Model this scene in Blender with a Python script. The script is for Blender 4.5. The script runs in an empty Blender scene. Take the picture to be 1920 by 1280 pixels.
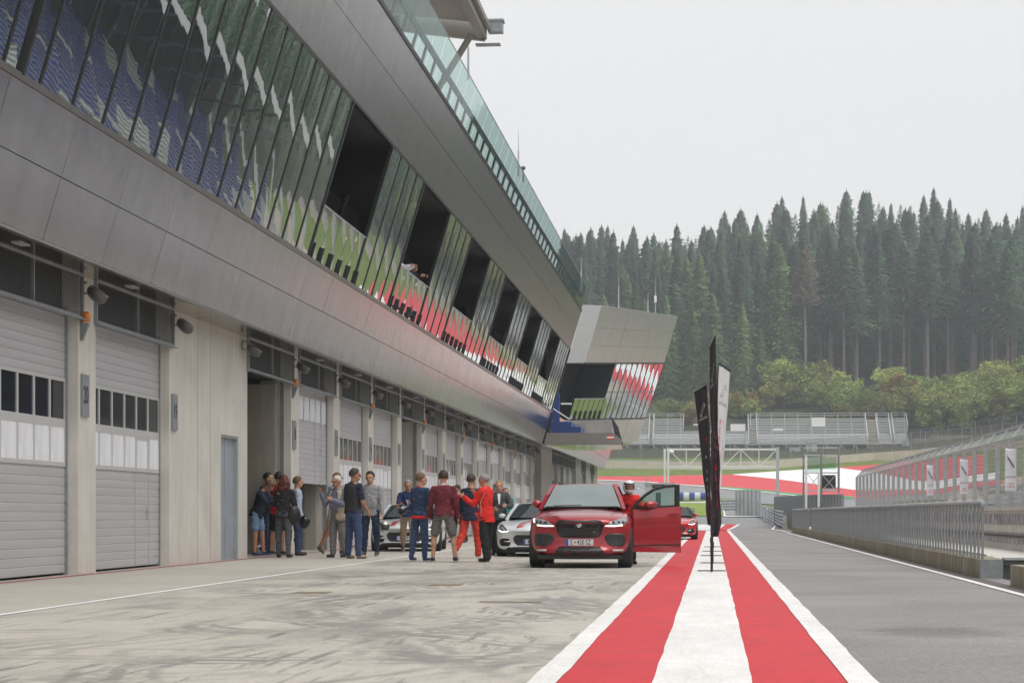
import bpy, bmesh, math, random
from math import sin, cos, radians as R, pi, tan, atan, sqrt, hypot
from mathutils import Vector, Matrix, noise
from mathutils.bvhtree import BVHTree

C = bpy.context.scene.collection
scene = bpy.context.scene
rnd = random.Random(7)

# ------------------------------------------------------------------ camera
F = 3733.0; VX = 1336.0; HY = 961.0
TH = atan((VX-960)/F); CT, ST = cos(TH), sin(TH)
cam_d = bpy.data.cameras.new("camera"); cam = bpy.data.objects.new("camera", cam_d); C.objects.link(cam)
cam_d.sensor_width = 36; cam_d.lens = F/1920*36; cam_d.clip_end = 5000; cam_d.clip_start = .1
cam_d.shift_y = (HY-640)/1920.0
cam.location = (0, 0, 1); cam.rotation_euler = (pi/2, 0, TH)
scene.camera = cam
cam_d.dof.use_dof = False

def P(x, y, Y):
    """real place at distance Y seen at photo pixel x, y"""
    a = x-960; dx = CT*a-F*ST; dy = F*CT+a*ST
    t = Y/dy
    return Vector((dx*t, Y, 1+(HY-y)*t))

def pix(X, Y, Z):
    zc = -X*ST+Y*CT; xc = X*CT+Y*ST
    return 960+F*xc/zc, HY-F*(Z-1)/zc

def lerp(a, b, t): return a+(b-a)*t
def interp(tab, v):
    if v <= tab[0][0]: return tab[0][1]
    for (a, p), (b, q) in zip(tab, tab[1:]):
        if v <= b:
            t = (v-a)/(b-a); return p+(q-p)*t
    return tab[-1][1]
def sstep(a, b, v):
    t = min(1, max(0, (v-a)/(b-a))); return t*t*(3-2*t)

# ------------------------------------------------------------------ object helpers
def tag(o, label=None, cat=None, group=None, kind=None):
    if label: o['label'] = label
    if cat: o['category'] = cat
    if group: o['group'] = group
    if kind: o['kind'] = kind
    return o

def link(name, me, mats=None, parent=None, smooth=False, loc=None):
    o = bpy.data.objects.new(name, me); C.objects.link(o)
    if mats is not None:
        if not isinstance(mats, (list, tuple)): mats = [mats]
        me.materials.clear()
        for m in mats: me.materials.append(m)
    if smooth: me.polygons.foreach_set('use_smooth', [True]*len(me.polygons))
    if parent is not None: o.parent = parent
    if loc is not None: o.location = loc
    return o

def empty(name, loc=(0, 0, 0), rz=0, label=None, cat=None, group=None):
    o = bpy.data.objects.new(name, None); C.objects.link(o)
    o.location = loc; o.rotation_euler = (0, 0, rz); o.empty_display_size = .2
    return tag(o, label, cat, group)

def kids(o): return [c for c in bpy.data.objects if c.parent is o]
def copy_tree(o, loc=None, rz=None, label=None, group=None, parent=None):
    cm = {}
    for c in bpy.data.objects:
        if c.parent: cm.setdefault(c.parent.name, []).append(c)
    def rec(s, par):
        d = s.copy(); C.objects.link(d)
        if par: d.parent = par; d.matrix_parent_inverse = s.matrix_parent_inverse.copy()
        for k in cm.get(s.name, []): rec(k, d)
        return d
    r = rec(o, parent)
    if loc is not None: r.location = loc
    if rz is not None: r.rotation_euler = (0, 0, rz)
    if label: r['label'] = label
    if group: r['group'] = group
    return r

def inst(name, src, loc, rot=(0, 0, 0), parent=None, scale=None):
    o = bpy.data.objects.new(name, src.data if hasattr(src, 'data') else src); C.objects.link(o)
    o.location = loc; o.rotation_euler = rot
    if scale: o.scale = scale
    if parent is not None: o.parent = parent
    return o

class MB:
    def __init__(s): s.v = []; s.f = []; s.m = []; s.cur = 0
    def mat(s, i): s.cur = i; return s
    def add(s, vs, fs):
        n = len(s.v); s.v += [tuple(v) for v in vs]
        s.f += [tuple(i+n for i in f) for f in fs]; s.m += [s.cur]*len(fs); return s
    def box(s, x0, x1, y0, y1, z0, z1):
        vs = [(x, y, z) for z in (z0, z1) for y in (y0, y1) for x in (x0, x1)]
        return s.add(vs, [(0, 2, 3, 1), (4, 5, 7, 6), (0, 1, 5, 4), (2, 6, 7, 3), (0, 4, 6, 2), (1, 3, 7, 5)])
    def obox(s, c, sz, M=None):
        vs = []
        for z in (-.5, .5):
            for y in (-.5, .5):
                for x in (-.5, .5):
                    v = Vector((x*sz[0], y*sz[1], z*sz[2]))
                    if M: v = M @ v
                    vs.append(v+Vector(c))
        return s.add(vs, [(0, 2, 3, 1), (4, 5, 7, 6), (0, 1, 5, 4), (2, 6, 7, 3), (0, 4, 6, 2), (1, 3, 7, 5)])
    def beam(s, a, b, w, h=None, up=(0, 0, 1)):
        a = Vector(a); b = Vector(b); h = h or w; d = (b-a); L = d.length
        if L < 1e-6: return s
        d /= L; u = Vector(up)
        if abs(d.dot(u)) > .99: u = Vector((0, 1, 0))
        x = d.cross(u).normalized(); z = x.cross(d)
        vs = []
        for t in (a, b):
            for i, j in ((-1, -1), (1, -1), (1, 1), (-1, 1)): vs.append(t+x*(i*w/2)+z*(j*h/2))
        return s.add(vs, [(0, 3, 2, 1), (4, 5, 6, 7), (0, 1, 5, 4), (1, 2, 6, 5), (2, 3, 7, 6), (3, 0, 4, 7)])
    def tube(s, a, b, r, r2=None, n=8, caps=True):
        a = Vector(a); b = Vector(b); r2 = r if r2 is None else r2; d = (b-a)
        if d.length < 1e-7: return s
        d.normalize(); u = Vector((0, 0, 1)) if abs(d.z) < .95 else Vector((0, 1, 0))
        x = d.cross(u).normalized(); y = d.cross(x)
        vs = [t+x*(rr*cos(2*pi*k/n))+y*(rr*sin(2*pi*k/n)) for t, rr in ((a, r), (b, r2)) for k in range(n)]
        fs = [(k, (k+1) % n, n+(k+1) % n, n+k) for k in range(n)]
        if caps: fs += [tuple(range(n))[::-1], tuple(range(n, 2*n))]
        return s.add(vs, fs)
    def path(s, pts, r, n=6):
        for a, b in zip(pts, pts[1:]): s.tube(a, b, r, n=n)
        return s
    def lathe(s, prof, n=24, M=None, axis='z', close=False):
        vs = []; fs = []; k = len(prof)
        for i in range(n):
            t = 2*pi*i/n
            for (r, h) in prof:
                v = Vector((r*cos(t), r*sin(t), h))
                if axis == 'x': v = Vector((h, r*cos(t), r*sin(t)))
                if M: v = M @ v
                vs.append(v)
        for i in range(n):
            j = (i+1) % n
            for q in range(k-1 if not close else k):
                p = (q+1) % k
                fs.append((i*k+q, j*k+q, j*k+p, i*k+p))
        return s.add(vs, fs)
    def ell(s, c, r, M=None, nu=12, nv=8):
        vs = []; fs = []
        for j in range(nv+1):
            ph = pi*j/nv
            for i in range(nu):
                t = 2*pi*i/nu
                v = Vector((r[0]*sin(ph)*cos(t), r[1]*sin(ph)*sin(t), r[2]*cos(ph)))
                if M: v = M @ v
                vs.append(v+Vector(c))
        for j in range(nv):
            for i in range(nu):
                k = (i+1) % nu
                fs.append((j*nu+i, (j+1)*nu+i, (j+1)*nu+k, j*nu+k))
        return s.add(vs, fs)
    def prism(s, poly, d):
        """poly: 3d points, d: offset vector"""
        d = Vector(d); n = len(poly); p = [Vector(q) for q in poly]
        vs = p+[q+d for q in p]
        fs = [tuple(range(n))[::-1], tuple(range(n, 2*n))]+[(i, (i+1) % n, n+(i+1) % n, n+i) for i in range(n)]
        return s.add(vs, fs)
    def quad(s, *p): return s.add(p, [tuple(range(len(p)))])
    def grid(s, fn, nu, nv):
        vs = [fn(i/nu, j/nv) for j in range(nv+1) for i in range(nu+1)]
        fs = [(j*(nu+1)+i, j*(nu+1)+i+1, (j+1)*(nu+1)+i+1, (j+1)*(nu+1)+i) for j in range(nv) for i in range(nu)]
        return s.add(vs, fs)
    def mesh(s, name='mesh'):
        me = bpy.data.meshes.new(name); me.from_pydata(s.v, [], s.f)
        if any(s.m): me.polygons.foreach_set('material_index', s.m)
        me.update(); return me
    def build(s, name, mats, parent=None, smooth=False, loc=None, fix=False):
        me = s.mesh(name)
        if fix:
            b = bmesh.new(); b.from_mesh(me); bmesh.ops.remove_doubles(b, verts=b.verts, dist=1e-5)
            bmesh.ops.recalc_face_normals(b, faces=b.faces); b.to_mesh(me); b.free()
        return link(name, me, mats, parent, smooth, loc)

def auto_smooth(o, ang=35):
    me = o.data
    b = bmesh.new(); b.from_mesh(me)
    bmesh.ops.remove_doubles(b, verts=b.verts, dist=1e-5)
    for f in b.faces: f.smooth = True
    for e in b.edges:
        if len(e.link_faces) == 2 and e.calc_face_angle(0) > R(ang): e.smooth = False
    b.to_mesh(me); b.free()

# ------------------------------------------------------------------ materials
_m = {}
def newmat(name):
    m = bpy.data.materials.new(name); m.use_nodes = True
    nt = m.node_tree; bs = nt.nodes['Principled BSDF']
    return m, nt, bs
def N(nt, t, **kw):
    n = nt.nodes.new(t)
    for k, v in kw.items():
        if k.startswith('i_'): n.inputs[k[2:].replace('_', ' ')].default_value = v
        else: setattr(n, k, v)
    return n
def L(nt, a, b): nt.links.new(a, b)

def simple(name, col, rough=.6, metal=0, var=.12, scale=3, bump=0, bscale=60, stretch=(1, 1, 1), ior=None, coat=0, alpha=None, trans=0, rnd_obj=0, rvar=0, obj=True):
    if name in _m: return _m[name]
    m, nt, bs = newmat(name); _m[name] = m
    tc = N(nt, 'ShaderNodeTexCoord'); mp = N(nt, 'ShaderNodeMapping'); mp.inputs['Scale'].default_value = stretch
    L(nt, tc.outputs['Object' if obj else 'Generated'], mp.inputs[0])
    col = tuple(col)+(1,)
    bs.inputs['Roughness'].default_value = rough; bs.inputs['Metallic'].default_value = metal
    if ior: bs.inputs['IOR'].default_value = ior
    if coat: bs.inputs['Coat Weight'].default_value = coat; bs.inputs['Coat Roughness'].default_value = .03
    if trans: bs.inputs['Transmission Weight'].default_value = trans
    out = None
    if var:
        n1 = N(nt, 'ShaderNodeTexNoise'); n1.inputs['Scale'].default_value = scale; n1.inputs['Detail'].default_value = 6; n1.inputs['Roughness'].default_value = .6
        L(nt, mp.outputs[0], n1.inputs['Vector'])
        mr = N(nt, 'ShaderNodeMapRange'); mr.inputs['From Min'].default_value = .3; mr.inputs['From Max'].default_value = .7
        mr.inputs['To Min'].default_value = 1-var; mr.inputs['To Max'].default_value = 1+var
        L(nt, n1.outputs['Fac'], mr.inputs['Value'])
        hs = N(nt, 'ShaderNodeHueSaturation'); hs.inputs['Color'].default_value = col
        L(nt, mr.outputs[0], hs.inputs['Value']); out = hs
        if rnd_obj:
            oi = N(nt, 'ShaderNodeObjectInfo')
            m2 = N(nt, 'ShaderNodeMapRange'); m2.inputs['To Min'].default_value = 1-rnd_obj; m2.inputs['To Max'].default_value = 1+rnd_obj
            L(nt, oi.outputs['Random'], m2.inputs['Value'])
            mu = N(nt, 'ShaderNodeMath', operation='MULTIPLY'); L(nt, mr.outputs[0], mu.inputs[0]); L(nt, m2.outputs[0], mu.inputs[1]); L(nt, mu.outputs[0], hs.inputs['Value'])
            m3 = N(nt, 'ShaderNodeMapRange'); m3.inputs['To Min'].default_value = .5-rnd_obj*.09; m3.inputs['To Max'].default_value = .5+rnd_obj*.06
            sepm = N(nt, 'ShaderNodeMath', operation='FRACT'); mm = N(nt, 'ShaderNodeMath', operation='MULTIPLY'); mm.inputs[1].default_value = 7.3
            L(nt, oi.outputs['Random'], mm.inputs[0]); L(nt, mm.outputs[0], sepm.inputs[0]); L(nt, sepm.outputs[0], m3.inputs['Value']); L(nt, m3.outputs[0], hs.inputs['Hue'])
        L(nt, hs.outputs[0], bs.inputs['Base Color'])
        if rvar:
            m4 = N(nt, 'ShaderNodeMapRange'); m4.inputs['From Min'].default_value = .3; m4.inputs['From Max'].default_value = .7
            m4.inputs['To Min'].default_value = max(.02, rough-rvar); m4.inputs['To Max'].default_value = rough+rvar
            L(nt, n1.outputs['Fac'], m4.inputs['Value']); L(nt, m4.outputs[0], bs.inputs['Roughness'])
    else: bs.inputs['Base Color'].default_value = col
    if bump:
        n2 = N(nt, 'ShaderNodeTexNoise'); n2.inputs['Scale'].default_value = bscale; n2.inputs['Detail'].default_value = 4
        L(nt, mp.outputs[0], n2.inputs['Vector'])
        b = N(nt, 'ShaderNodeBump'); b.inputs['Strength'].default_value = bump; b.inputs['Distance'].default_value = .02
        L(nt, n2.outputs['Fac'], b.inputs['Height']); L(nt, b.outputs[0], bs.inputs['Normal'])
    if alpha is not None: bs.inputs['Alpha'].default_value = alpha
    return m

def emis(name, col, st):
    if name in _m: return _m[name]
    m, nt, bs = newmat(name); _m[name] = m
    bs.inputs['Base Color'].default_value = tuple(col)+(1,)
    bs.inputs['Emission Color'].default_value = tuple(col)+(1,); bs.inputs['Emission Strength'].default_value = st
    return m

def grain(nt, val, amt=.13, sx=26, sy=3.2):
    """coarse aggregate speckle multiplied into a value"""
    g_ = N(nt, 'ShaderNodeNewGeometry'); mp = N(nt, 'ShaderNodeMapping'); mp.inputs['Scale'].default_value = (sx, sy, 1); L(nt, g_.outputs['Position'], mp.inputs[0])
    n = N(nt, 'ShaderNodeTexNoise'); n.inputs['Scale'].default_value = 1; n.inputs['Detail'].default_value = 5; n.inputs['Roughness'].default_value = .85; L(nt, mp.outputs[0], n.inputs['Vector'])
    a = N(nt, 'ShaderNodeMapRange'); a.inputs['From Min'].default_value = .32; a.inputs['From Max'].default_value = .68; a.inputs['To Min'].default_value = 1-amt; a.inputs['To Max'].default_value = 1+amt; L(nt, n.outputs['Fac'], a.inputs['Value'])
    m = N(nt, 'ShaderNodeMath', operation='MULTIPLY'); L(nt, val, m.inputs[0]); L(nt, a.outputs[0], m.inputs[1]); return m.outputs[0]
def concrete_mat(name, col, streak=.25, seam=None):
    m, nt, bs = newmat(name)
    tc = N(nt, 'ShaderNodeTexCoord')
    geo = N(nt, 'ShaderNodeNewGeometry')
    mp = N(nt, 'ShaderNodeMapping'); mp.inputs['Scale'].default_value = (2.2, 2.2, .18); L(nt, geo.outputs['Position'], mp.inputs[0])
    n1 = N(nt, 'ShaderNodeTexNoise'); n1.inputs['Scale'].default_value = 3; n1.inputs['Detail'].default_value = 8; L(nt, mp.outputs[0], n1.inputs['Vector'])
    n2 = N(nt, 'ShaderNodeTexNoise'); n2.inputs['Scale'].default_value = .9; n2.inputs['Detail'].default_value = 10; n2.inputs['Roughness'].default_value = .65; L(nt, geo.outputs['Position'], n2.inputs['Vector'])
    a = N(nt, 'ShaderNodeMapRange'); a.inputs['From Min'].default_value = .35; a.inputs['From Max'].default_value = .7; a.inputs['To Min'].default_value = 1+streak*.3; a.inputs['To Max'].default_value = 1-streak
    L(nt, n1.outputs['Fac'], a.inputs['Value'])
    b = N(nt, 'ShaderNodeMapRange'); b.inputs['From Min'].default_value = .3; b.inputs['From Max'].default_value = .7; b.inputs['To Min'].default_value = .9; b.inputs['To Max'].default_value = 1.1
    L(nt, n2.outputs['Fac'], b.inputs['Value'])
    mu = N(nt, 'ShaderNodeMath', operation='MULTIPLY'); L(nt, a.outputs[0], mu.inputs[0]); L(nt, b.outputs[0], mu.inputs[1])
    hs = N(nt, 'ShaderNodeHueSaturation'); hs.inputs['Color'].default_value = tuple(col)+(1,); L(nt, mu.outputs[0], hs.inputs['Value'])
    # small air holes
    vo = N(nt, 'ShaderNodeTexVoronoi'); vo.inputs['Scale'].default_value = 9; L(nt, geo.outputs['Position'], vo.inputs['Vector'])
    lt = N(nt, 'ShaderNodeMath', operation='LESS_THAN'); lt.inputs[1].default_value = .07; L(nt, vo.outputs['Distance'], lt.inputs[0])
    mx = N(nt, 'ShaderNodeMixRGB', blend_type='MULTIPLY'); mx.inputs['Color2'].default_value = (.6, .58, .55, 1)
    L(nt, lt.outputs[0], mx.inputs['Fac']); L(nt, hs.outputs[0], mx.inputs['Color1']); L(nt, mx.outputs[0], bs.inputs['Base Color'])
    bs.inputs['Roughness'].default_value = .8
    bp = N(nt, 'ShaderNodeBump'); bp.inputs['Strength'].default_value = .15; bp.inputs['Distance'].default_value = .01
    n3 = N(nt, 'ShaderNodeTexNoise'); n3.inputs['Scale'].default_value = 30; L(nt, geo.outputs['Position'], n3.inputs['Vector']); L(nt, n3.outputs['Fac'], bp.inputs['Height']); L(nt, bp.outputs[0], bs.inputs['Normal'])
    return m

def metal_panel(name, col, rough, wav=.02, metal=1.0, wscale=1.2):
    """sheet metal cladding that is not quite flat"""
    m, nt, bs = newmat(name)
    geo = N(nt, 'ShaderNodeNewGeometry')
    bs.inputs['Metallic'].default_value = metal; bs.inputs['Roughness'].default_value = rough
    n1 = N(nt, 'ShaderNodeTexNoise'); n1.inputs['Scale'].default_value = 2.5; n1.inputs['Detail'].default_value = 6
    mp = N(nt, 'ShaderNodeMapping'); mp.inputs['Scale'].default_value = (1, 1, .25); L(nt, geo.outputs['Position'], mp.inputs[0]); L(nt, mp.outputs[0], n1.inputs['Vector'])
    a = N(nt, 'ShaderNodeMapRange'); a.inputs['From Min'].default_value = .3; a.inputs['From Max'].default_value = .7; a.inputs['To Min'].default_value = .92; a.inputs['To Max'].default_value = 1.08; L(nt, n1.outputs['Fac'], a.inputs['Value'])
    hs = N(nt, 'ShaderNodeHueSaturation'); hs.inputs['Color'].default_value = tuple(col)+(1,); L(nt, a.outputs[0], hs.inputs['Value']); L(nt, hs.outputs[0], bs.inputs['Base Color'])
    n2 = N(nt, 'ShaderNodeTexNoise'); n2.inputs['Scale'].default_value = wscale; n2.inputs['Detail'].default_value = 2; L(nt, geo.outputs['Position'], n2.inputs['Vector'])
    bp = N(nt, 'ShaderNodeBump'); bp.inputs['Strength'].default_value = 1; bp.inputs['Distance'].default_value = wav; L(nt, n2.outputs['Fac'], bp.inputs['Height']); L(nt, bp.outputs[0], bs.inputs['Normal'])
    return m

M_conc = concrete_mat('pale_concrete', (.61, .585, .54), .10)
M_conc_dark = concrete_mat('weathered_concrete', (.34, .295, .21), .55)
M_conc_mid = concrete_mat('grey_concrete', (.40, .38, .34), .3)
M_reveal = concrete_mat('reveal_concrete', (.36, .33, .28), .12)
M_band = metal_panel('metal_cladding', (.54, .515, .515), .17, .008)
M_band2 = metal_panel('upper_metal_cladding', (.44, .42, .415), .26, .006)
M_soffit = metal_panel('soffit_metal', (.42, .38, .34), .13, .006, wscale=2)
M_glass = metal_panel('mirror_glass', (.56, .60, .60), .012, .0012, wscale=1.3)
M_frame = simple('window_frame_metal', (.045, .045, .05), .35, .6, .05)
M_sill = simple('sill_metal', (.30, .285, .27), .3, .9, .08)
M_gap = simple('dark_gap', (.015, .015, .015), .8, 0, 0)
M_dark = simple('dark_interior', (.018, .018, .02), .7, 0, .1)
M_door = simple('door_slat_grey', (.53, .53, .55), .42, .25, .05, 1.2, stretch=(1, .4, 3), rnd_obj=.03)
M_doorfr = simple('door_frame_grey', (.58, .58, .585), .4, .2, .03)
M_dwin = simple('door_window', (.03, .035, .045), .06, .5, 0)
M_paper = simple('white_film', (.82, .83, .88), .35, 0, .10, 5, bump=.6, bscale=7, stretch=(1, 1, .25))
M_galv = simple('galvanised_steel', (.30, .32, .34), .45, .55, .16, 6)
M_galv_l = simple('pale_galvanised_steel', (.50, .52, .54), .45, .35, .12, 4)
M_white = simple('white_paint', (.78, .78, .78), .5, 0, .05)
M_black = simple('black_plastic', (.02, .02, .022), .45, 0, .1)
M_amber = simple('amber_glass', (.75, .22, .01), .15, 0, 0)
M_lampg = simple('lamp_housing', (.12, .12, .12), .5, .3, .1)
M_plate = simple('number_plate_grey', (.24, .26, .28), .5, .1, .06)
M_ink = simple('black_lettering', (.02, .02, .02), .5, 0, 0)
M_red = simple('red_paint', (.55, .03, .04), .5, 0, .08)
M_blue = simple('blue_panel', (.02, .06, .25), .4, 0, .1)

_ts = bpy.data.scenes.new('workbench'); _vl = _ts.view_layers[0]
def evaluated(o, *others):
    """mesh of an object with its modifiers applied, worked out in a side scene"""
    for q in (o,)+others:
        for c_ in list(q.users_collection): c_.objects.unlink(q)
        _ts.collection.objects.link(q)
    _vl.update(); dg = _vl.depsgraph; me = bpy.data.meshes.new_from_object(o.evaluated_get(dg), depsgraph=dg)
    for q in (o,)+others: _ts.collection.objects.unlink(q); C.objects.link(q)
    return me

def text_mesh(txt, size, mat, name='lettering', parent=None, M=None, align='CENTER', depth=0.0, bold=0.0, sx=1):
    cu = bpy.data.curves.new('txt', 'FONT'); cu.body = txt; cu.size = size; cu.align_x = align; cu.align_y = 'CENTER'
    cu.extrude = depth; cu.offset = bold
    cu.resolution_u = 3
    o = bpy.data.objects.new('tmp', cu); C.objects.link(o)
    me = evaluated(o)
    bpy.data.objects.remove(o); bpy.data.curves.remove(cu)
    if sx != 1: me.transform(Matrix.Diagonal((sx, 1, 1, 1)))
    if M is not None: me.transform(M)
    return link(name, me, mat, parent)
def face_M(loc, nrm, up=(0, 0, 1)):
    z = Vector(nrm).normalized(); y = Vector(up); y = (y-z*y.dot(z)).normalized(); x = y.cross(z)
    m = Matrix((x, y, z)).transposed().to_4x4(); m.translation = Vector(loc); return m

# ------------------------------------------------------------------ sky and light
world = bpy.data.worlds.new("World"); scene.world = world; world.use_nodes = True
nt = world.node_tree; bg = nt.nodes['Background']
sky = N(nt, 'ShaderNodeTexSky', sky_type='NISHITA'); sky.sun_disc = False
SUN_EL, SUN_AZ = R(66), R(135)
sky.sun_elevation = SUN_EL; sky.sun_rotation = SUN_AZ; sky.air_density = 1.5; sky.dust_density = 4
geo = N(nt, 'ShaderNodeTexCoord')
cn = N(nt, 'ShaderNodeTexNoise'); cn.inputs['Scale'].default_value = 1.6; cn.inputs['Detail'].default_value = 5; cn.inputs['Roughness'].default_value = .45
mpw = N(nt, 'ShaderNodeMapping'); mpw.inputs['Scale'].default_value = (1, 1, 3); L(nt, geo.outputs['Generated'], mpw.inputs[0]); L(nt, mpw.outputs[0], cn.inputs['Vector'])
cr = N(nt, 'ShaderNodeMapRange'); cr.inputs['From Min'].default_value = .3; cr.inputs['From Max'].default_value = .7; cr.inputs['To Min'].default_value = 7.25; cr.inputs['To Max'].default_value = 7.5
L(nt, cn.outputs['Fac'], cr.inputs['Value'])
cc = N(nt, 'ShaderNodeVectorMath', operation='SCALE'); cc.inputs[0].default_value = (.995, .985, .985); L(nt, cr.outputs[0], cc.inputs['Scale'])
mx = N(nt, 'ShaderNodeMixRGB'); mx.inputs['Fac'].default_value = .93
L(nt, sky.outputs[0], mx.inputs['Color1']); L(nt, cc.outputs[0], mx.inputs['Color2']); L(nt, mx.outputs[0], bg.inputs['Color'])
bg.inputs['Strength'].default_value = .10
sd = bpy.data.lights.new('sun', 'SUN'); sun = bpy.data.objects.new('sun', sd); C.objects.link(sun)
sd.energy = 1.5; sd.angle = R(38); sd.color = (1, .97, .92)
sv = Vector((sin(SUN_AZ)*cos(SUN_EL), cos(SUN_AZ)*cos(SUN_EL), sin(SUN_EL)))
sun.rotation_euler = sv.to_track_quat('Z', 'Y').to_euler(); sun.location = (0, 0, 50)
scene.view_settings.view_transform = 'Standard'; scene.view_settings.look = 'None'; scene.view_settings.exposure = .42; scene.view_settings.gamma = 1
# ------------------------------------------------------------------ terrain
BASE = [(0, 0), (122, 0), (145, .18), (170, .60), (200, 1.25), (250, 2.6), (280, 3.9), (300, 5.3), (330, 8.2), (350, 10.6), (372, 12.6), (395, 19.5), (430, 26), (470, 33), (560, 50), (640, 64), (760, 74), (1100, 80)]
def T(x, y):
    z = interp(BASE, y)
    far = sstep(430, 560, y)
    if x > 30: z += min((x-30)*.30, 18+(x-90)*.1)*(1-sstep(300, 430, y))
    z += far*8*math.exp(-((x-52)/38)**2)+far*2*sin(x*.06)
    if y > 440: z += (max(-140, min(0, x+30)))*.05
    return z
GX = [-400, -200, -120, -80, -50, -35, -22, -12, -6, 0, 6, 12, 18, 24, 30, 36, 42, 48, 54, 60, 70, 80, 90, 110, 140, 200, 300, 500]
GY = [-200, -60, 0, 60, 100, 122]+[122+k*4.75 for k in range(1, 66)]+[440+k*12 for k in range(1, 30)]+[900, 1100, 1500]
b = MB()
for y in GY:
    for x in GX: b.v.append((x, y, T(x, y)-.03))
nx = len(GX)
for j in range(len(GY)-1):
    for i in range(nx-1): b.f.append((j*nx+i, j*nx+i+1, (j+1)*nx+i+1, (j+1)*nx+i)); b.m.append(0)

def grass_mat(name, c1, c2, sc=.5):
    m, nt, bs = newmat(name); geo = N(nt, 'ShaderNodeNewGeometry')
    n1 = N(nt, 'ShaderNodeTexNoise'); n1.inputs['Scale'].default_value = sc; n1.inputs['Detail'].default_value = 10; n1.inputs['Roughness'].default_value = .7; L(nt, geo.outputs['Position'], n1.inputs['Vector'])
    cr = N(nt, 'ShaderNodeValToRGB'); cr.color_ramp.elements[0].position = .35; cr.color_ramp.elements[1].position = .68
    cr.color_ramp.elements[0].color = c1+(1,); cr.color_ramp.elements[1].color = c2+(1,); L(nt, n1.outputs['Fac'], cr.inputs['Fac']); L(nt, cr.outputs[0], bs.inputs['Base Color'])
    bs.inputs['Roughness'].default_value = .9
    n2 = N(nt, 'ShaderNodeTexNoise'); n2.inputs['Scale'].default_value = 8; n2.inputs['Detail'].default_value = 6; L(nt, geo.outputs['Position'], n2.inputs['Vector'])
    bp = N(nt, 'ShaderNodeBump'); bp.inputs['Distance'].default_value = .15; bp.inputs['Strength'].default_value = .8; L(nt, n2.outputs['Fac'], bp.inputs['Height']); L(nt, bp.outputs[0], bs.inputs['Normal'])
    return m
M_grass = grass_mat('grass_ground', (.105, .15, .028), (.19, .26, .045))
M_lawn = grass_mat('mown_grass', (.17, .25, .03), (.27, .38, .05), .8)
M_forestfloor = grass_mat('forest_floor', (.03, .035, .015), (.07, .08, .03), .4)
gr = b.build('ground', [M_grass, M_forestfloor], smooth=True); tag(gr, kind='structure')
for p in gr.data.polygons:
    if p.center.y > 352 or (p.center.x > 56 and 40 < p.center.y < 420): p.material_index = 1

def hit(x, y, y0=60, y1=900):
    """where the sight line through a photo pixel meets the terrain"""
    Y = y0
    while Y < y1:
        q = P(x, y, Y)
        if q.z <= T(q.x, q.y): break
        Y += 2
    lo, hi = max(Y-2, y0), Y
    for _ in range(18):
        m = (lo+hi)/2; q = P(x, y, m)
        if q.z <= T(q.x, q.y): hi = m
        else: lo = m
    q = P(x, y, hi); q.z = T(q.x, q.y); return q

def resample(pts, n):
    pts = [Vector(p) for p in pts]
    ls = [0]
    for a, c in zip(pts, pts[1:]): ls.append(ls[-1]+(c-a).length)
    out = []
    for k in range(n+1):
        s = ls[-1]*k/n
        for i in range(len(pts)-1):
            if s <= ls[i+1]+1e-6:
                t = (s-ls[i])/max(1e-9, ls[i+1]-ls[i]); out.append(pts[i].lerp(pts[i+1], t)); break
    return out
def drape(name, A, B, mat, off, n=40, m=6, kind='structure'):
    """ground sheet between two polylines (x, y) laid on the terrain"""
    A = resample([(p[0], p[1], 0) for p in A], n); B = resample([(p[0], p[1], 0) for p in B], n)
    g = MB()
    def fn(u, v):
        p = A[round(u*n)].lerp(B[round(u*n)], v); return (p.x, p.y, T(p.x, p.y)+off)
    g.grid(fn, n, m)
    o = g.build(name, mat); tag(o, kind=kind)
    b = bmesh.new(); b.from_mesh(o.data); bmesh.ops.recalc_face_normals(b, faces=b.faces)
    if sum(f.normal.z for f in b.faces) < 0: bmesh.ops.reverse_faces(b, faces=b.faces)
    b.to_mesh(o.data); b.free()
    return o

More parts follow.
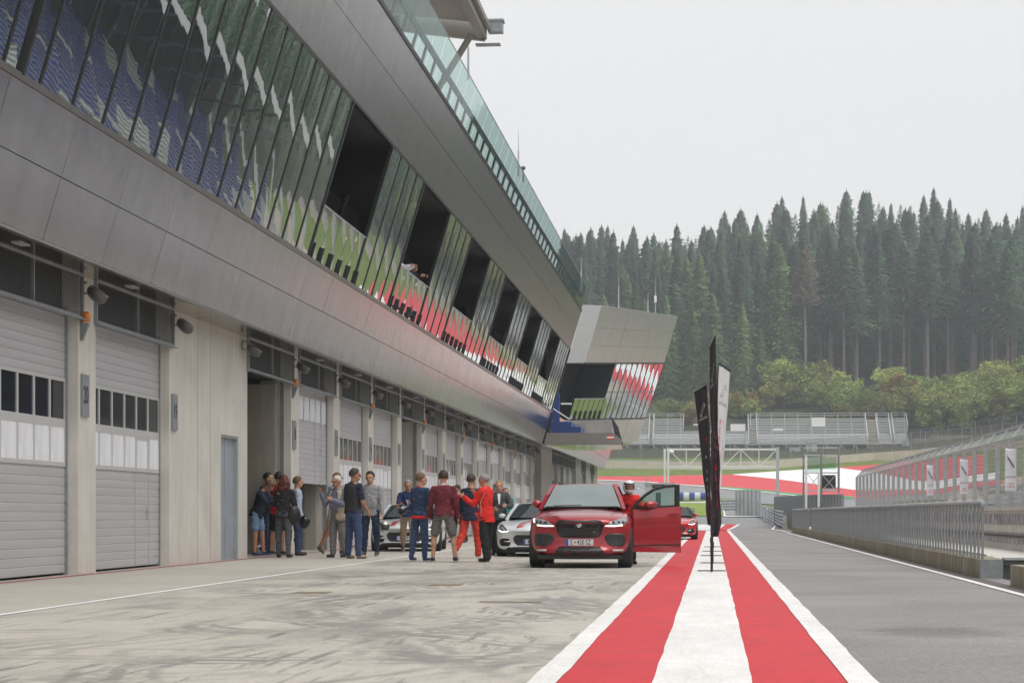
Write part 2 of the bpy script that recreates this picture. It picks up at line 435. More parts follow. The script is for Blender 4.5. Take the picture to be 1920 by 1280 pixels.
# ---------------- apron concrete with rubber marks
def apron_material():
    m, nt, bs = newmat('apron_concrete'); geo = N(nt, 'ShaderNodeNewGeometry'); pos = geo.outputs['Position']
    def math2(op, a, c=None, clamp=False):
        n = N(nt, 'ShaderNodeMath', operation=op, use_clamp=clamp)
        for i, q in enumerate((a, c)):
            if q is None: continue
            if isinstance(q, (int, float)): n.inputs[i].default_value = q
            else: L(nt, q, n.inputs[i])
        return n.outputs[0]
    def noise_(sc, det, rough, stretch=(1, 1, 1), rot=0):
        mp = N(nt, 'ShaderNodeMapping'); mp.inputs['Scale'].default_value = stretch; mp.inputs['Rotation'].default_value = (0, 0, rot); L(nt, pos, mp.inputs[0])
        n = N(nt, 'ShaderNodeTexNoise'); n.inputs['Scale'].default_value = sc; n.inputs['Detail'].default_value = det; n.inputs['Roughness'].default_value = rough
        L(nt, mp.outputs[0], n.inputs['Vector']); return n.outputs['Fac']
    def mr(v, a, c, d, e):
        n = N(nt, 'ShaderNodeMapRange'); L(nt, v, n.inputs['Value'])
        for k, q in zip(('From Min', 'From Max', 'To Min', 'To Max'), (a, c, d, e)): n.inputs[k].default_value = q
        return n.outputs[0]
    stain = mr(noise_(.5, 12, .74, (1.4, .6, 1), .5), .53, .64, 0, .55)
    stroke = math2('MULTIPLY', mr(noise_(1.0, 6, .6, (7.5, .55, 1), .9), .52, .60, 0, .8), mr(noise_(.35, 3, .5), .50, .62, 0, 1))
    stroke2 = math2('MULTIPLY', mr(noise_(1.0, 6, .6, (9, .5, 1), -.35), .53, .60, 0, .75), mr(noise_(.30, 3, .5, (1, 1, 1), 2), .52, .62, 0, 1))
    stain = math2('MAXIMUM', stain, math2('MAXIMUM', stroke, stroke2))
    stain2 = mr(noise_(2.2, 10, .8, (.7, 1, 1), -.4), .54, .66, 0, .35)
    fine = mr(noise_(9, 8, .8, (.35, 1, 1), .2), .35, .7, .55, 1.15)
    sep = N(nt, 'ShaderNodeSeparateXYZ'); L(nt, pos, sep.inputs[0]); X, Y = sep.outputs[0], sep.outputs[1]
    # rubber less likely close to the garages
    near = mr(X, -7.4, -5.8, .12, 1)
    dark = math2('MULTIPLY', math2('MULTIPLY', math2('MAXIMUM', stain, stain2), fine), near)
    # tyre arcs
    r2 = random.Random(11)
    acc = None
    wob = noise_(1.1, 3, .5)
    brk = mr(noise_(.5, 7, .65, (1, .5, 1), 1.1), .42, .56, 0, 1)
    specs = [(-9.5, 33.2, 4.7, .26, .9), (-1.0, 39.5, 5.6, .24, .9), (-4.6, 25.5, 5.2, .13, .8), (-3.0, 43, 10.5, .22, .7), (-12, 18, 7.4, .13, .6), (1.2, 30.5, 4.6, .14, .7), (-8, 46.5, 6.5, .2, .7),
             (-20, 30, 16.2, .12, .5), (6, 22, 9.5, .12, .6), (-4.8, 14, 2.6, .1, .6), (-1.5, 14, 3.4, .1, .5), (-7, 24, 3.1, .11, .5), (-2.9, 31, 1.6, .12, .7), (-14, 40, 9.6, .15, .6), (10, 33, 13.2, .12, .6), (-30, 20, 27, .11, .6)]
    for q_ in range(9):
        rr_ = r2.uniform(4, 22); an_ = r2.uniform(0, 6.28); specs.append((r2.uniform(-6.5, -1.5)+cos(an_)*rr_, r2.uniform(12, 30)+sin(an_)*rr_, rr_, r2.uniform(.05, .12), .9))
    specs += [(-16, 22, 9.6, .15, .9), (-13, 30, 6.3, .16, .9), (3.5, 27, 8.1, .15, .9), (-10.5, 21, 3.9, .14, .9), (-1.5, 20, 2.9, .14, .9), (-6.5, 37, 3.3, .2, .9), (-26, 26, 20.6, .16, .9), (14, 20, 17.2, .15, .9), (-6, 29, 1.9, .14, .8), (-3.2, 17.6, 1.5, .1, .8)]
    for cx, cy, rad, w, amp in specs:
        w *= 1.5
        dx = math2('SUBTRACT', X, cx); dy = math2('SUBTRACT', Y, cy)
        rr = math2('SQRT', math2('ADD', math2('MULTIPLY', dx, dx), math2('MULTIPLY', dy, dy)))
        dd = math2('ABSOLUTE', math2('SUBTRACT', math2('SUBTRACT', rr, rad), math2('MULTIPLY', math2('SUBTRACT', wob, .5), .5)))
        a = mr(dd, w*.55, w, amp, 0)
        if w < .22:  # ribbed double track
            d2 = math2('ABSOLUTE', math2('SUBTRACT', dd, .30)); a = math2('MAXIMUM', a, mr(d2, .03, .09, amp, 0))
        acc = a if acc is None else math2('MAXIMUM', acc, a)
    arcs = math2('MULTIPLY', math2('MULTIPLY', acc, brk), math2('MULTIPLY', fine, .75))
    dark = math2('MAXIMUM', dark, math2('MULTIPLY', arcs, near), True)
    # slab joints
    fy = math2('ABSOLUTE', math2('SUBTRACT', math2('FRACT', math2('DIVIDE', math2('ADD', math2('ADD', Y, math2('MULTIPLY', X, .03)), 2.9), 8.5)), .5))
    jy = mr(fy, .4975, .4988, 0, .5)
    fx = math2('ABSOLUTE', math2('SUBTRACT', math2('FRACT', math2('DIVIDE', X, 4.6)), .5)); jx = mr(fx, .497, .4985, 0, .35)
    bn = mr(noise_(.22, 4, .5), .3, .7, .93, 1.07)
    slab = N(nt, 'ShaderNodeMath', operation='FLOOR'); L(nt, math2('DIVIDE', math2('ADD', math2('ADD', Y, math2('MULTIPLY', X, .03)), 7.15), 8.5), slab.inputs[0])
    wn = N(nt, 'ShaderNodeTexWhiteNoise', noise_dimensions='1D'); L(nt, slab.outputs[0], wn.inputs['W']); sl = mr(wn.outputs['Value'], 0, 1, .96, 1.04)
    br = math2('MULTIPLY', math2('MULTIPLY', bn, sl), mr(noise_(40, 4, .7), .3, .7, .9, 1.08))
    hs = N(nt, 'ShaderNodeHueSaturation'); hs.inputs['Color'].default_value = (.465, .435, .385, 1); L(nt, grain(nt, br, .10), hs.inputs['Value'])
    m1 = N(nt, 'ShaderNodeMixRGB'); L(nt, dark, m1.inputs['Fac']); L(nt, hs.outputs[0], m1.inputs['Color1']); m1.inputs['Color2'].default_value = (.075, .075, .08, 1)
    m2 = N(nt, 'ShaderNodeMixRGB'); L(nt, math2('MAXIMUM', jy, jx), m2.inputs['Fac']); L(nt, m1.outputs[0], m2.inputs['Color1']); m2.inputs['Color2'].default_value = (.12, .11, .09, 1)
    L(nt, m2.outputs[0], bs.inputs['Base Color'])
    L(nt, mr(dark, 0, 1, .75, .5), bs.inputs['Roughness'])
    bp = N(nt, 'ShaderNodeBump'); bp.inputs['Distance'].default_value = .01; bp.inputs['Strength'].default_value = .3; L(nt, noise_(60, 4, .6), bp.inputs['Height']); L(nt, bp.outputs[0], bs.inputs['Normal'])
    return m
M_apron = apron_material()

def asphalt_material(name='asphalt', col=(.265, .248, .252), patch=True):
    m, nt, bs = newmat(name); geo = N(nt, 'ShaderNodeNewGeometry'); pos = geo.outputs['Position']
    n1 = N(nt, 'ShaderNodeTexNoise'); n1.inputs['Scale'].default_value = .35; n1.inputs['Detail'].default_value = 8; L(nt, pos, n1.inputs['Vector'])
    n2 = N(nt, 'ShaderNodeTexNoise'); n2.inputs['Scale'].default_value = 70; n2.inputs['Detail'].default_value = 5; n2.inputs['Roughness'].default_value = .8; L(nt, pos, n2.inputs['Vector'])
    a = N(nt, 'ShaderNodeMapRange'); a.inputs['From Min'].default_value = .35; a.inputs['From Max'].default_value = .65; a.inputs['To Min'].default_value = .84; a.inputs['To Max'].default_value = 1.14; L(nt, n1.outputs['Fac'], a.inputs['Value'])
    c = N(nt, 'ShaderNodeMapRange'); c.inputs['From Min'].default_value = .3; c.inputs['From Max'].default_value = .7; c.inputs['To Min'].default_value = .55; c.inputs['To Max'].default_value = 1.42; L(nt, n2.outputs['Fac'], c.inputs['Value'])
    mu = N(nt, 'ShaderNodeMath', operation='MULTIPLY'); L(nt, a.outputs[0], mu.inputs[0]); L(nt, c.outputs[0], mu.inputs[1])
    if patch:
        sub = N(nt, 'ShaderNodeVectorMath', operation='SUBTRACT'); sub.inputs[1].default_value = (1.85, 17.0, 0); L(nt, pos, sub.inputs[0])
        sc = N(nt, 'ShaderNodeVectorMath', operation='MULTIPLY'); sc.inputs[1].default_value = (1/.72, 1/1.0, 0); L(nt, sub.outputs[0], sc.inputs[0])
        ln = N(nt, 'ShaderNodeVectorMath', operation='LENGTH'); L(nt, sc.outputs[0], ln.inputs[0])
        n3 = N(nt, 'ShaderNodeTexNoise'); n3.inputs['Scale'].default_value = 3; n3.inputs['Detail'].default_value = 5; L(nt, pos, n3.inputs['Vector'])
        ad = N(nt, 'ShaderNodeMath', operation='ADD'); L(nt, ln.outputs['Value'], ad.inputs[0]); L(nt, n3.outputs['Fac'], ad.inputs[1])
        w = N(nt, 'ShaderNodeMapRange'); w.inputs['From Min'].default_value = .95; w.inputs['From Max'].default_value = 1.5; w.inputs['To Min'].default_value = .68; w.inputs['To Max'].default_value = 1; L(nt, ad.outputs[0], w.inputs['Value'])
        m3 = N(nt, 'ShaderNodeMath', operation='MULTIPLY'); L(nt, mu.outputs[0], m3.inputs[0]); L(nt, w.outputs[0], m3.inputs[1]); mu = m3
    hs = N(nt, 'ShaderNodeHueSaturation'); hs.inputs['Color'].default_value = col+(1,); L(nt, grain(nt, mu.outputs[0], .20, 30, 3.5), hs.inputs['Value']); L(nt, hs.outputs[0], bs.inputs['Base Color'])
    bs.inputs['Roughness'].default_value = .8
    bp = N(nt, 'ShaderNodeBump'); bp.inputs['Distance'].default_value = .012; bp.inputs['Strength'].default_value = .5; L(nt, n2.outputs['Fac'], bp.inputs['Height']); L(nt, bp.outputs[0], bs.inputs['Normal'])
    return m
M_asph = asphalt_material()
M_asph2 = asphalt_material('track_asphalt', (.27, .275, .285), False)

def paint_mat(name, col, wear=.25, worn=(.4, .37, .33)):
    m, nt, bs = newmat(name); geo = N(nt, 'ShaderNodeNewGeometry'); pos = geo.outputs['Position']
    n1 = N(nt, 'ShaderNodeTexNoise'); n1.inputs['Scale'].default_value = 2.2; n1.inputs['Detail'].default_value = 10; n1.inputs['Roughness'].default_value = .75
    mp = N(nt, 'ShaderNodeMapping'); mp.inputs['Scale'].default_value = (.5, 1, 1); L(nt, pos, mp.inputs[0]); L(nt, mp.outputs[0], n1.inputs['Vector'])
    a = N(nt, 'ShaderNodeMapRange'); a.inputs['From Min'].default_value = .42; a.inputs['From Max'].default_value = .78; a.inputs['To Min'].default_value = 0; a.inputs['To Max'].default_value = wear; L(nt, n1.outputs['Fac'], a.inputs['Value'])
    mx = N(nt, 'ShaderNodeMixRGB'); mx.inputs['Color1'].default_value = tuple(col)+(1,); mx.inputs['Color2'].default_value = tuple(worn)+(1,); L(nt, a.outputs[0], mx.inputs['Fac'])
    n2 = N(nt, 'ShaderNodeTexNoise'); n2.inputs['Scale'].default_value = 50; n2.inputs['Detail'].default_value = 3; L(nt, pos, n2.inputs['Vector'])
    c = N(nt, 'ShaderNodeMapRange'); c.inputs['From Min'].default_value = .3; c.inputs['From Max'].default_value = .7; c.inputs['To Min'].default_value = .9; c.inputs['To Max'].default_value = 1.08; L(nt, n2.outputs['Fac'], c.inputs['Value'])
    hs = N(nt, 'ShaderNodeHueSaturation'); L(nt, mx.outputs[0], hs.inputs['Color']); L(nt, grain(nt, grain(nt, c.outputs[0], .12, 1.2, .35), .09, 30, 2.5), hs.inputs['Value']); L(nt, hs.outputs[0], bs.inputs['Base Color'])
    bs.inputs['Roughness'].default_value = .65
    bp = N(nt, 'ShaderNodeBump'); bp.inputs['Distance'].default_value = .006; bp.inputs['Strength'].default_value = .4; L(nt, n2.outputs['Fac'], bp.inputs['Height']); L(nt, bp.outputs[0], bs.inputs['Normal'])
    return m
M_pwhite = paint_mat('road_paint_white', (.78, .77, .76), .30, (.5, .47, .42))
M_pred = paint_mat('road_paint_red', (.58, .016, .028), .5, (.40, .05, .055))
M_pred_old = paint_mat('worn_red_paint', (.38, .05, .06), .7)
M_fred = paint_mat('runoff_red', (.66, .055, .07), .1, (.6, .2, .2))
M_fwhite = paint_mat('runoff_white', (.86, .86, .86), .1, (.6, .6, .6))
M_fgreen = paint_mat('kerb_green', (.03, .35, .14), .1, (.3, .5, .3))
M_gravel = simple('beige_gravel', (.42, .36, .28), .9, 0, .15, 3, obj=False)

def flat_strip(name, x0, x1, y0, y1, mat, off, n=60):
    return drape(name, [(x0, y0), (x0, y1)], [(x1, y0), (x1, y1)], mat, off, n, 2)
def wobbly(name, x0, x1, y0, y1, mat, off, amp=.012, seed=1):
    """long painted strip with slightly uneven edges"""
    r = random.Random(seed); g = MB(); ys = []; y = y0
    while y < y1: ys.append(y); y += .35+y*.012
    ys.append(y1)
    for yy in ys:
        for xx in (x0, x1):
            g.v.append((xx+amp*noise.noise((xx*9, yy*.9, seed))+amp*.7*noise.noise((xx*9, yy*3.1, seed)), yy, T(xx, yy)+off))
    for k in range(len(ys)-1): g.f.append((2*k, 2*k+1, 2*k+3, 2*k+2)); g.m.append(0)
    return tag(g.build(name, mat), kind='structure')

flat_strip('apron', -10.9, -.98, -30, 128, M_apron, .004, 8)
for k_, (x0_, x1_, y0_, y1_) in enumerate(((-5.2, -4.75, 24.2, 24.75), (-3.9, -3.45, 27.0, 27.6), (-2.6, -1.9, 22.0, 22.25))): flat_strip('repair_patch', x0_, x1_, y0_, y1_, simple('brown_patch', (.24, .19, .13), .85, 0, .3, 6, obj=False), .008, 2)
flat_strip('pit_lane', -1.02, 4.4, -30, 128, M_asph, .000, 8)
drape('pit_exit_road', [(-10.6, 128), (-7, 140), (-6.0, 175)], [(4.4, 128), (6.5, 140), (8.5, 175)], M_asph2, .012, 40, 8)
# bands of the median, measured from the photo
wobbly('white_line', -1.075, -.905, 3, 116, M_pwhite, .014, seed=2)
wobbly('red_band', -.93, -.33, 3, 112, M_pred, .008, seed=3)
wobbly('white_band', -.352, .232, 3, 112, M_pwhite, .012, seed=4)
wobbly('red_band', .21, .81, 3, 112, M_pred, .008, seed=5)
wobbly('white_line', .785, .965, 3, 112, M_pwhite, .014, seed=6)
wobbly('white_line', -6.97, -6.86, 8, 128, M_pwhite, .009, .008, seed=7)
wobbly('red_line', -10.13, -9.98, 8, 128, M_pred_old, .009, .008, seed=8)
wobbly('white_line', 3.68, 3.80, 8, 104, M_pwhite, .009, .005, seed=9)
# ------------------------------------------------------------------ pit building
XW = -10.15
def LX(z): return -(9.44-.3*(z-4.86))      # leaning facade plane
ZS, ZSEAM, ZSILL, ZWT, ZSEAM2, ZTOP, ZRAIL = 4.86, 5.746, 6.617, 10.08, 11.24, 12.21, 13.42
BAY = 5.44; YE = 110.4
pb = empty('pit_building', (XW, 36, 0), 0, 'long pit building with leaning mirror-glass upper floor above concrete garages', 'building')
def bp_(name, mb, mats, smooth=False, **k):
    o = mb.build(name, mats, None, smooth, **k); o.parent = pb; o.matrix_parent_inverse = Matrix.Translation((-XW, -36, 0)); return o
def pin(o): o.parent = pb; o.matrix_parent_inverse = Matrix.Translation((-XW, -36, 0)); return o

PIL = [4.0, 9.44, 14.9, 20.3, 25.7, 31.15]            # near pillars
PIL2 = [47.4+BAY*i for i in range(13)]                 # far pillars, up to 112.7
FAR = [125.3+BAY*i for i in range(5)]
def pillar(y, w=.92):
    m = MB(); m.box(XW-.75, XW, y, y+w, -.02, 4.93)
    m.box(XW-.04, XW+.012, y+.03, y+w-.03, .0, .06)
    bp_('pillar', m, M_conc)
for y in PIL+PIL2+FAR: pillar(y)
def wallp(y0, y1, door=None):
    m = MB()
    if door:
        a, c, h = door
        m.box(XW-.75, XW, y0, a, -.02, 4.93); m.box(XW-.75, XW, a, c, h, 4.93); m.box(XW-.75, XW, c, y1, -.02, 4.93)
    else: m.box(XW-.75, XW, y0, y1, -.02, 4.93)
    bp_('concrete_wall', m, M_conc)
wallp(36.55, 42.85, (40.5, 42.05, 2.63))
wallp(118.15, 125.25); wallp(147.1, 154.5); wallp(160.2, 166.0); wallp(171, 176.2)
# wall joints
m = MB()
for y in (38.6, 39.62): m.box(XW-.005, XW+.003, y, y+.018, 0, 4.9)
bp_('wall_joint', m, M_reveal)
# service door
m = MB(); m.box(XW-.16, XW-.10, 40.5, 42.05, 0, 2.63); m.mat(1); m.box(XW-.10, XW-.085, 41.18, 41.2, 0, 2.6)
m.mat(2); m.box(XW-.12, XW-.02, 40.5, 40.55, 0, 2.63); m.box(XW-.12, XW-.02, 42.0, 42.05, 0, 2.63); m.box(XW-.12, XW-.02, 40.55, 42.0, 2.58, 2.63)
sdoor = bp_('service_door', m, [simple('service_door_grey', (.36, .40, .44), .45, .2, .08, 2), M_gap, M_galv])
m = MB(); m.tube((XW-.1, 41.9, 1.12), (XW-.03, 41.9, 1.12), .012); m.tube((XW-.03, 41.9, 1.12), (XW-.03, 41.72, 1.12), .012); m.box(XW-.1, XW-.085, 41.87, 41.93, .95, 1.2)
h = m.build('door_handle', M_galv_l); h.parent = sdoor
# reveal side strips: warmer concrete on the side faces of pillars comes from pillar itself

# ---------- garage doors
DW = BAY-.92
def door_meshes():
    d = {}
    # origin: near bottom corner of opening at x=XW plane; door leaf at x=-.20
    XD = -.20
    def slats(z0, z1, g=None):
        g = g or MB(); z = z0
        while z < z1-.01:
            t = min(z+.139, z1)
            y0, y1 = .06, DW-.06
            # each slat: slightly curved profile, groove between
            pr = [(XD-.012, z), (XD, z+.012), (XD+.003, (z+t)/2), (XD, t-.012), (XD-.012, t)]
            vs = []
            for y in (y0, y1):
                for px, pz in pr: vs.append((px, y, pz))
            g.add(vs, [(i, 5+i, 6+i, 1+i) for i in range(4)])
            z = t
        return g
    d['slats'] = slats
    g = slats(.04, 1.74); slats(3.16, 4.16, g)
    # solid backing
    g.box(XD-.05, XD-.02, .06, DW-.06, .04, 4.16)
    d['closed'] = g.mesh('garage_door')
    # window zone frames
    def fr(zb, z0, z1, g, wicket=None):
        g.box(XD-.018, XD+.012, .06, DW-.06, zb, z0); g.box(XD-.018, XD+.012, .06, DW-.06, z1, z1+.06)
        n = 6; w = (DW-.12)/n
        for k in range(n+1): y = .06+k*w; g.box(XD-.018, XD+.0121, max(.06, y-.035), min(DW-.06, y+.035), z0, z1)
        return g
    g = MB(); fr(1.74, 1.81, 2.37, g); fr(2.43, 2.50, 3.10, g)
    d['frame'] = g.mesh('window_frame')
    n = 6; w = (DW-.12)/n
    g = MB(); g.box(XD-.018, XD-.006, .035, w-.035, 0, .60); d['pane'] = g.mesh('window_pane')
    def paper(seed):
        r = random.Random(seed); g = MB()
        def fn(u, v): return (XD+.004+.004*noise.noise((u*3+seed, v*2, 0)), .03+u*(w-.06)+.006*noise.noise((v*4, seed, 0)), -.02*r.random()*(v < .01)+v*.58)
        g.grid(fn, 4, 6); return g.mesh('film_sheet')
    d['paper'] = [paper(k) for k in range(4)]
    # rails left and right
    g = MB(); g.box(XD-.05, XD+.03, 0, .058, 0, 4.3); d['rails'] = g.mesh('door_rail')
    # wicket door outline with handle
    g = MB()
    for y in (2.92, 3.78): g.box(XD+.004, XD+.016, y, y+.03, .06, 2.36)
    g.box(XD+.004, XD+.016, 2.95, 3.78, 2.33, 2.36); d['wicket'] = g.mesh('wicket_door')
    g = MB(); g.tube((XD+.01, 3.68, 1.05), (XD+.08, 3.68, 1.05), .012); g.tube((XD+.08, 3.68, 1.05), (XD+.08, 3.52, 1.05), .012); g.box(XD+.006, XD+.014, 3.65, 3.71, .9, 1.12); d['whandle'] = g.mesh('handle')
    # transom grille
    g = MB(); XG = .03
    for z in (4.12, 4.80): g.box(XG-.03, XG+.03, -.1, DW+.14, z, z+.05)
    for y in (-.1, DW/2+.01, DW+.10): g.box(XG-.03, XG+.03, y, y+.04, 4.17, 4.80)
    g.box(XG-.03, XG+.10, -.1, DW+.14, 4.10, 4.118)
    g.mat(1)
    for k in range(17): z = 4.19+k*.036; g.box(XG-.006, XG+.002, -.06, DW+.1, z, z+.008)
    for k in range(44): y = -.03+k*.105; g.box(XG-.010, XG-.006, y, y+.005, 4.17, 4.80)
    d['grille'] = g.mesh('transom_grille')
    g = MB(); g.box(-.74, -.26, 0, DW, 4.20, 4.93); g.add([(-.25, 0, 4.93), (-.25, DW, 4.93), (.02, DW, 4.86), (.02, 0, 4.86)], [(0, 1, 2, 3)]); d['recess_shade'] = g.mesh('recess_shade')  # near-black box and sheet put in for the shade above the door
    g = MB(); 
    return d
D = door_meshes()
M_grille = simple('grille_wire', (.12, .125, .13), .5, .4, .05)
def part_inst(name, me, loc, mats, par):
    if not me.materials:
        for q in (mats if isinstance(mats, (list, tuple)) else [mats]): me.materials.append(q)
    o = bpy.data.objects.new(name, me); C.objects.link(o); o.parent = par; o.location = loc; return o
def garage(y, state='closed', wicket=True, paper=True, detail=True):
    """opening whose near edge is at y; parts hang on the building"""
    base = (0, y-36, 0)
    part_inst('transom_grille', D['grille'], base, [M_galv, M_grille], pb)
    part_inst('recess_shade', D['recess_shade'], base, M_gap, pb)
    part_inst('door_rail', D['rails'], base, M_galv, pb); part_inst('door_rail', D['rails'], (0, y-36+DW-.058, 0), M_galv, pb)
    if state == 'open':
        return
    lift = 0 if state == 'closed' else state
    if lift:
        # part of the leaf is rolled up behind the grille; the rest hangs
        g = D['slats'](lift, 3.28+.0)
        g.box(-.25, -.22, .06, DW-.06, lift, 3.28); g.mat(0); g.box(-.23, -.18, .06, DW-.06, lift-.05, lift+.02)
        g.box(-.235, -.212, .06, DW-.06, 3.28, 3.38)
        gd = bpy.data.objects.new('garage_door', g.mesh('garage_door')); gd.data.materials.append(M_door); C.objects.link(gd); gd.parent = pb; gd.location = base
        z1 = 3.38
        w = (DW-.12)/6
        for k in range(6):
            part_inst('film_sheet', D['paper'][k % 4], (0, .06+k*w, z1), M_paper, gd)
        g = MB(); g.box(-.24, -.215, .06, DW-.06, z1, 4.25); o = g.build('window_frame', M_doorfr, gd)
        part_inst('wicket_door', D['wicket'], (0, 0, lift-.06), M_doorfr, gd)
        part_inst('handle', D['whandle'], (0, 0, 1.6), M_galv_l, gd)
        return
    gd = part_inst('garage_door', D['closed'], base, M_door, pb)
    part_inst('window_frame', D['frame'], (0, 0, 0), M_doorfr, gd)
    w = (DW-.12)/6
    for k in range(6):
        part_inst('window_pane', D['pane'], (0, .06+k*w, 2.50), M_dwin, gd)
        part_inst('window_pane', D['pane'], (0, .06+k*w, 1.79), M_dwin, gd)
        if paper: part_inst('film_sheet', D['paper'][(k*3+int(y)) % 4], (0, .06+k*w, 1.80), M_paper, gd)
    if wicket:
        part_inst('wicket_door', D['wicket'], (0, 0, 0), M_doorfr, gd); part_inst('handle', D['whandle'], (0, 0, 0), M_galv_l, gd)
for y, wk in zip(PIL, (1, 1, 1, 1, 0, 1)): garage(y+.92, 'closed', bool(wk))
garage(42.88, 'open')
STATE = {0: 1.80, 3: 'open', 7: 2.2, 8: 2.4}
for i, y in enumerate(PIL2[:-1]): garage(y+.92, STATE.get(i, 'closed'), i % 2 == 0)
for i, y in enumerate(FAR[:-1]): garage(y+.92, 'closed', False)
garage(154.6, 'closed', False); garage(166.2, 'closed', False)

# ---------- interior of the garages
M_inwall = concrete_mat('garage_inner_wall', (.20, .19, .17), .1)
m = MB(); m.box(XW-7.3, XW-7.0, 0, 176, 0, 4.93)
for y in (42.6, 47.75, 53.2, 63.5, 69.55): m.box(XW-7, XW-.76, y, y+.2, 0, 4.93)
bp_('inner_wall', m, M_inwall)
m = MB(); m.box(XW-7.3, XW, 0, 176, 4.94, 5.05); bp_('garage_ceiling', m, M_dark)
m = MB(); m.box(XW-7.3, XW-.72, 0, 176, -.04, .006); bp_('garage_floor', m, M_conc_mid)
# panels just inside the open bay and the half raised one
m = MB(); m.box(XW-2.5, XW-.9, 45.9, 46.0, 0, 3.05); m.mat(1); m.box(XW-2.52, XW-2.46, 45.85, 45.9, 0, 3.1); m.box(XW-.9, XW-.84, 45.85, 46.02, 0, 4.1)
bp_('partition_panel', m, [simple('partition_grey', (.10, .105, .10), .5, 0, .1), M_galv])
m = MB(); m.box(XW-1.05, XW-.35, 47.2, 47.38, 0, 4.1); bp_('inner_wall', m, M_reveal)
m = MB(); m.box(XW-1.6, XW-.45, 52.6, 52.75, 0, 3.9); bp_('inner_wall', m, M_reveal)
m = MB(); m.box(XW-.80, XW-.72, 52.5, 52.6, 0, 2.2); m.box(XW-1.6, XW-1.53, 52.5, 52.6, 0, 3.6); bp_('door_rail', m, M_galv)
# socket cabinet seen under the raised door
cab = empty('socket_cabinet', (XW-1.15, 52.5, 1.25), 0, 'grey power cabinet with blue and red sockets inside the half-open garage', 'cabinet')
m = MB(); m.box(-.28, .28, -.14, 0, -.05, .72); m.build('cabinet_box', simple('cabinet_grey', (.25, .27, .26), .4, 0, .05), cab)
for k in range(3):
    m = MB(); m.lathe([(0, -.05), (.05, -.05), (.055, 0)], 12, Matrix.Translation((-.17+k*.16, -.14, .34)) @ Matrix.Rotation(-pi/2, 4, 'X') @ Matrix.Diagonal((1, 1, -1, 1))); m.build('blue_socket', simple('socket_blue', (.02, .07, .35), .4, 0, 0), cab)
for k in range(2):
    m = MB(); m.lathe([(0, -.06), (.035, -.06), (.035, -.03), (.085, -.05), (.09, 0)], 14, Matrix.Translation((-.13+k*.25, -.14, .10)) @ Matrix.Rotation(-pi/2, 4, 'X') @ Matrix.Diagonal((1, 1, -1, 1))); m.build('red_socket', simple('socket_red', (.5, .02, .02), .4, 0, 0), cab)

# ---------- soffit and lower cladding
def lean(z, y, off=0): return (LX(z)+off*.958, y, z-off*.287)
def clad(name, z0, z1, y0, y1, pitch, mat, gap=.012, off=0.0, jit=.0018, seed=3, th=.05):
    r = random.Random(seed); m = MB(); y = y0
    while y < y1-.05:
        t = min(y+pitch, y1)
        o = [off+r.uniform(-jit, jit) for _ in range(4)]
        a = lean(z0+gap/2, y+gap/2, o[0]); b_ = lean(z0+gap/2, t-gap/2, o[1]); c = lean(z1-gap/2, t-gap/2, o[2]); d = lean(z1-gap/2, y+gap/2, o[3])
        m.prism([a, b_, c, d], (-th*.958, 0, th*.287)); y = t
    return bp_(name, m, mat)
clad('lower_cladding', ZS, ZSEAM, .2, YE, 2.72, M_band, seed=3)
clad('lower_cladding', ZSEAM, ZSILL-.02, .2, YE, 2.72, M_band, seed=4)
clad('lower_cladding', ZS, ZSEAM, YE+1.3, 176.2, 2.72, M_band, seed=5)
clad('lower_cladding', ZSEAM, ZSILL, YE+1.3, 176.2, 2.72, M_band, seed=6)
clad('upper_cladding', ZWT+.03, ZSEAM2, .2, YE, 8.16, M_band2, seed=7)
clad('upper_cladding', ZSEAM2, ZTOP-.05, .2, YE, 8.16, M_band2, seed=8)
# core behind the cladding
m = MB()
def core(z0, z1, y0, y1, off=-.06, back=-24):
    a, c = LX(z0)+off, LX(z1)+off
    m.prism([(a, y0, z0), (c, y0, z1), (back, y0, z1), (back, y0, z0)], (0, y1-y0, 0))
core(ZS+.03, ZSILL-.25, .1, YE-.02); core(ZWT+.1, ZTOP-.06, .1, YE-.02)
core(ZS+.03, ZSILL-.06, YE+1.2, 176.1)
bp_('floor_slab', m, M_gap)
m = MB(); m.box(-24, XW-7.3, 0, 176, 0, 4.9); bp_('back_block', m, M_conc_mid)
# soffit panels
m = MB(); y = .2
while y < 176:
    t = y+2.72; m.box(XW-.02, -9.47, y+.006, t-.006, ZS-.03+rnd.uniform(-.0015, .0015), ZS+.02); y = t
bp_('soffit', m, M_soffit)
m = MB(); m.box(-9.52, -9.425, .2, YE, ZS-.045, ZS-.005); bp_('soffit_edge', m, M_sill)
# recessed soffit luminaires
for y in PIL+PIL2:
    m = MB(); m.box(XW+.28, XW+.42, y+1.6, y+2.0, ZS-.045, ZS-.031); bp_('soffit_light', m, M_galv_l)

# sill and head strips
m = MB(); m.prism([lean(ZSILL-.02, .2, -.05), lean(ZSILL-.02, .2, .05), lean(ZSILL+.06, .2, .05), lean(ZSILL+.06, .2, -.05)], (0, YE-.2, 0)); bp_('window_sill', m, M_sill)
m = MB(); m.prism([lean(ZWT-.03, .2, -.08), lean(ZWT-.03, .2, .03), lean(ZWT+.03, .2, .03), lean(ZWT+.03, .2, -.08)], (0, YE-.2, 0)); bp_('window_head', m, M_frame)

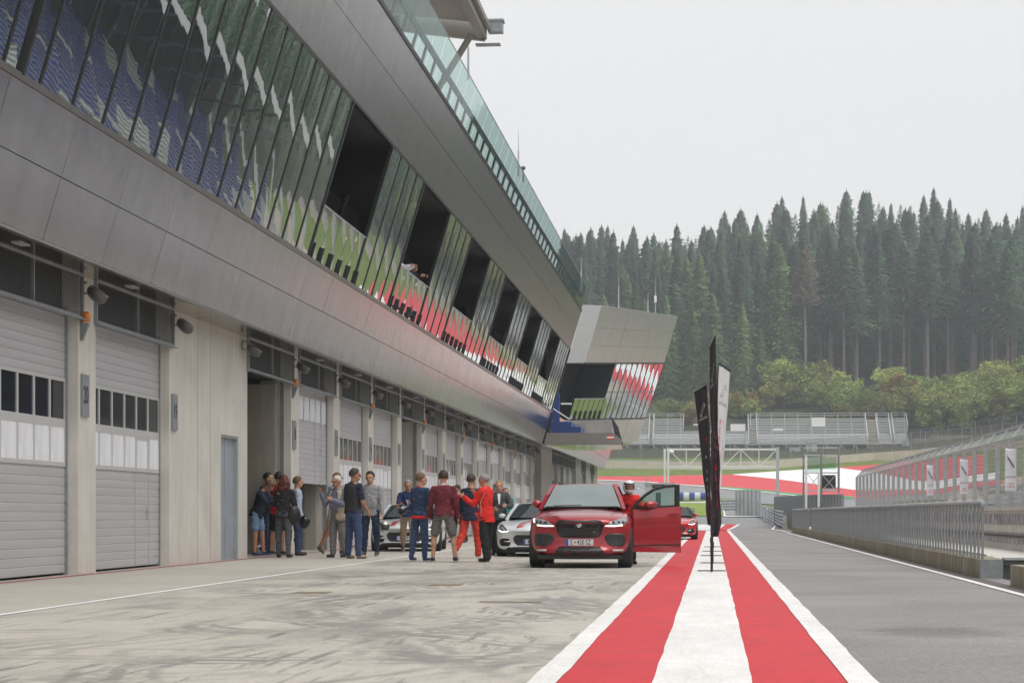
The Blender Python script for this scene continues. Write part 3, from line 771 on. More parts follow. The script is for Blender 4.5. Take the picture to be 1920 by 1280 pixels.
# ---------- window row
Y0W = 27.05; PITCH = BAY/4; ZP0, ZP1 = ZSILL+.06, ZWT-.03
def pane_mesh(seed, z0, z1, w):
    """slightly pillowed, slightly tilted glass sheet; local y along the facade"""
    r = random.Random(seed); g = MB(); n = noise
    bow = r.uniform(.0016, .0034); tw = r.uniform(-.0015, .0015); t2 = r.uniform(-.0015, .0015)
    def fn(u, v):
        z = lerp(z0, z1, v)
        o = -bow*4*(u-.5)**2*1 + tw*(u-.5) + t2*(v-.5) + .0007*noise.noise((u*2+seed, v*3, 1.7))
        x, y, zz = lean(z, u*w, o); return (x, y, zz)
    g.grid(fn, 10, 16); me = g.mesh('window_pane'); me.polygons.foreach_set('use_smooth', [True]*len(me.polygons)); me.materials.append(M_glass); return me
panes = [pane_mesh(k, ZP0, ZP1, PITCH-.06) for k in range(9)]
rails = [pane_mesh(20+k, ZP0, ZP0+1.12, BAY/5-.025) for k in range(5)]
def wpart(name, me, y, par=pb):
    o = bpy.data.objects.new(name, me); C.objects.link(o); o.parent = pb; o.location = (-XW, y-36, 0); return o
mullm = MB(); mullm.prism([lean(ZP0, -.03, -.06), lean(ZP0, .03, -.06), lean(ZP1, .03, -.06), lean(ZP1, -.03, -.06)], (.075*.958, 0, -.075*.287)); mull = mullm.mesh('mullion'); mull.materials.append(M_frame)
mullm = MB(); mullm.prism([lean(ZP0, -.07, -.06), lean(ZP0, .03, -.06), lean(ZP1, .03, -.06), lean(ZP1, -.07, -.06)], (.085*.958, 0, -.085*.287)); mullw = mullm.mesh('mullion'); mullw.materials.append(M_frame)
pst = MB(); pst.prism([lean(ZP0-.02, -.035, -.03), lean(ZP0-.02, .035, -.03), lean(ZP0+.32, .035, -.03), lean(ZP0+.32, -.035, -.03)], (.09*.958, 0, -.09*.287)); pstm = pst.mesh('stanchion'); pstm.materials.append(M_black)
pst = MB(); pst.prism([lean(ZP0-.02, -.035, -.03), lean(ZP0-.02, .035, -.03), lean(ZP0+1.1, .035, -.03), lean(ZP0+1.1, -.035, -.03)], (.09*.958, 0, -.09*.287)); pstl = pst.mesh('stanchion'); pstl.materials.append(M_black)
y = Y0W-BAY*3; k = 0; bays = []
bi = 0
openb = lambda i: i >= 6 and (i-6) % 2 == 0
for i in range(19):
    y = Y0W+BAY*(i-3)
    if y > YE-1: break
    if openb(i) and y+BAY < YE-2:
        wpart('mullion', mullw, y); wpart('mullion', mullw, y+BAY)
        for q in range(5):
            wpart('balustrade_glass', rails[(q+i) % 5], y+.02+q*BAY/5); wpart('stanchion', pstm, y+.1+(q+1)*BAY/5-.1)
        wpart('stanchion', pstm, y+.12)
        mm = MB(); mm.prism([lean(ZP0+1.12, y, -.03), lean(ZP0+1.12, y, .012), lean(ZP0+1.15, y, .012), lean(ZP0+1.15, y, -.03)], (0, BAY, 0)); bp_('handrail', mm, M_galv_l)
        bays.append(y)
    else:
        for q in range(4):
            if y+q*PITCH+PITCH > YE+.3: break
            wpart('window_pane', panes[(i*4+q*5) % 9], y+q*PITCH+.03)
            wpart('mullion', mull, y+q*PITCH)
            if i == 2 and q < 3: wpart('stanchion', pstl, y+q*PITCH+.6)
YG = min(YE, y)
m = MB(); m.prism([lean(ZP0, YE-.2, -.06), lean(ZP0, YE, -.06), lean(ZP1, YE, -.06), lean(ZP1, YE-.2, -.06)], (.1*.958, 0, -.1*.287)); bp_('mullion', m, M_frame)
# lounge interior behind the openings
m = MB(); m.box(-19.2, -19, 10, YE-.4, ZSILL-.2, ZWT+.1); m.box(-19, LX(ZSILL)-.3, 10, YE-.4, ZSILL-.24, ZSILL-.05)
m.box(-19, LX(ZWT)-.12, 10, YE-.4, ZWT+.02, ZWT+.09); m.box(-19, LX(ZSILL)-.3, YE-.5, YE-.3, ZSILL-.05, ZWT); bp_('lounge_interior', m, M_dark)  # near-black colour puts the room's shade in, though daylight enters
for yb in bays:
    m = MB()
    m.box(LX(ZWT)-3.0, LX(ZWT)-2.85, yb-.2, yb+BAY+.2, ZWT-.7, ZWT+.01)
    for q in (0, 1): m.beam((-10.4-q*.8, yb+1.9+q, ZWT+.01), (-10.9, yb+2.4, ZWT-1.2), .12)
    m.beam((-10.9, yb+2.4, ZWT-1.2), (-10.9, yb+2.4, ZWT-1.9), .12)
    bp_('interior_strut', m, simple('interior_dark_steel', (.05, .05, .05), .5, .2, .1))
for yb in bays[1:3]:
    for q in range(4):
        for w in range(2):
            m = MB(); m.box(-12-w*1.6, -11.6-w*1.6, yb+6+q*2.2, yb+6.7+q*2.2, ZWT-.08, ZWT-.03); bp_('ceiling_light', m, emis('ceiling_light', (1, .93, .7), 1.6))
# reveal panel (sloping soffit of each opening)

# ---------- terrace balustrade
m = MB(); m.prism([lean(ZTOP-.05, .2, -.12), lean(ZTOP-.05, .2, .03), lean(ZTOP+.03, .2, .03), lean(ZTOP+.03, .2, -.12)], (0, YE-.2, 0)); bp_('parapet_rail', m, M_frame)
def teal():
    m, nt, bs = newmat('teal_glass'); bs.inputs['Base Color'].default_value = (.55, .72, .68, 1); bs.inputs['Roughness'].default_value = .03
    bs.inputs['Metallic'].default_value = 0; bs.inputs['Alpha'].default_value = 1
    tr = N(nt, 'ShaderNodeBsdfTransparent'); tr.inputs[0].default_value = (.52, .68, .64, 1)
    gl = N(nt, 'ShaderNodeBsdfGlossy'); gl.inputs['Roughness'].default_value = .02; gl.inputs['Color'].default_value = (.8, .9, .88, 1)
    fr = N(nt, 'ShaderNodeFresnel'); fr.inputs[0].default_value = 1.5
    ms = N(nt, 'ShaderNodeMixShader'); gg = N(nt, 'ShaderNodeNewGeometry'); sb = N(nt, 'ShaderNodeMath', operation='SUBTRACT'); sb.inputs[0].default_value = .8; L(nt, gg.outputs['Backfacing'], sb.inputs[1]); ml = N(nt, 'ShaderNodeMath', operation='MULTIPLY', use_clamp=True); L(nt, fr.outputs[0], ml.inputs[0]); L(nt, sb.outputs[0], ml.inputs[1]); L(nt, ml.outputs[0], ms.inputs[0]); L(nt, tr.outputs[0], ms.inputs[1]); L(nt, gl.outputs[0], ms.inputs[2])
    L(nt, ms.outputs[0], nt.nodes['Material Output'].inputs[0]); return m
M_teal = teal()
bal = []
for k in range(3):
    g = MB(); gp = 1.60
    g.quad(lean(ZTOP+.03, .02, 0), lean(ZTOP+.03, gp-.02, 0), lean(ZRAIL, gp-.02, 0), lean(ZRAIL, .02, 0)); me = g.mesh('balustrade_glass'); me.materials.append(M_teal); bal.append(me)
y = 14.6
pm = MB(); pm.prism([lean(ZTOP, -.03, -.08), lean(ZTOP, .03, -.08), lean(ZTOP+.62, .03, -.08), lean(ZTOP+.62, -.03, -.08)], (-.07*.958, 0, .02)); pm = pm.mesh('balustrade_post'); pm.materials.append(M_frame)
while y+1.6 < YE:
    wpart('balustrade_glass', bal[0], y); wpart('balustrade_post', pm, y); y += 1.6
m = MB(); m.prism([lean(ZTOP+.54, 14, -.08), lean(ZTOP+.54, 14, -.17), lean(ZTOP+.66, 14, -.17), lean(ZTOP+.66, 14, -.08)], (0, YE-14.4, 0)); bp_('terrace_rail', m, M_frame)
m = MB(); m.prism([lean(ZRAIL, 14.6, -.022), lean(ZRAIL, 14.6, .004), lean(ZRAIL+.018, 14.6, .004), lean(ZRAIL+.018, 14.6, -.022)], (0, YE-15.4, 0)); bp_('glass_edge', m, M_galv_l)
# roof deck
m = MB(); m.box(-24, LX(ZTOP)-.2, .2, YE-.1, ZTOP-.1, ZTOP-.02); bp_('roof_deck', m, M_conc_mid)
# end cap of upper floor
m = MB(); m.prism([lean(ZS, YE, -.02), lean(ZTOP-.05, YE, -.02), (-24, YE, ZTOP-.05), (-24, YE, ZS)], (0, .12, 0)); bp_('end_wall', m, M_band2)

# ---------- canopy over the terrace
can = empty('terrace_canopy', (-10, 50, 15), 0, 'grey membrane canopy on steel beams above the glass terrace rail', 'canopy')
def cpart(name, mb, mat, smooth=False):
    o = mb.build(name, mat, can, smooth); o.matrix_parent_inverse = Matrix.Translation((10, -50, -15)); return o
YC = 60.0
e0 = P(905, 62, YC); XC, ZC = e0.x, e0.z
M_memb = simple('membrane', (.42, .40, .385), .7, 0, .06, .8)
M_beam = simple('canopy_steel', (.30, .28, .26), .5, .3, .1, 3)
g = MB()
def memb(u, v):
    x = lerp(XC-.25, XC-7.5, u); y = lerp(YC-.35, 26, v)
    return (x, y, ZC+.25+.9*u*(1)-.5*sin(pi*u)*abs(sin(pi*(YC-.35-y)/5.6)))
g.grid(memb, 16, 48); cpart('membrane', g, M_memb, True)
g = MB(); g.beam((XC, YC, ZC), (XC, 26, ZC), .26, .42); g.mat(1); g.beam((XC+.22, YC, ZC+.1), (XC+.22, 26, ZC+.1), .10, .16); cpart('edge_beam', g, [M_beam, M_galv_l])
g = MB(); g.beam((XC+.1, YC, ZC+.0), (XC-7, YC, ZC+1.0), .22, .5); cpart('end_beam', g, M_beam)
for yy in (YC-5.6, YC-11.2, YC-16.8, YC-22.4):
    g = MB(); g.beam((XC, yy, ZC), (XC-7, yy, ZC+.9), .2, .3); cpart('cross_beam', g, M_beam)
for yy in (YC-.3, YC-11.2, YC-22.4):
    g = MB(); g.tube((XC-.3, yy, ZC-.1), (XC-2.2, yy, ZTOP+.2), .10, n=10); cpart('brace', g, M_beam)
    g = MB(); g.tube((XC-2.6, yy, ZTOP-.1), (XC-2.6, yy, ZC+.5), .11, n=10); cpart('column', g, M_beam)
g = MB(); g.box(XC+.18, XC+.62, YC-.2, YC+.15, ZC-.02, ZC+.30); g.mat(1); g.box(XC+.14, XC+.66, YC-.25, YC+.2, ZC+.30, ZC+.36); g.box(XC-.2, XC+.55, YC-.2, YC+.1, ZC-.40, ZC-.36); cpart('end_bracket', g, [M_galv, M_beam])

# ---------- antennas on the roof
def antenna(px, py0, py1, Y, label, box=False):
    a = P(px, py0, Y); t = P(px, py1, Y)
    e = empty('antenna', a, 0, label, 'antenna'); g = MB(); h = t.z-a.z
    g.tube((0, 0, 0), (0, 0, h*.55), .035 if not box else .03, n=6); g.tube((0, 0, h*.55), (0, 0, h), .018, .008, n=6); g.build('mast', M_galv_l, e)
    if box: g = MB(); g.box(-.09, .09, -.06, .06, h*.30, h*.48); g.build('antenna_box', M_white, e)
    return e
antenna(878, 150, 40, 62, 'thin pole hanging beside the canopy end above the terrace')
antenna(972, 330, 243, 76, 'thin antenna standing behind the middle of the glass terrace rail')
antenna(1090, 545, 480, 108, 'short thin antenna at the far end of the glass terrace rail')
# small roof camera
a = P(981, 318, 78); e = empty('surveillance_camera', a, 0, 'small domed camera peeking over the glass terrace rail', 'camera'); g = MB(); g.tube((0, 0, -.5), (0, 0, .0), .03); g.build('bracket', M_galv, e); g = MB(); g.ell((0, 0, .06), (.10, .10, .08)); g.build('dome', M_lampg, e, True)

# ---------- numbers, floodlights, beacons on the pillars
num = 20
flood = None; beac = None
for i, y in enumerate([31.15, 36.55]+PIL2):
    n = num-i
    s = empty('garage_number_sign', (XW, y+.12, 2.86), 0, ('grey plate reading %d on the pillar right of garage door' % n), 'sign', 'garage number plates')
    s['label'] = 'grey plate lettered %d on its concrete pillar' % n
    g = MB(); g.box(.002, .035, 0, .36, -.30, .38); g.build('plate', M_plate, s)
    text_mesh(str(n), .40, M_ink, 'numerals', s, face_M((.039, .18, .04), (1, 0, 0)), sx=.62, bold=.004)
names = []
def floodlight():
    e = empty('floodlight', (0, 0, 0))
    g = MB(); g.beam((0, .0, .24), (0, 0, .02), .04); g.beam((-.02, 0, .24), (.12, 0, .24), .05); g.beam((0, 0, .03), (.26, .02, .0), .04); g.build('bracket', M_galv, e)
    g = MB(); Mx = Matrix.Translation((.30, .05, -.02)) @ Matrix.Rotation(R(38), 4, 'Y') @ Matrix.Rotation(R(-20), 4, 'X')
    g.lathe([(0, -.10), (.13, -.10), (.20, -.06), (.23, .0), (.225, .07), (.20, .09), (0, .09)], 20, Mx); o = g.build('housing', M_lampg, e, True); auto_smooth(o, 40)
    g = MB(); g.obox((0, 0, 0), (.34, .36, .05), Matrix.Rotation(R(38), 3, 'Y')); o = g.build('visor', M_galv, e); o.location = (.36, .06, .06)
    return e
def beacon():
    e = empty('warning_beacon', (0, 0, 0))
    g = MB(); g.box(0, .03, -.05, .05, -.30, 0); g.add([(0.03, -.04, -.02), (.03, .04, -.02), (.14, .04, -.02), (.14, -.04, -.02), (.03, -.04, -.30), (.03, .04, -.30)], [(0, 1, 2, 3), (0, 3, 4), (1, 5, 2), (3, 2, 5, 4)]); g.build('bracket', M_galv, e)
    g = MB(); g.lathe([(0, .0), (.075, .0), (.075, .11), (.05, .16), (0, .17)], 14, Matrix.Translation((.08, 0, 0))); g.build('lens', M_amber, e, True)
    return e
F0 = floodlight(); F0.scale = (.78,)*3; B0 = beacon(); ff = bb = 0
ORD = ['nearest', 'second', 'third', 'fourth', 'fifth', 'sixth', 'seventh', 'eighth', 'ninth', 'tenth', 'eleventh', 'twelfth', 'thirteenth', 'fourteenth', 'fifteenth']
for i, y in enumerate([31.15, 36.55, 42.2]+PIL2):
    n = 20 if i == 0 else 19 if i == 1 else None if i == 2 else 18-(i-3)
    where = ('drum floodlight under the soffit above garage plate %d' % n) if n else 'drum floodlight at the wall corner beside the open garage'
    loc = (XW+.02, y+.10, 4.52)
    if i == 0: F0.location = loc; o = F0
    else: o = copy_tree(F0, loc)
    tag(o, where, 'floodlight', 'floodlights under the soffit')
for i, y in enumerate([31.15]+PIL2[0::2]):
    n = 20 if i == 0 else 18-2*(i-1)
    loc = (XW+.005, y+.14, 4.08)
    if i == 0: B0.location = loc; o = B0
    else: o = copy_tree(B0, loc)
    tag(o, 'orange warning beacon on the pillar of garage plate %d' % n, 'beacon', 'orange beacons on the pillars')
# ------------------------------------------------------------------ pit exit, track, run-off
def XY(pts): return [(lambda q: (q.x, q.y))(hit(x, y)) for x, y in pts]
def band(name, near, far, mat, off, n=60, m=8): return drape(name, XY(near), XY(far), mat, off, n, m)
xs = [1020, 1120, 1220, 1320, 1420, 1520, 1620, 1720, 1820, 1920, 2050, 2250]
trk_lo = [(1020, 936), (1120, 936), (1220, 938), (1320, 941), (1420, 944), (1520, 950), (1620, 950), (1720, 938), (1820, 930), (1920, 924), (2050, 912), (2250, 895)]
trk_hi = [(1020, 898), (1120, 900), (1220, 904.5), (1320, 912.5), (1420, 922), (1520, 933), (1620, 936), (1720, 926), (1820, 914), (1920, 906), (2050, 894), (2250, 875)]
red_hi = [(1020, 894), (1120, 893.5), (1220, 893), (1320, 890.5), (1375, 890), (1450, 898), (1520, 907), (1600, 919), (1720, 918), (1820, 905), (1880, 900)]
wht_hi = [(1374, 889.7), (1440, 885), (1500, 881), (1572, 877), (1630, 885), (1690, 896), (1760, 902), (1840, 890), (1870, 886)]
wht_lo = [(1374, 890.3), (1450, 898), (1520, 907), (1600, 919), (1720, 918), (1820, 905), (1870, 900)]
rd2_hi = [(1571, 876.6), (1620, 873), (1680, 867), (1740, 861), (1800, 856), (1850, 852)]
rd2_lo = [(1571, 877.4), (1630, 885), (1690, 896), (1760, 902), (1850, 889)]
band('track', trk_lo, trk_hi, M_asph2, .05)
kerb_lo = [(1300, 911), (1375, 917), (1450, 925), (1520, 933), (1600, 936)]
kerb_hi = [(1300, 909.5), (1375, 914.5), (1450, 921.5), (1520, 929), (1600, 932)]
band('kerb_strip', kerb_lo, kerb_hi, M_fgreen, .11)
band('runoff_red', trk_hi[:-3]+[(1880, 909)], red_hi, M_fred, .07)
band('runoff_white', wht_lo, wht_hi, M_fwhite, .09)
band('runoff_red', rd2_lo, rd2_hi, M_fred, .07)
for i, off in enumerate((.13, )):
    band('white_line', [(1020, 899), (1120, 901), (1220, 905.5), (1320, 913.5), (1420, 923), (1520, 934)], [(1020, 898), (1120, 900), (1220, 904.3), (1320, 912.2), (1420, 921.7), (1520, 932.7)], M_fwhite, off)
# lawn patch and pit exit road
band('lawn', [(1262, 968), (1300, 968), (1345, 968), (1358, 968)], [(1262, 942), (1290, 942), (1340, 942), (1351, 942)], M_lawn, .06, 20, 6)
band('lawn', [(1262, 940), (1380, 940)], [(1262, 934), (1370, 934)], M_lawn, .06, 20, 4)
band('exit_road', [(1353, 968), (1400, 969), (1452, 969.5)], [(1345, 936), (1370, 936.5), (1420, 941)], M_asph2, .05, 20, 8)
band('white_line', [(1262, 943.5), (1350, 943.5)], [(1262, 942), (1350, 942)], M_fwhite, .09, 20, 1)
band('white_line', [(1355.5, 969), (1358, 966), (1352, 948), (1348, 940)], [(1359.5, 969), (1360.5, 966), (1354, 948), (1349.5, 940)], M_fwhite, .10, 20, 1)
band('white_line', [(1358, 970), (1454, 970.5)], [(1358, 969.0), (1454, 969.5)], M_fwhite, .10, 20, 1)
drape('white_line', [(3.68, 103), (3.63, 108), (3.35, 116)]+XY([(1458.5, 975), (1457, 967), (1445, 958), (1431, 950)]), [(3.80, 103.2), (3.76, 108.4), (3.5, 116.5)]+XY([(1461, 975), (1459.8, 966.5), (1447.5, 957), (1433.5, 949.5)]), M_fwhite, .045, 50, 1)
# stripes bend at their far end
def bend(name, a0, a1, mat, off): drape(name, [(a0, 111.8), (a0*.5+a1*.5+.15, 116), (a0+.9, 142)], [(a1, 111.8), (a1+.18, 116), (a1+.9, 142)], mat, off, 24, 2)
drape('white_band', [(-.95, 111.9), (-1.25, 118), (-1.2, 142)], [(.232, 111.9), (.30, 118), (.95, 142)], M_pwhite, .030, 24, 4)
drape('red_band', [(.232, 111.9), (.30, 118), (.95, 142)], [(.785, 111.9), (.86, 117), (1.75, 142)], M_pred, .034, 24, 2)
drape('white_line', [(.785, 111.9), (.86, 117), (1.75, 142)], [(.965, 111.9), (1.06, 117), (2.0, 142)], M_pwhite, .038, 24, 1)

# right hand side: strip between kerb and wall, main straight, verge
drape('gutter', [(3.82, -20), (3.82, 104)], [(4.08, -20), (4.08, 104)], simple('dark_asphalt', (.10, .085, .08), .7, 0, .25, 6, obj=False), .004, 4, 1)  # darker asphalt strip along the foot of the wall
drape('straight', [(7.7, -60), (7.7, 120), (10, 170), (18, 215)], [(30, -60), (30, 120), (32, 170), (40, 205)], M_asph2, .02, 60, 4)
drape('mirrored_asphalt', [(30.2, -60), (30.2, 236)], [(40, -60), (40, 236)], M_asph2, .04, 60, 6)  # unseen grey strip added so the cladding mirrors grey instead of grass
drape('runoff_gravel', [(27, 235), (30, 262)], [(70, 215), (75, 240)], M_gravel, .05, 8, 12)
# service road seen in the mirror glass
drape('mirrored_asphalt', [(34, 236), (60, 268), (92, 262)], [(34, 241), (60, 274), (96, 270)], M_asph2, .10, 24, 2)
drape('mirrored_asphalt', [(42, 205), (70, 232), (110, 236)], [(42, 209), (70, 239), (112, 243)], M_asph2, .10, 24, 2)

# ------------------------------------------------------------------ concrete kerb wall with tubular railing
def kerbwall(y0, y1, label, joints):
    e = empty('kerb_wall', (4.07, y0, 0), 0, label, 'wall'); g = MB()
    ys = [y0]+[j for j in joints if y0 < j < y1]+[y1]
    for a, c in zip(ys, ys[1:]): g.box(0, .42, a-y0+.006, c-y0-.006, -.1, .29)
    g.build('wall_block', M_conc_dark, e); g = MB()
    for j in joints:
        if y0 < j < y1: g.box(-.008, .43, j-y0-.16, j-y0+.16, -.1, .298)
    if g.v: g.build('joint_cover', M_conc_mid, e)
    return e
kerbwall(31.2, 104, 'long stained low concrete wall carrying the bar railing', [32.9, 41.1, 49.7, 58.4, 67, 75.8, 84.5, 93])
kerbwall(14, 27.9, 'short stained concrete block at the right edge nearest the camera', [25.5])
# steel end post and drain opening between the two
e = empty('steel_gate_box', (4.07, 28.0, 0), 0, 'galvanised steel box with dark opening between the two concrete blocks', 'gate')
g = MB(); g.box(0, .34, 2.95, 3.15, -.05, .29); g.build('end_post', M_galv, e)
g = MB(); g.box(.35, 2.2, 3.0, 3.08, -.02, .20); g.mat(1); g.box(.35, 2.2, 2.94, 2.995, .20, .28); g.build('drain_panel', [simple('drain_dark', (.10, .11, .12), .5, .3, .2), M_galv], e)
g = MB(); g.box(.35, 2.4, 2.9, 3.15, .285, .32); g.build('cover_plate', M_galv_l, e)
# platform behind
m = MB(); m.box(4.49, 5.74, 31.2, 104, -.05, .285); m.box(4.49, 5.74, 14, 27.8, -.05, .285)
pf = m.build('platform', M_conc); tag(pf, kind='structure')
# tubular railing in modules
rl = empty('bar_railing', (4.12, 31.1, .29), 0, 'grey tubular bar railing along the top of the long low wall', 'railing')
mod = MB()
for k in range(4):
    y = k*.46
    mod.tube((0, y, 0), (0, y, .86), .019, n=6)
    mod.box(-.03, .06, y-.05, y+.05, .80, .85)
modm = mod.mesh('bar_panel'); modm.materials.append(M_galv)
nM = 0; y = 0
while y+31.1 < 103.4:
    if not (84.0 < y+31.1 < 86.2):
        o = bpy.data.objects.new('bar_panel', modm); C.objects.link(o); o.parent = rl; o.location = (0, y, 0); nM += 1
    y += 1.84
g = MB(); g.tube((0, -.03, .875), (0, 53, .875), .03, n=8); g.tube((0, 55.2, .875), (0, 72.2, .875), .03, n=8); g.build('top_rail', M_galv_l, rl)
g = MB(); g.tube((.05, 0, .06), (.05, 53, .06), .016, n=6); g.build('bottom_rail', M_galv, rl)

# ------------------------------------------------------------------ pit wall
M_adv = None
def adv_mat():
    m, nt, bs = newmat('sticker_band'); geo = N(nt, 'ShaderNodeNewGeometry')
    mp = N(nt, 'ShaderNodeMapping'); mp.inputs['Scale'].default_value = (1, 2.3, .8); L(nt, geo.outputs['Position'], mp.inputs[0])
    n = N(nt, 'ShaderNodeTexNoise'); n.inputs['Scale'].default_value = 5; n.inputs['Detail'].default_value = 5; L(nt, mp.outputs[0], n.inputs['Vector'])
    cr = N(nt, 'ShaderNodeValToRGB'); el = cr.color_ramp.elements; el[0].position = .35; el[0].color = (.08, .08, .10, 1); el[1].position = .66; el[1].color = (.65, .65, .68, 1)
    q = el.new(.5); q.color = (.26, .26, .30, 1); q = el.new(.56); q.color = (.36, .24, .26, 1); L(nt, n.outputs['Fac'], cr.inputs['Fac']); L(nt, cr.outputs[0], bs.inputs['Base Color']); bs.inputs['Roughness'].default_value = .4
    return m
M_adv = adv_mat()
pw = empty('pit_wall', (5.74, 10, 0), 0, 'long concrete pit wall with rows of worn stickers behind the railing', 'wall')
g = MB(); g.box(0, .30, 0, 96, -.1, 1.04); g.box(-.03, 2.1, 0, 96, 1.045, 1.12); g.box(.3, 2.0, 0, 96, .9, 1.04); g.build('wall_body', M_conc, pw)
g = MB(); g.box(-.012, -.002, 0, 96, .78, .98); g.box(-.012, -.002, 0, 96, .42, .52); g.box(-.012, -.002, 0, 96, .58, .62); g.build('sticker_band', M_adv, pw)
g = MB(); g.box(-.03, -.0, 0, 96, .535, .565); g.build('dark_rail', M_black, pw)
# ------------------------------------------------------------------ catch fence
def mesh_mat():
    m, nt, bs = newmat('wire_mesh'); geo = N(nt, 'ShaderNodeNewGeometry')
    bs.inputs['Base Color'].default_value = (.34, .36, .37, 1); bs.inputs['Metallic'].default_value = .2; bs.inputs['Roughness'].default_value = .5
    tr = N(nt, 'ShaderNodeBsdfTransparent'); ms = N(nt, 'ShaderNodeMixShader'); ms.inputs[0].default_value = .42
    n = N(nt, 'ShaderNodeTexNoise'); n.inputs['Scale'].default_value = 1.5; L(nt, geo.outputs['Position'], n.inputs['Vector'])
    a = N(nt, 'ShaderNodeMapRange'); a.inputs['To Min'].default_value = .42; a.inputs['To Max'].default_value = .62; L(nt, n.outputs['Fac'], a.inputs['Value']); L(nt, a.outputs[0], ms.inputs[0])
    L(nt, tr.outputs[0], ms.inputs[1]); L(nt, bs.outputs[0], ms.inputs[2]); L(nt, ms.outputs[0], nt.nodes['Material Output'].inputs[0]); return m
M_mesh = mesh_mat()
M_meshf = simple('far_wire_mesh', (.16, .17, .18), .5, .2, 0, alpha=.20)
cf = empty('catch_fence', (7.5, 30, 1.12), 0, 'tall grey catch fence with bent top standing on the pit wall', 'fence')
XF = 0; KN = 1.75
pmb = MB(); pmb.box(-.055, .055, -.06, .06, 0, KN); pmb.beam((0, 0, KN-.02), (.30, 0, KN+.33), .07, .07); pmf = pmb.mesh('fence_post'); pmf.materials.append(simple('fence_steel', (.50, .52, .53), .5, .3, .12, 5))
y = 51.3-2.35*6; ys = []
while y < 106:
    o = bpy.data.objects.new('fence_post', pmf); C.objects.link(o); o.parent = cf; o.location = (0, y-30, 0); ys.append(y-30); y += 2.35
g = MB(); g.beam((.30, ys[0], KN+.34), (.30, ys[-1], KN+.34), .06); g.beam((0, ys[0], KN), (0, ys[-1], KN), .045); g.beam((0, ys[0], .05), (0, ys[-1], .05), .06)
g.build('rail', M_galv_l, cf)
g = MB()
for k in range(15): z = .12+k*.112; g.beam((.05, ys[0], z), (.05, ys[-1], z), .009)
g.build('cable', M_galv, cf)
g = MB(); g.quad((.06, ys[0], .05), (.06, ys[-1], .05), (.06, ys[-1], KN), (.06, ys[0], KN)); g.quad((.06, ys[0], KN), (.06, ys[-1], KN), (.34, ys[-1], KN+.34), (.34, ys[0], KN+.34)); g.build('wire_mesh', M_mesh, cf)
# end fence beyond, set across
def flag_cloth(name, w, h, mat, parent, n=(8, 20), amp=.02, seed=1, th=.004):
    g = MB()
    def fn(u, v):
        return (u*w, amp*noise.noise((u*2.2+seed, v*2.5, seed))*2, -v*h+.02*noise.noise((u*3, seed, v)))
    g.grid(fn, *n); o = g.build(name, mat, parent, True)
    s = o.modifiers.new('thickness', 'SOLIDIFY'); s.thickness = th; return o
M_cloth_w = simple('white_cloth', (.84, .83, .88), .8, 0, .05, 8)
LEAP = [(0, .20), (.10, .30), (.22, .36), (.30, .48), (.42, .60), (.58, .68), (.70, .80), (.80, .98), (.90, 1.0), (.98, .92), (.95, .86), (.86, .84), (.84, .76), (.92, .66), (1.0, .62), (.96, .58), (.84, .60), (.74, .56), (.66, .44), (.58, .36), (.44, .30), (.36, .16), (.22, .06), (.16, -.02), (.10, 0), (.18, .14), (.24, .22), (.12, .20)]
def emblem(w, h, mat, parent, M, outline=False, lw=.02):
    """a leaping animal drawn as a flat mark"""
    g = MB(); pts = [Vector((x*w-w/2, y*h-h/2, 0)) for x, y in LEAP]
    if outline:
        for a, c in zip(pts, pts[1:]+pts[:1]): g.beam(a, c, lw, .002)
    else: g.add(pts, [tuple(range(len(pts)))])
    me = g.mesh('emblem'); b = bmesh.new(); b.from_mesh(me)
    if not outline: bmesh.ops.triangulate(b, faces=b.faces)
    b.to_mesh(me); b.free(); me.transform(M); return link('emblem', me, mat, parent)
M_redink = simple('red_lettering', (.45, .02, .06), .5, 0, 0)
for (x0, x1, yt, yb, lab) in ((1884.5, 1906, 841, 921, 'white banner with dark emblem, nearest of three on the catch fence'), (1799.5, 1815.5, 861, 927, 'white banner with dark emblem, middle one on the catch fence'), (1737.5, 1750.5, 872, 929, 'white banner with dark emblem, farthest of three on the catch fence')):
    xc = (x0+x1)/2; r_ = xc-VX; Yb = 7.4*(3772/r_+.1)
    a = P(x0, yt, Yb); c = P(x1, yb, Yb)
    e = empty('fence_banner', a, 0, lab, 'banner', 'banners on the catch fence')
    w, h = c.x-a.x, a.z-c.z
    flag_cloth('cloth', w, h, M_cloth_w, e, amp=.018, seed=xc % 7)
    emblem(h*.36, w*.38, simple('dark_mark', (.12, .03, .08), .5, 0, 0), e, Matrix.Translation((w*.46, -.045, -h*.30)) @ Matrix.Rotation(pi/2, 4, 'X') @ Matrix.Rotation(R(-72), 4, 'Z'))
    text_mesh('JAGUAR', w*.26, M_ink, 'lettering', e, face_M((w*.5, -.045, -h*.66), (0, -1, 0)), sx=.9)
    text_mesh('TEST\nDRIVE', w*.24, M_redink, 'lettering', e, face_M((w*.5, -.045, -h*.86), (0, -1, 0)), sx=1.1)

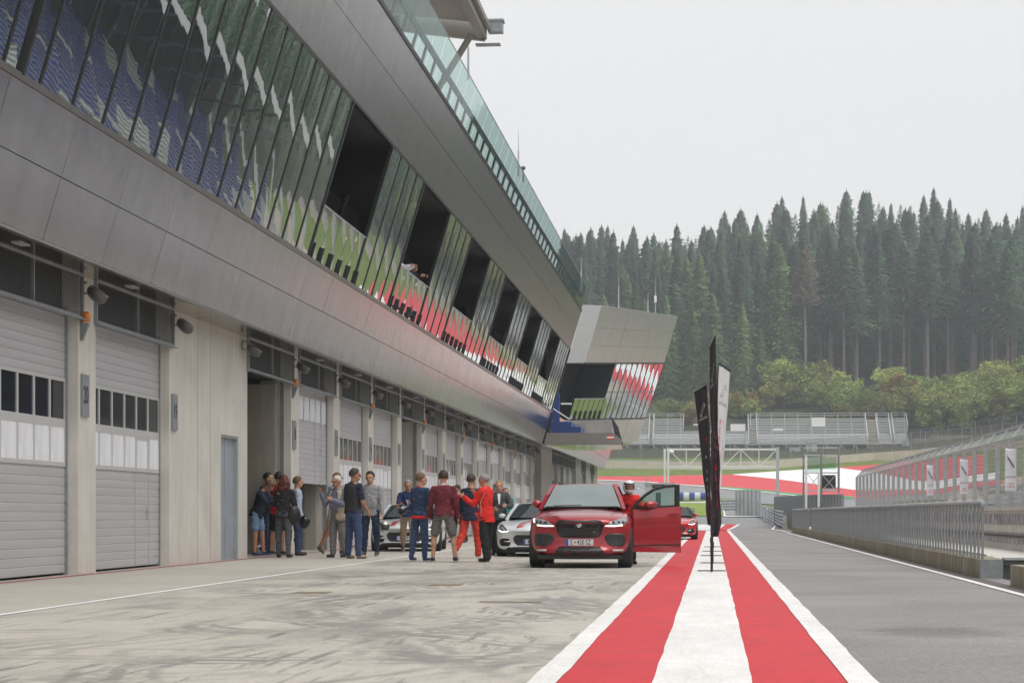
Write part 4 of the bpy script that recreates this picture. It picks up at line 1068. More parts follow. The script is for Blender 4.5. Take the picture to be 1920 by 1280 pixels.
# ------------------------------------------------------------------ far fence section, barriers, gantry, scaffold tower
def fence_far(pts, h, sp, label, dense=None, mesh=True, w=.09, name='catch_fence', cat='fence', grp=None):
    e = empty(name, (pts[0].x, pts[0].y, pts[0].z), 0, label, cat, grp); o0 = Vector(pts[0])
    L_ = resample(pts, max(2, int(sum((b_-a).length for a, b_ in zip(pts, pts[1:]))/sp)))
    pm_ = MB(); pm_.box(-w/2, w/2, -w/2, w/2, -.3, h); me = pm_.mesh('fence_post'); me.materials.append(M_galv)
    if len(L_) <= 95:
        for q in L_:
            o = bpy.data.objects.new('fence_post', me); C.objects.link(o); o.parent = e; o.location = q-o0
    g = MB()
    for a, c in zip(L_, L_[1:]):
        a = a-o0; c = c-o0
        g.beam(a+Vector((0, 0, h-.03)), c+Vector((0, 0, h-.03)), .05)
    g.build('rail', M_galv, e)
    if mesh:
        g = MB()
        for a, c in zip(L_, L_[1:]):
            a = a-o0; c = c-o0; u = Vector((0, 0, h)); g.quad(a, c, c+u, a+u)
        g.build('wire_mesh', M_meshf if 'terrace' in name or 'debris' in name or 'bank' in name else M_mesh, e)
    return e
def PT(x, y, Y): q = P(x, y, Y); return Vector((q.x, q.y, q.z))
def ground_at(x, Y): q = P(x, HY, Y); q.z = T(q.x, q.y); return q
# slatted fence turning in from the right, left of the scaffold tower
fence_far([ground_at(1580, 107), ground_at(1512, 112), ground_at(1453, 138)], 2.0, .42, 'grey slatted fence angling away behind the scaffold tower', mesh=True, w=.14)
fence_far([ground_at(1380, 176), ground_at(1425, 170)], 2.3, 1.0, 'short mesh fence panel with six posts beyond the pit exit barrier', mesh=True)
def armco(pts, h0, h1, label, n=5, name='guard_rail', sp=2.0):
    e = empty(name, pts[0], 0, label, 'barrier'); o0 = Vector(pts[0]); L_ = resample(pts, 26); g = MB()
    for k in range(n):
        z = lerp(h0, h1, (k+.5)/n); hh = (h1-h0)/n*.36
        for a, c in zip(L_, L_[1:]):
            a = a-o0; c = c-o0
            d = (c-a).normalized(); nn = Vector((d.y, -d.x, 0))*.05
            for s in (1, -1):
                g.quad(a+Vector((0, 0, z+s*hh)), c+Vector((0, 0, z+s*hh)), c+nn+Vector((0, 0, z)), a+nn+Vector((0, 0, z)))
            g.quad(a+Vector((0, 0, z+hh)), c+Vector((0, 0, z+hh)), c-nn+Vector((0, 0, z)), a-nn+Vector((0, 0, z))); g.quad(a-nn+Vector((0, 0, z)), c-nn+Vector((0, 0, z)), c+Vector((0, 0, z-hh)), a+Vector((0, 0, z-hh)))
    o = g.build('rail', M_galv_l, e)
    pp = MB(); pp.box(-.06, .06, -.06, .06, -.4, h1); me = pp.mesh('post'); me.materials.append(M_galv)
    for q in L_[::2]: o = bpy.data.objects.new('post', me); C.objects.link(o); o.parent = e; o.location = q-o0+Vector((.02, .10, 0))
    return e
def gp(x, y, off=0): q = hit(x, y); return Vector((q.x, q.y, q.z+off))
armco([ground_at(1470, 118), ground_at(1462, 128), ground_at(1440, 156), ground_at(1420, 176), ground_at(1387, 186)], .1, 1.15, 'curved silver guard rail along the pit exit road')
armco([ground_at(1352, 196), ground_at(1392, 200)], .1, 1.2, 'straight stacked guard rail behind the flags', n=4)
armco([ground_at(1288, 108), ground_at(1286, 128), ground_at(1300, 150)], .15, 1.1, 'bent silver guard rail behind the open car door', n=4)
g = empty('concrete_bollard', ground_at(1472, 115), 0, 'grey block at the end of the curved guard rail', 'block'); mm = MB(); mm.box(-.12, .12, -.12, .12, -.1, .85); mm.box(-.16, .16, -.15, .15, -.1, .25); mm.build('block', M_conc_mid, g)
# tyre wall in blue and white
M_tb = simple('tyre_cover_blue', (.04, .07, .30), .5, 0, .1); M_tw = simple('tyre_cover_white', (.62, .64, .70), .5, 0, .08)
def tyrewall(x0, x1, Y, y0, y1, n, label, start=0):
    Y = hit((x0+x1)/2, y1).y; a = ground_at(x0, Y); c = ground_at(x1, Y+4); e = empty('tyre_barrier', a, 0, label, 'barrier'); h = (y1-y0)*Y/F
    za = 1+(HY-y1)*Y/F-a.z
    for k in range(n):
        p = a.lerp(c, k/n)-a; q = a.lerp(c, (k+1)/n)-a; g = MB()
        def fn(u, v): t = p.lerp(q, u); ang = -pi/2+pi*v; return (t.x, t.y-.45*cos(ang)-.02, za+h/2+h/2*sin(ang))
        g.grid(fn, 6, 10); g.build('cover', (M_tb, M_tw)[(k+start) % 2], e, True)
    g = MB(); k_ = c-a; g.add([(0, 0, -.3), (k_.x, k_.y, k_.z-.3), (k_.x, k_.y+.6, k_.z-.3), (0, .6, -.3), (0, 0, za+h*.9), (k_.x, k_.y, za+h*.9), (k_.x, k_.y+.6, za+h*.9), (0, .6, za+h*.9)], [(0, 3, 2, 1), (4, 5, 6, 7), (0, 1, 5, 4), (1, 2, 6, 5), (2, 3, 7, 6), (3, 0, 4, 7)]); g.build('tyre_stack', M_black, e)
tyrewall(1271, 1334, 150, 922.5, 939, 6, 'blue and white covered tyre barrier behind the flags')
tyrewall(1180, 1208, 170, 914, 918, 4, 'pale tyre barrier strip left of the white timing hut', 1)
# hut
q = ground_at(1209, 112); hut = empty('timing_hut', q, 0, 'white flat hut with a dark sign behind the open red door', 'hut')
hx = (1262-1209)*112/F; hz = 1+(HY-905)*112/F-q.z
g = MB(); g.box(0, hx, 0, 2.0, -.1, hz-.08); g.build('wall', simple('hut_white', (.60, .61, .62), .5, 0, .05), hut)
g = MB(); g.box(-.08, hx+.08, -.12, 2.1, hz-.08, hz); g.build('roof', M_galv_l, hut)
g = MB(); g.box(.42, 1.12, -.06, -.01, hz-.28, hz-.10); g.build('sign_board', M_black, hut)
text_mesh('PIT LANE', .11, M_galv_l, 'lettering', hut, face_M((.77, -.065, hz-.19), (0, -1, 0)))
g = MB(); g.box(.62, .90, -.03, -.01, hz-1.6, hz-.55); g.build('window', simple('hut_window', (.12, .16, .18), .1, .2, 0), hut)
g = MB(); g.tube((.1, 0, hz), (.1, 0, hz+.32), .03); g.build('roof_pole', M_galv_l, hut)
# gantry frame (start light / sign frame)
Yg = 190.0
gt = empty('sign_gantry', ground_at(1251, Yg), 0, 'white lattice sign gantry spanning above the pit exit', 'gantry'); o0 = gt.location.copy()
def GP(x, y, dy=0): q = P(x, y, Yg+dy); return q-o0
g = MB(); zb = -2
for x, top in ((1246.5, 841), (1253, 840)): g.beam(GP(x, 912), GP(x, top), .20)
g.mat(0); g.build('post', M_white, gt)
g = MB(); g.beam(GP(1458, 952), GP(1458, 838), .30); g.build('post', M_galv_l, gt)
g = MB(); g.beam(GP(1250, 842), GP(1460, 842), .18); g.beam(GP(1250, 874.5), GP(1460, 874.5), .16); g.beam(GP(1250, 878), GP(1460, 878), .10)
xsn = [1253, 1287, 1321, 1355, 1389, 1423, 1457]
for i, x in enumerate(xsn):
    g.beam(GP(x, 842), GP(x, 875), .08)
    if i < 6: g.beam(GP(x, 842 if i % 2 == 0 else 875), GP(xsn[i+1], 875 if i % 2 == 0 else 842), .08)
g.build('truss', M_white, gt)
g = MB(); g.ell(GP(1259, 847, -1), (.25, .25, .2)); g.build('camera_dome', M_white, gt, True)
# scaffold tower with a black screen
Yt = 108.0
tw = empty('scaffold_tower', ground_at(1508, Yt), 0, 'silver scaffold tower with black screen above the railing', 'scaffold'); o0 = tw.location.copy()
def TP(x, y, dy=0): return P(x, y, Yt+dy)-o0
g = MB()
for x, yt_, yb_ in ((1506.5, 838, 985), (1540, 838, 940), (1572.5, 838, 924)):
    for dy in (0, 1.6): g.tube(TP(x, yb_, dy), TP(x, yt_, dy), .045 if x < 1510 else .06, n=8)
g.build('upright', M_galv, tw)
g = MB()
for x, (ya, yb2) in ((1511.5, (855, 952)), (1535, (885, 950))): g.beam(TP(x, yb2, -.1), TP(x, ya, -.1), .12, .05)
g.build('ladder_rail', M_white, tw)
for y_ in (839, 853, 886, 920):
    for dy in (0, 1.6): g = MB(); g.beam(TP(1506, y_, dy), TP(1573, y_, dy), .07); g.build('ledger', M_galv_l, tw)
g = MB(); g.beam(TP(1513, 887), TP(1538, 918), .035); g.beam(TP(1538, 887), TP(1513, 918), .035); g.beam(TP(1542, 890, -.2), TP(1567, 918, -.2), .035); g.beam(TP(1567, 890, -.2), TP(1542, 918, -.2), .035); g.build('brace', M_galv_l, tw)
g = MB(); a = TP(1541, 917); c = TP(1567, 890); g.box(a.x, c.x, -.05+0, .05, a.z, c.z); g.build('screen', M_black, tw)
g = MB()
for k in range(7): a = TP(1543+k*3.3, 918, -.12); g.box(a.x, a.x+.045, a.y, a.y+.02, a.z-.03, a.z+.10)
g.build('lattice', M_white, tw)
g = MB(); g.quad(TP(1512, 856, .4), TP(1538, 856, .4), TP(1538, 884, .4), TP(1512, 884, .4)); g.quad(TP(1542, 856, .4), TP(1568, 856, .4), TP(1568, 880, .4), TP(1542, 880, .4)); o = g.build('glass_panel', M_teal, tw)

# ------------------------------------------------------------------ concrete retaining wall with debris fence behind the run-off
M_rw = concrete_mat('retaining_concrete', (.62, .56, .47), .12)
wl = [(1000, 876), (1120, 877), (1220, 878.5), (1320, 880), (1400, 879.5), (1480, 875), (1560, 868), (1640, 862), (1720, 856), (1800, 849), (1920, 838), (2100, 822)]
wt = [(1000, 863), (1120, 864), (1220, 865), (1320, 867), (1400, 866), (1480, 861), (1560, 854), (1640, 848), (1720, 843), (1800, 838), (1920, 827), (2100, 810)]
rw = empty('retaining_wall', gp(*wl[0]), 0, 'long pale concrete retaining wall behind the grass strip below the stands', 'wall'); o0 = rw.location.copy()
g = MB(); base = [gp(*p) for p in wl]
tops = [P(p[0], p[1], b_.y) for p, b_ in zip(wt, base)]
for i in range(len(base)-1):
    a, c, d, f_ = base[i]-o0, base[i+1]-o0, tops[i+1]-o0, tops[i]-o0
    a = a-Vector((0, 0, .5)); c = c-Vector((0, 0, .5)); th = Vector((0, .5, 0))
    g.add([a, c, d, f_, a+th, c+th, d+th, f_+th], [(0, 1, 2, 3), (4, 7, 6, 5), (3, 2, 6, 7)])
g.build('wall_body', M_rw, rw)
# fence on it
fb = [t+Vector((0, .25, 0)) for t in tops]
fence_far(fb[1:], 3.0, 3.7, 'debris fence with tall thin posts on top of the retaining wall', mesh=True, w=.09, name='debris_fence')
# fill behind the wall
drape('terrace_ground', [(b_.x, b_.y+.3) for b_ in base], [(b_.x*1.05, b_.y+14) for b_ in base], M_asph2, .03, 40, 4)
# block wall on the right slope
q0 = gp(1628, 842); e = empty('block_wall', q0, 0, 'grey block wall panels on the slope right of the stands', 'wall'); g = MB()
for (xa, xb, ya, yb_) in ((1628, 1712, 850, 826), (1712, 1745, 848, 822), (1745, 1870, 843, 816)):
    a = P(xa, ya, q0.y); c = P(xb, yb_, q0.y+2); g.box(a.x-q0.x, c.x-q0.x-.03, 0, .4, a.z-q0.z-.8, c.z-q0.z)
g.build('wall_panel', M_conc_mid, e)
# mesh fence up the bank
fl = []
for x, y_ in ((1700, 838), (1740, 833), (1800, 826), (1860, 815), (1930, 800), (2010, 790)):
    q = P(x, y_, 372); fl.append(q)
fence_far(fl, 3.0, 2.4, 'dark mesh fence climbing the bank at the right', mesh=True, w=.10, name='bank_fence')
# ------------------------------------------------------------------ open grandstands beyond the track
M_alu = simple('aluminium_bench', (.58, .60, .61), .5, .25, .12, 3)
M_plank = simple('timber_step', (.42, .40, .36), .7, 0, .15, 5)
def grandstand(label, x0, x1, xt0, xt1, Y, stairs, boards):
    """x0..x1 lower extent, xt0..xt1 upper extent (photo pixels); rows rise from y=832 to y=780"""
    a = P(x0, 832, Y); c = P(x1, 832, Y); zg = T((a.x+c.x)/2, Y)
    e = empty('grandstand', (a.x, Y, zg), 0, label, 'grandstand', 'bare grandstands beyond the track'); W = c.x-a.x; zf = a.z-zg
    sc = Y/F; n = 10; rise = (832-781)*sc/n; tread = .75
    ux0 = P(xt0, 800, Y).x-a.x; ux1 = P(xt1, 800, Y).x-a.x
    def xr(k): return (0, W) if k < 5 else (ux0, ux1)
    g = MB()
    sx = [(P(s0, 800, Y).x-a.x, P(s1, 800, Y).x-a.x) for s0, s1 in stairs]
    for k in range(n):
        l, r = xr(k); z = zf+rise*k; y = tread*k
        segs = [(l, r)]
        for s0, s1 in sx:
            ns = []
            for p, q in segs:
                if s0 > p and s1 < q: ns += [(p, s0), (s1, q)]
                else: ns.append((p, q))
            segs = ns
        for p, q in segs:
            g.box(p, q, y, y+.34, z+.24, z+.40)
            g.box(p, q, y+.42, y+.47, z+.02, z+.12)
            g.box(p, q, y, y+.03, z+.02, z+.10)
            if k < 4: g.box(p, q, y-.1, y+.05, z-.02, z+.30)
    g.build('bench_rows', M_alu, e)
    for s0, s1 in sx:
        g = MB()
        for k in range(n): g.box(s0+.1, s1-.1, tread*k, tread*k+.5, zf+rise*k+.1, zf+rise*k+.16); g.box(s0+.1, s1-.1, tread*k, tread*k+.04, zf+rise*k-.22, zf+rise*k+.1)
        g.build('stair_flight', M_plank, e)
        g = MB()
        for s in (s0, s1): g.beam((s, 0, zf+.9), (s, tread*n, zf+rise*n+.9), .12); g.beam((s, 0, zf), (s, tread*n, zf+rise*n), .16)
        g.build('stair_rail', M_galv_l, e)
    g = MB(); nb = int(W/2.4)
    for k in range(nb+1):
        x = W*k/nb; l, r = xr(n-1); up = l-.1 <= x <= r+.1
        g.beam((x, 0, -1), (x, 0, zf+.9), .11)
        if up:
            g.beam((x, tread*n, -1), (x, tread*n, zf+rise*n+.9), .11)
            g.beam((x, 0, zf-.1), (x, tread*n, zf+rise*n-.1), .13)
        g.beam((x, tread*5, -1), (x, tread*5, zf+rise*5), .10)
        if k < nb: g.beam((x, 0, zf-.3), (x+W/nb*.8, .1, zf-1.9), .10); g.beam((x, tread*5, zf-.3), (x+W/nb*.8, tread*5, zf-3.2), .08)
    g.build('scaffold_frame', M_galv_l, e)
    g = MB()
    for z in (zf-.12, zf-1.95, zf-3.6): g.beam((0, 0, z), (W, 0, z), .12); g.beam((0, tread*5, z), (W, tread*5, z), .10)
    l, r = xr(n-1)
    for dz in (.55, .95): g.beam((l, tread*n, zf+rise*n+dz), (r, tread*n, zf+rise*n+dz), .09)
    g.beam((0, -.05, zf+.75), (W, -.05, zf+.75), .07)
    for x in (l, r):
        for dz in (.5, .95): g.beam((x, tread*5, zf+rise*5+dz), (x, tread*n, zf+rise*n+dz), .09)
    g.build('handrail', M_galv_l, e)
    for (bx0, bx1, by0, by1) in boards:
        p = P(bx0, by1, Y)-Vector((a.x, Y, zg)); q = P(bx1, by0, Y)-Vector((a.x, Y, zg)); k = (p.z-zf)/rise; yy = max(.0, k*tread-.2)
        g = MB(); g.box(p.x, q.x, yy, yy+.06, p.z, q.z); g.build('white_board', M_white, e)
    return e
YS = 372
grandstand('long bare metal grandstand with two stair flights at the right', 1398, 1703, 1408, 1706, YS, [(1404, 1420), (1628, 1648), (1672, 1678)], [(1524, 1550, 780, 797), (1450, 1470, 801, 806)])
grandstand('lower bare metal grandstand partly hidden behind the leaning tower', 1150, 1402, 1190, 1281, YS+1, [(1216, 1224)], [(1370, 1398, 793, 806), (1299, 1330, 792, 795)])
# small kiosks under the stands
for x0, x1, y0, y1, lab in ((1512, 1532, 830, 846, 'grey service cabin under the middle of the right grandstand'), (1480, 1501, 838, 858, 'pale service cabin in front of the right grandstand'), (1693, 1705, 826, 836, 'small pale cabin under the right end of the grandstand')):
    Yk = YS-3; a = P(x0, y1, Yk); c = P(x1, y0, Yk); e = empty('service_cabin', a, 0, lab, 'cabin'); g = MB(); w, h = c.x-a.x, c.z-a.z
    g.box(0, w, 0, 1.2, 0, h); g.build('cabin_body', M_galv_l, e); g = MB(); g.box(-.08, w+.08, -.08, 1.3, h, h+.08); g.build('cabin_roof', M_galv, e)
    g = MB(); g.box(w*.2, w*.45, -.03, .0, .1, h*.75); g.build('cabin_door', M_plate, e)

# ------------------------------------------------------------------ leaning control tower
YA, YB_ = 132.0, 160.0
tt = empty('control_tower', (P(1097, 960, YA).x, YA, 0), 0, 'leaning metal and mirror-glass race control tower behind the pit building', 'tower'); o0 = tt.location.copy()
def fy(x): return lerp(YA, YB_, (x-1066)/(1246-1066))
edge_l = lambda y: interp([(572, 1128), (680, 1097), (787, 1066), (829, 1054)], y)
edge_r = lambda y: interp([(593, 1271), (679, 1246), (784, 1210), (829, 1196)], y)
def face_pt(u, v, rows):
    """u 0..1 left to right, v index through rows"""
    k = min(len(rows)-2, int(v)); t = v-k
    yl = lerp(rows[k][0], rows[k+1][0], t); yr = lerp(rows[k][1], rows[k+1][1], t)
    a = P(edge_l(yl), yl, YA); c = P(edge_r(yr), yr, YB_)
    return a.lerp(c, u)-o0
def tower_panels(rows, cols, gap, mat, name, th=.08):
    g = MB()
    nrm = (face_pt(1, 0, rows)-face_pt(0, 0, rows)).cross(face_pt(0, len(rows)-1, rows)-face_pt(0, 0, rows)).normalized()
    if nrm.x < 0: nrm = -nrm
    for k in range(len(rows)-1):
        for c in range(cols):
            a = face_pt(c/cols+gap, k+gap*3, rows); b_ = face_pt((c+1)/cols-gap, k+gap*3, rows); d = face_pt((c+1)/cols-gap, k+1-gap*3, rows); f_ = face_pt(c/cols+gap, k+1-gap*3, rows)
            j = nrm*rnd.uniform(-.004, .004)
            g.prism([a, f_, d, b_+j], -nrm*th)
    return g.build(name, mat, tt), nrm
up_rows = [(572, 593), (614, 623), (647, 652), (679.5, 679.5)]
M_tband = metal_panel('tower_cladding', (.76, .75, .74), .30, .006, metal=.85)
_, tn = tower_panels(up_rows, 3, .002, M_tband, 'upper_cladding')
lo_rows = [(788, 785), (829, 829)]
tower_panels(lo_rows, 4, .002, M_tband, 'lower_cladding')
# glass: open dark bay on the left, then mirror panes
wr = [(681, 681), (736, 734), (786.5, 784)]
def gx(px_top): return (px_top-1097)/(1246-1097)
u0 = gx(1148)
nP = 9
for k in range(nP):
    ua, ub = lerp(u0, 1, k/nP)+.004, lerp(u0, 1, (k+1)/nP)-.004
    g = MB()
    def fn(u, v, ua=ua, ub=ub, k=k):
        p = face_pt(lerp(ua, ub, u), v*2, wr); return p+tn*(-.004*4*(u-.5)**2+.003*noise.noise((u*2, v*2, k)))
    g.grid(fn, 6, 8); g.build('window_pane', M_glass, tt, True)
    g = MB(); a = face_pt(ua-.004, 0, wr); b_ = face_pt(ua-.004, 2, wr); g.beam(a, b_, .06, .05, up=tn); g.build('mullion', M_frame, tt)
g = MB(); g.beam(face_pt(u0, 1, wr), face_pt(1, 1, wr), .07); g.build('transom', M_galv, tt)
g = MB(); g.beam(face_pt(0, 0, wr), face_pt(1, 0, wr), .10); g.beam(face_pt(0, 2, wr), face_pt(1, 2, wr), .10); g.build('sill', M_frame, tt)
# dark recess + glass balustrade in front
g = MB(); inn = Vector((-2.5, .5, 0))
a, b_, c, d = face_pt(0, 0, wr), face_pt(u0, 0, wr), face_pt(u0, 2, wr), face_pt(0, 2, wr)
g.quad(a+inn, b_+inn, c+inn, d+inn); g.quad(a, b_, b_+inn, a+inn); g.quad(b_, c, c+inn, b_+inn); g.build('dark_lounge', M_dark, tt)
for k in range(6):
    ua, ub = u0*k/6+.003, u0*(k+1)/6-.003; g = MB()
    g.quad(face_pt(ua, 1.25, wr), face_pt(ub, 1.25, wr), face_pt(ub, 2, wr), face_pt(ua, 2, wr)); g.build('balustrade_glass', M_glass, tt)
    g = MB(); p = face_pt(ub, 1.68, wr); q = face_pt(ub, 2, wr); g.beam(p+tn*.04, q+tn*.04, .10); g.build('stanchion', M_black, tt)
g = MB(); g.beam(face_pt(0, 1.23, wr), face_pt(u0, 1.23, wr), .06); g.build('handrail', M_galv_l, tt)
# pale face toward the camera and the body behind
g = MB(); cor = []
for y_, xl in ((570, 1094), (614, 1082), (647, 1073), (680, 1062)):
    cor.append((P(xl, y_ if y_ != 570 else 570.5, YA)-o0, P(edge_l(y_ if y_ != 570 else 572), y_ if y_ != 570 else 572, YA)-o0))
for k in range(3):
    (a, b_), (d, c) = cor[k], cor[k+1]
    g.prism([a+Vector((0, 0, -.02)), b_+Vector((-.015, 0, -.02)), c+Vector((-.015, 0, .015)), d+Vector((0, 0, .015))], (0, .3, 0))
g.build('end_cladding', simple('pale_cladding', (.50, .50, .50), .42, .3, .05), tt)
g = MB()
ff_ = [P(1094, 572, YA)-o0, P(edge_l(573), 573, YA)-o0, P(edge_l(680), 680, YA)-o0, P(1062, 680, YA)-o0]
bk = [P(1230, 592, YB_)-o0+Vector((-2, 0, 0)), P(1268, 594, YB_)-o0, P(1244, 680, YB_)-o0, P(1200, 680, YB_)-o0+Vector((-2, 0, 0))]
for q in ff_: q.y += .05; q.x -= .05
for q in bk: q.x -= .25
g.add(ff_+bk, [(3, 2, 1, 0), (4, 5, 6, 7), (0, 1, 5, 4), (1, 2, 6, 5), (2, 3, 7, 6), (3, 0, 4, 7)]); g.build('roof_block', M_tband, tt)
g = MB()
lb = [P(1045, 792, YA)-o0, P(1064, 792, YA)-o0, P(1052, 833, YA)-o0, P(1044, 833, YA)-o0]
rb = [P(1160, 792, YB_)-o0, P(1205, 792, YB_)-o0, P(1193, 829, YB_)-o0, P(1160, 838, YB_)-o0]
for q in lb+rb: q.x -= .2
for q in lb: q.y += .2
g.add(lb+rb, [(3, 2, 1, 0), (4, 5, 6, 7), (0, 1, 5, 4), (1, 2, 6, 5), (2, 3, 7, 6), (3, 0, 4, 7)]); g.build('lower_block', M_soffit, tt)
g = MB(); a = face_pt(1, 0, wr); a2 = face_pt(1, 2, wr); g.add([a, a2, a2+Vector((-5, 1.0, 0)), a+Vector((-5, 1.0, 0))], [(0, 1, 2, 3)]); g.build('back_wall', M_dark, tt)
# dark wedge and antennas
g = MB(); w0 = [P(1145, 782, 131)-o0, P(1166, 838, 131)-o0, P(1155, 824, 131)-o0]
g.prism([P(1144.5, 778, 130)-o0, P(1159, 800, 130)-o0, P(1169, 836, 130)-o0, P(1154, 822, 130)-o0], (0, .3, 0)); g.build('fin', M_frame, tt)
antenna(1160, 578, 503, 140, 'tall thin antenna on the leaning tower roof, left of three')
antenna(1215, 586, 545, 143, 'short thick antenna on the leaning tower roof between two taller ones')
antenna(1229, 588, 518, 144, 'tall antenna with a white box on the leaning tower roof', True)

# terrace beam with small flag, blue steps
Yb = 111.0
bt = empty('terrace_beam', P(1020, 833, Yb), 0, 'grey terrace beam with a small red-white-red flag at the building end', 'beam'); o0 = bt.location.copy()
def BP(x, y_, dy=0): return P(x, y_, Yb+dy)-o0
g = MB(); g.prism([BP(1025, 811), BP(1150, 811), BP(1166, 824), BP(1165, 833), BP(1020, 833)], (0, .35, 0)); g.build('fascia', M_sill, bt)
M_under = metal_panel('polished_underside', (.62, .58, .50), .05, .03, wscale=.9)
g = MB(); g.add([BP(1020, 833.5), BP(1165, 833.5), P(1168, 842, 136)-o0, P(1040, 846, 136)-o0], [(0, 1, 2, 3)]); g.build('underside', M_under, bt)
g = MB(); g.add([BP(1025, 811, .3), BP(1150, 811, .3), P(1150, 812, 130)-o0, P(1060, 812, 130)-o0], [(0, 1, 2, 3)]); g.build('deck', M_conc_mid, bt)
for k, (c_, y0, y1) in enumerate(((M_fred, 815, 818), (M_fwhite, 818, 821), (M_fred, 821, 824))):
    g = MB(); a = BP(1138, y1); c = BP(1151.5, y0); g.box(a.x, c.x, a.y-.02, a.y-.004, a.z, c.z); g.build('flag_stripe', c_, bt)
st = empty('blue_steps', P(1035, 811, 112), 0, 'blue stepped block on the terrace at the building end', 'steps'); o0 = st.location.copy()
def SP(x, y_): return P(x, y_, 112)-o0
g = MB()
for x0, x1, y0 in ((1033, 1071, 790), (1071, 1089, 799)):
    a = SP(x0, 811); c = SP(x1, y0); g.box(a.x, c.x, 0, 2.5, 0, c.z)
a = SP(1040, 811); c = SP(1052, 735); g.box(SP(1035, 0).x, SP(1048, 0).x, .4, .7, 0, c.z)
for y_ in (797, 804): a = SP(1040, y_); c = SP(1089, y_-1.2); g.box(a.x, c.x, -.04, 0, a.z, c.z)
g.build('step_block', M_blue, st)
e = empty('terrace_railing', P(1037, 788, 111.3), 0, 'slim sloping handrail with glass beside the blue steps', 'railing'); o0 = e.location.copy()
g = MB(); pp = [P(1036, 765, 111.3)-o0, P(1068, 786, 111.3)-o0]; g.tube(pp[0], pp[1], .035); g.tube(P(1052, 757, 113)-o0, P(1072, 757, 113)-o0, .05); g.build('handrail', M_white, e)
e = empty('terrace_wall', P(1072, 811, 114), 0, 'low grey panel wall under the tower windows right of the blue steps', 'wall'); o0 = e.location.copy()
g = MB()
for xa, xb in ((1071, 1101), (1101, 1124), (1124, 1148)):
    a = P(xa+.3, 811, 114)-o0; c = P(xb-.3, 788, 114)-o0; g.box(a.x, c.x, 0, .12, a.z, c.z)
g.build('wall_panel', M_band, e)

# ------------------------------------------------------------------ covered grandstand across the track (outside the frame, seen only mirrored in the glass)
M_sblue = simple('seat_blue', (.03, .06, .34), .5, 0, .2, 3, obj=False); M_sgrey = simple('seat_grey', (.62, .65, .62), .5, 0, .15, 3, obj=False)
og = empty('covered_grandstand', (40, 60, 0), 0, 'covered grandstand with blue and grey seats mirrored in the pit building glass', 'grandstand')
def opart(name, g, m): o = g.build(name, m, og); o.matrix_parent_inverse = Matrix.Translation((-40, -60, 0)); return o
Y0g, Y1g = 60, 236
for c in (0, 1):
    g = MB()
    for k in range(22):
        z = 5.2+k*.36; x = 40+k*.75
        y = Y0g; q = 0
        while y < Y1g:
            if (((k < 8) if q % 3 == 1 else (k in (3, 12) if q % 3 == 0 else k > 16))) == bool(c): g.box(x, x+.35, y, y+15.2, z+.02, z+.10); g.box(x+.33, x+.37, y, y+15.2, z+.02, z+.21)
            y += 16; q += 1
    opart('seat_rows', g, (M_sblue, M_sgrey)[c])
g = MB()
for k in range(22): g.box(39.9+k*.75, 40+k*.75+.8, Y0g, Y1g, 4.4+k*.36, 5.0+k*.36)
g.box(39.6, 39.9, Y0g, Y1g, 3.6, 5.2)
opart('terracing', g, M_conc)
g = MB(); g.box(57, 57.4, Y0g, Y1g, 8, 20); g.add([(44.5, Y0g, 18.2), (58, Y0g, 20.4), (58, Y1g, 20.4), (44.5, Y1g, 18.2)], [(0, 1, 2, 3)]); opart('roof_shade', g, M_dark)  # near-black wall and ceiling paint in the shade under the roof
g = MB(); g.box(44.0, 44.5, Y0g-1, Y1g+12, 17.6, 18.5); g.add([(44, Y0g, 18.6), (58, Y0g, 20.8), (58, Y1g, 20.8), (44, Y1g, 18.6)], [(3, 2, 1, 0)]); opart('roof_edge', g, M_white)
g = MB()
for k in range(12): y = Y0g+4+k*16; g.beam((56.5, y, 6), (56.5, y, 20), .4); g.beam((56.5, y, 14), (45, y, 18), .3)
opart('roof_truss', g, M_galv)
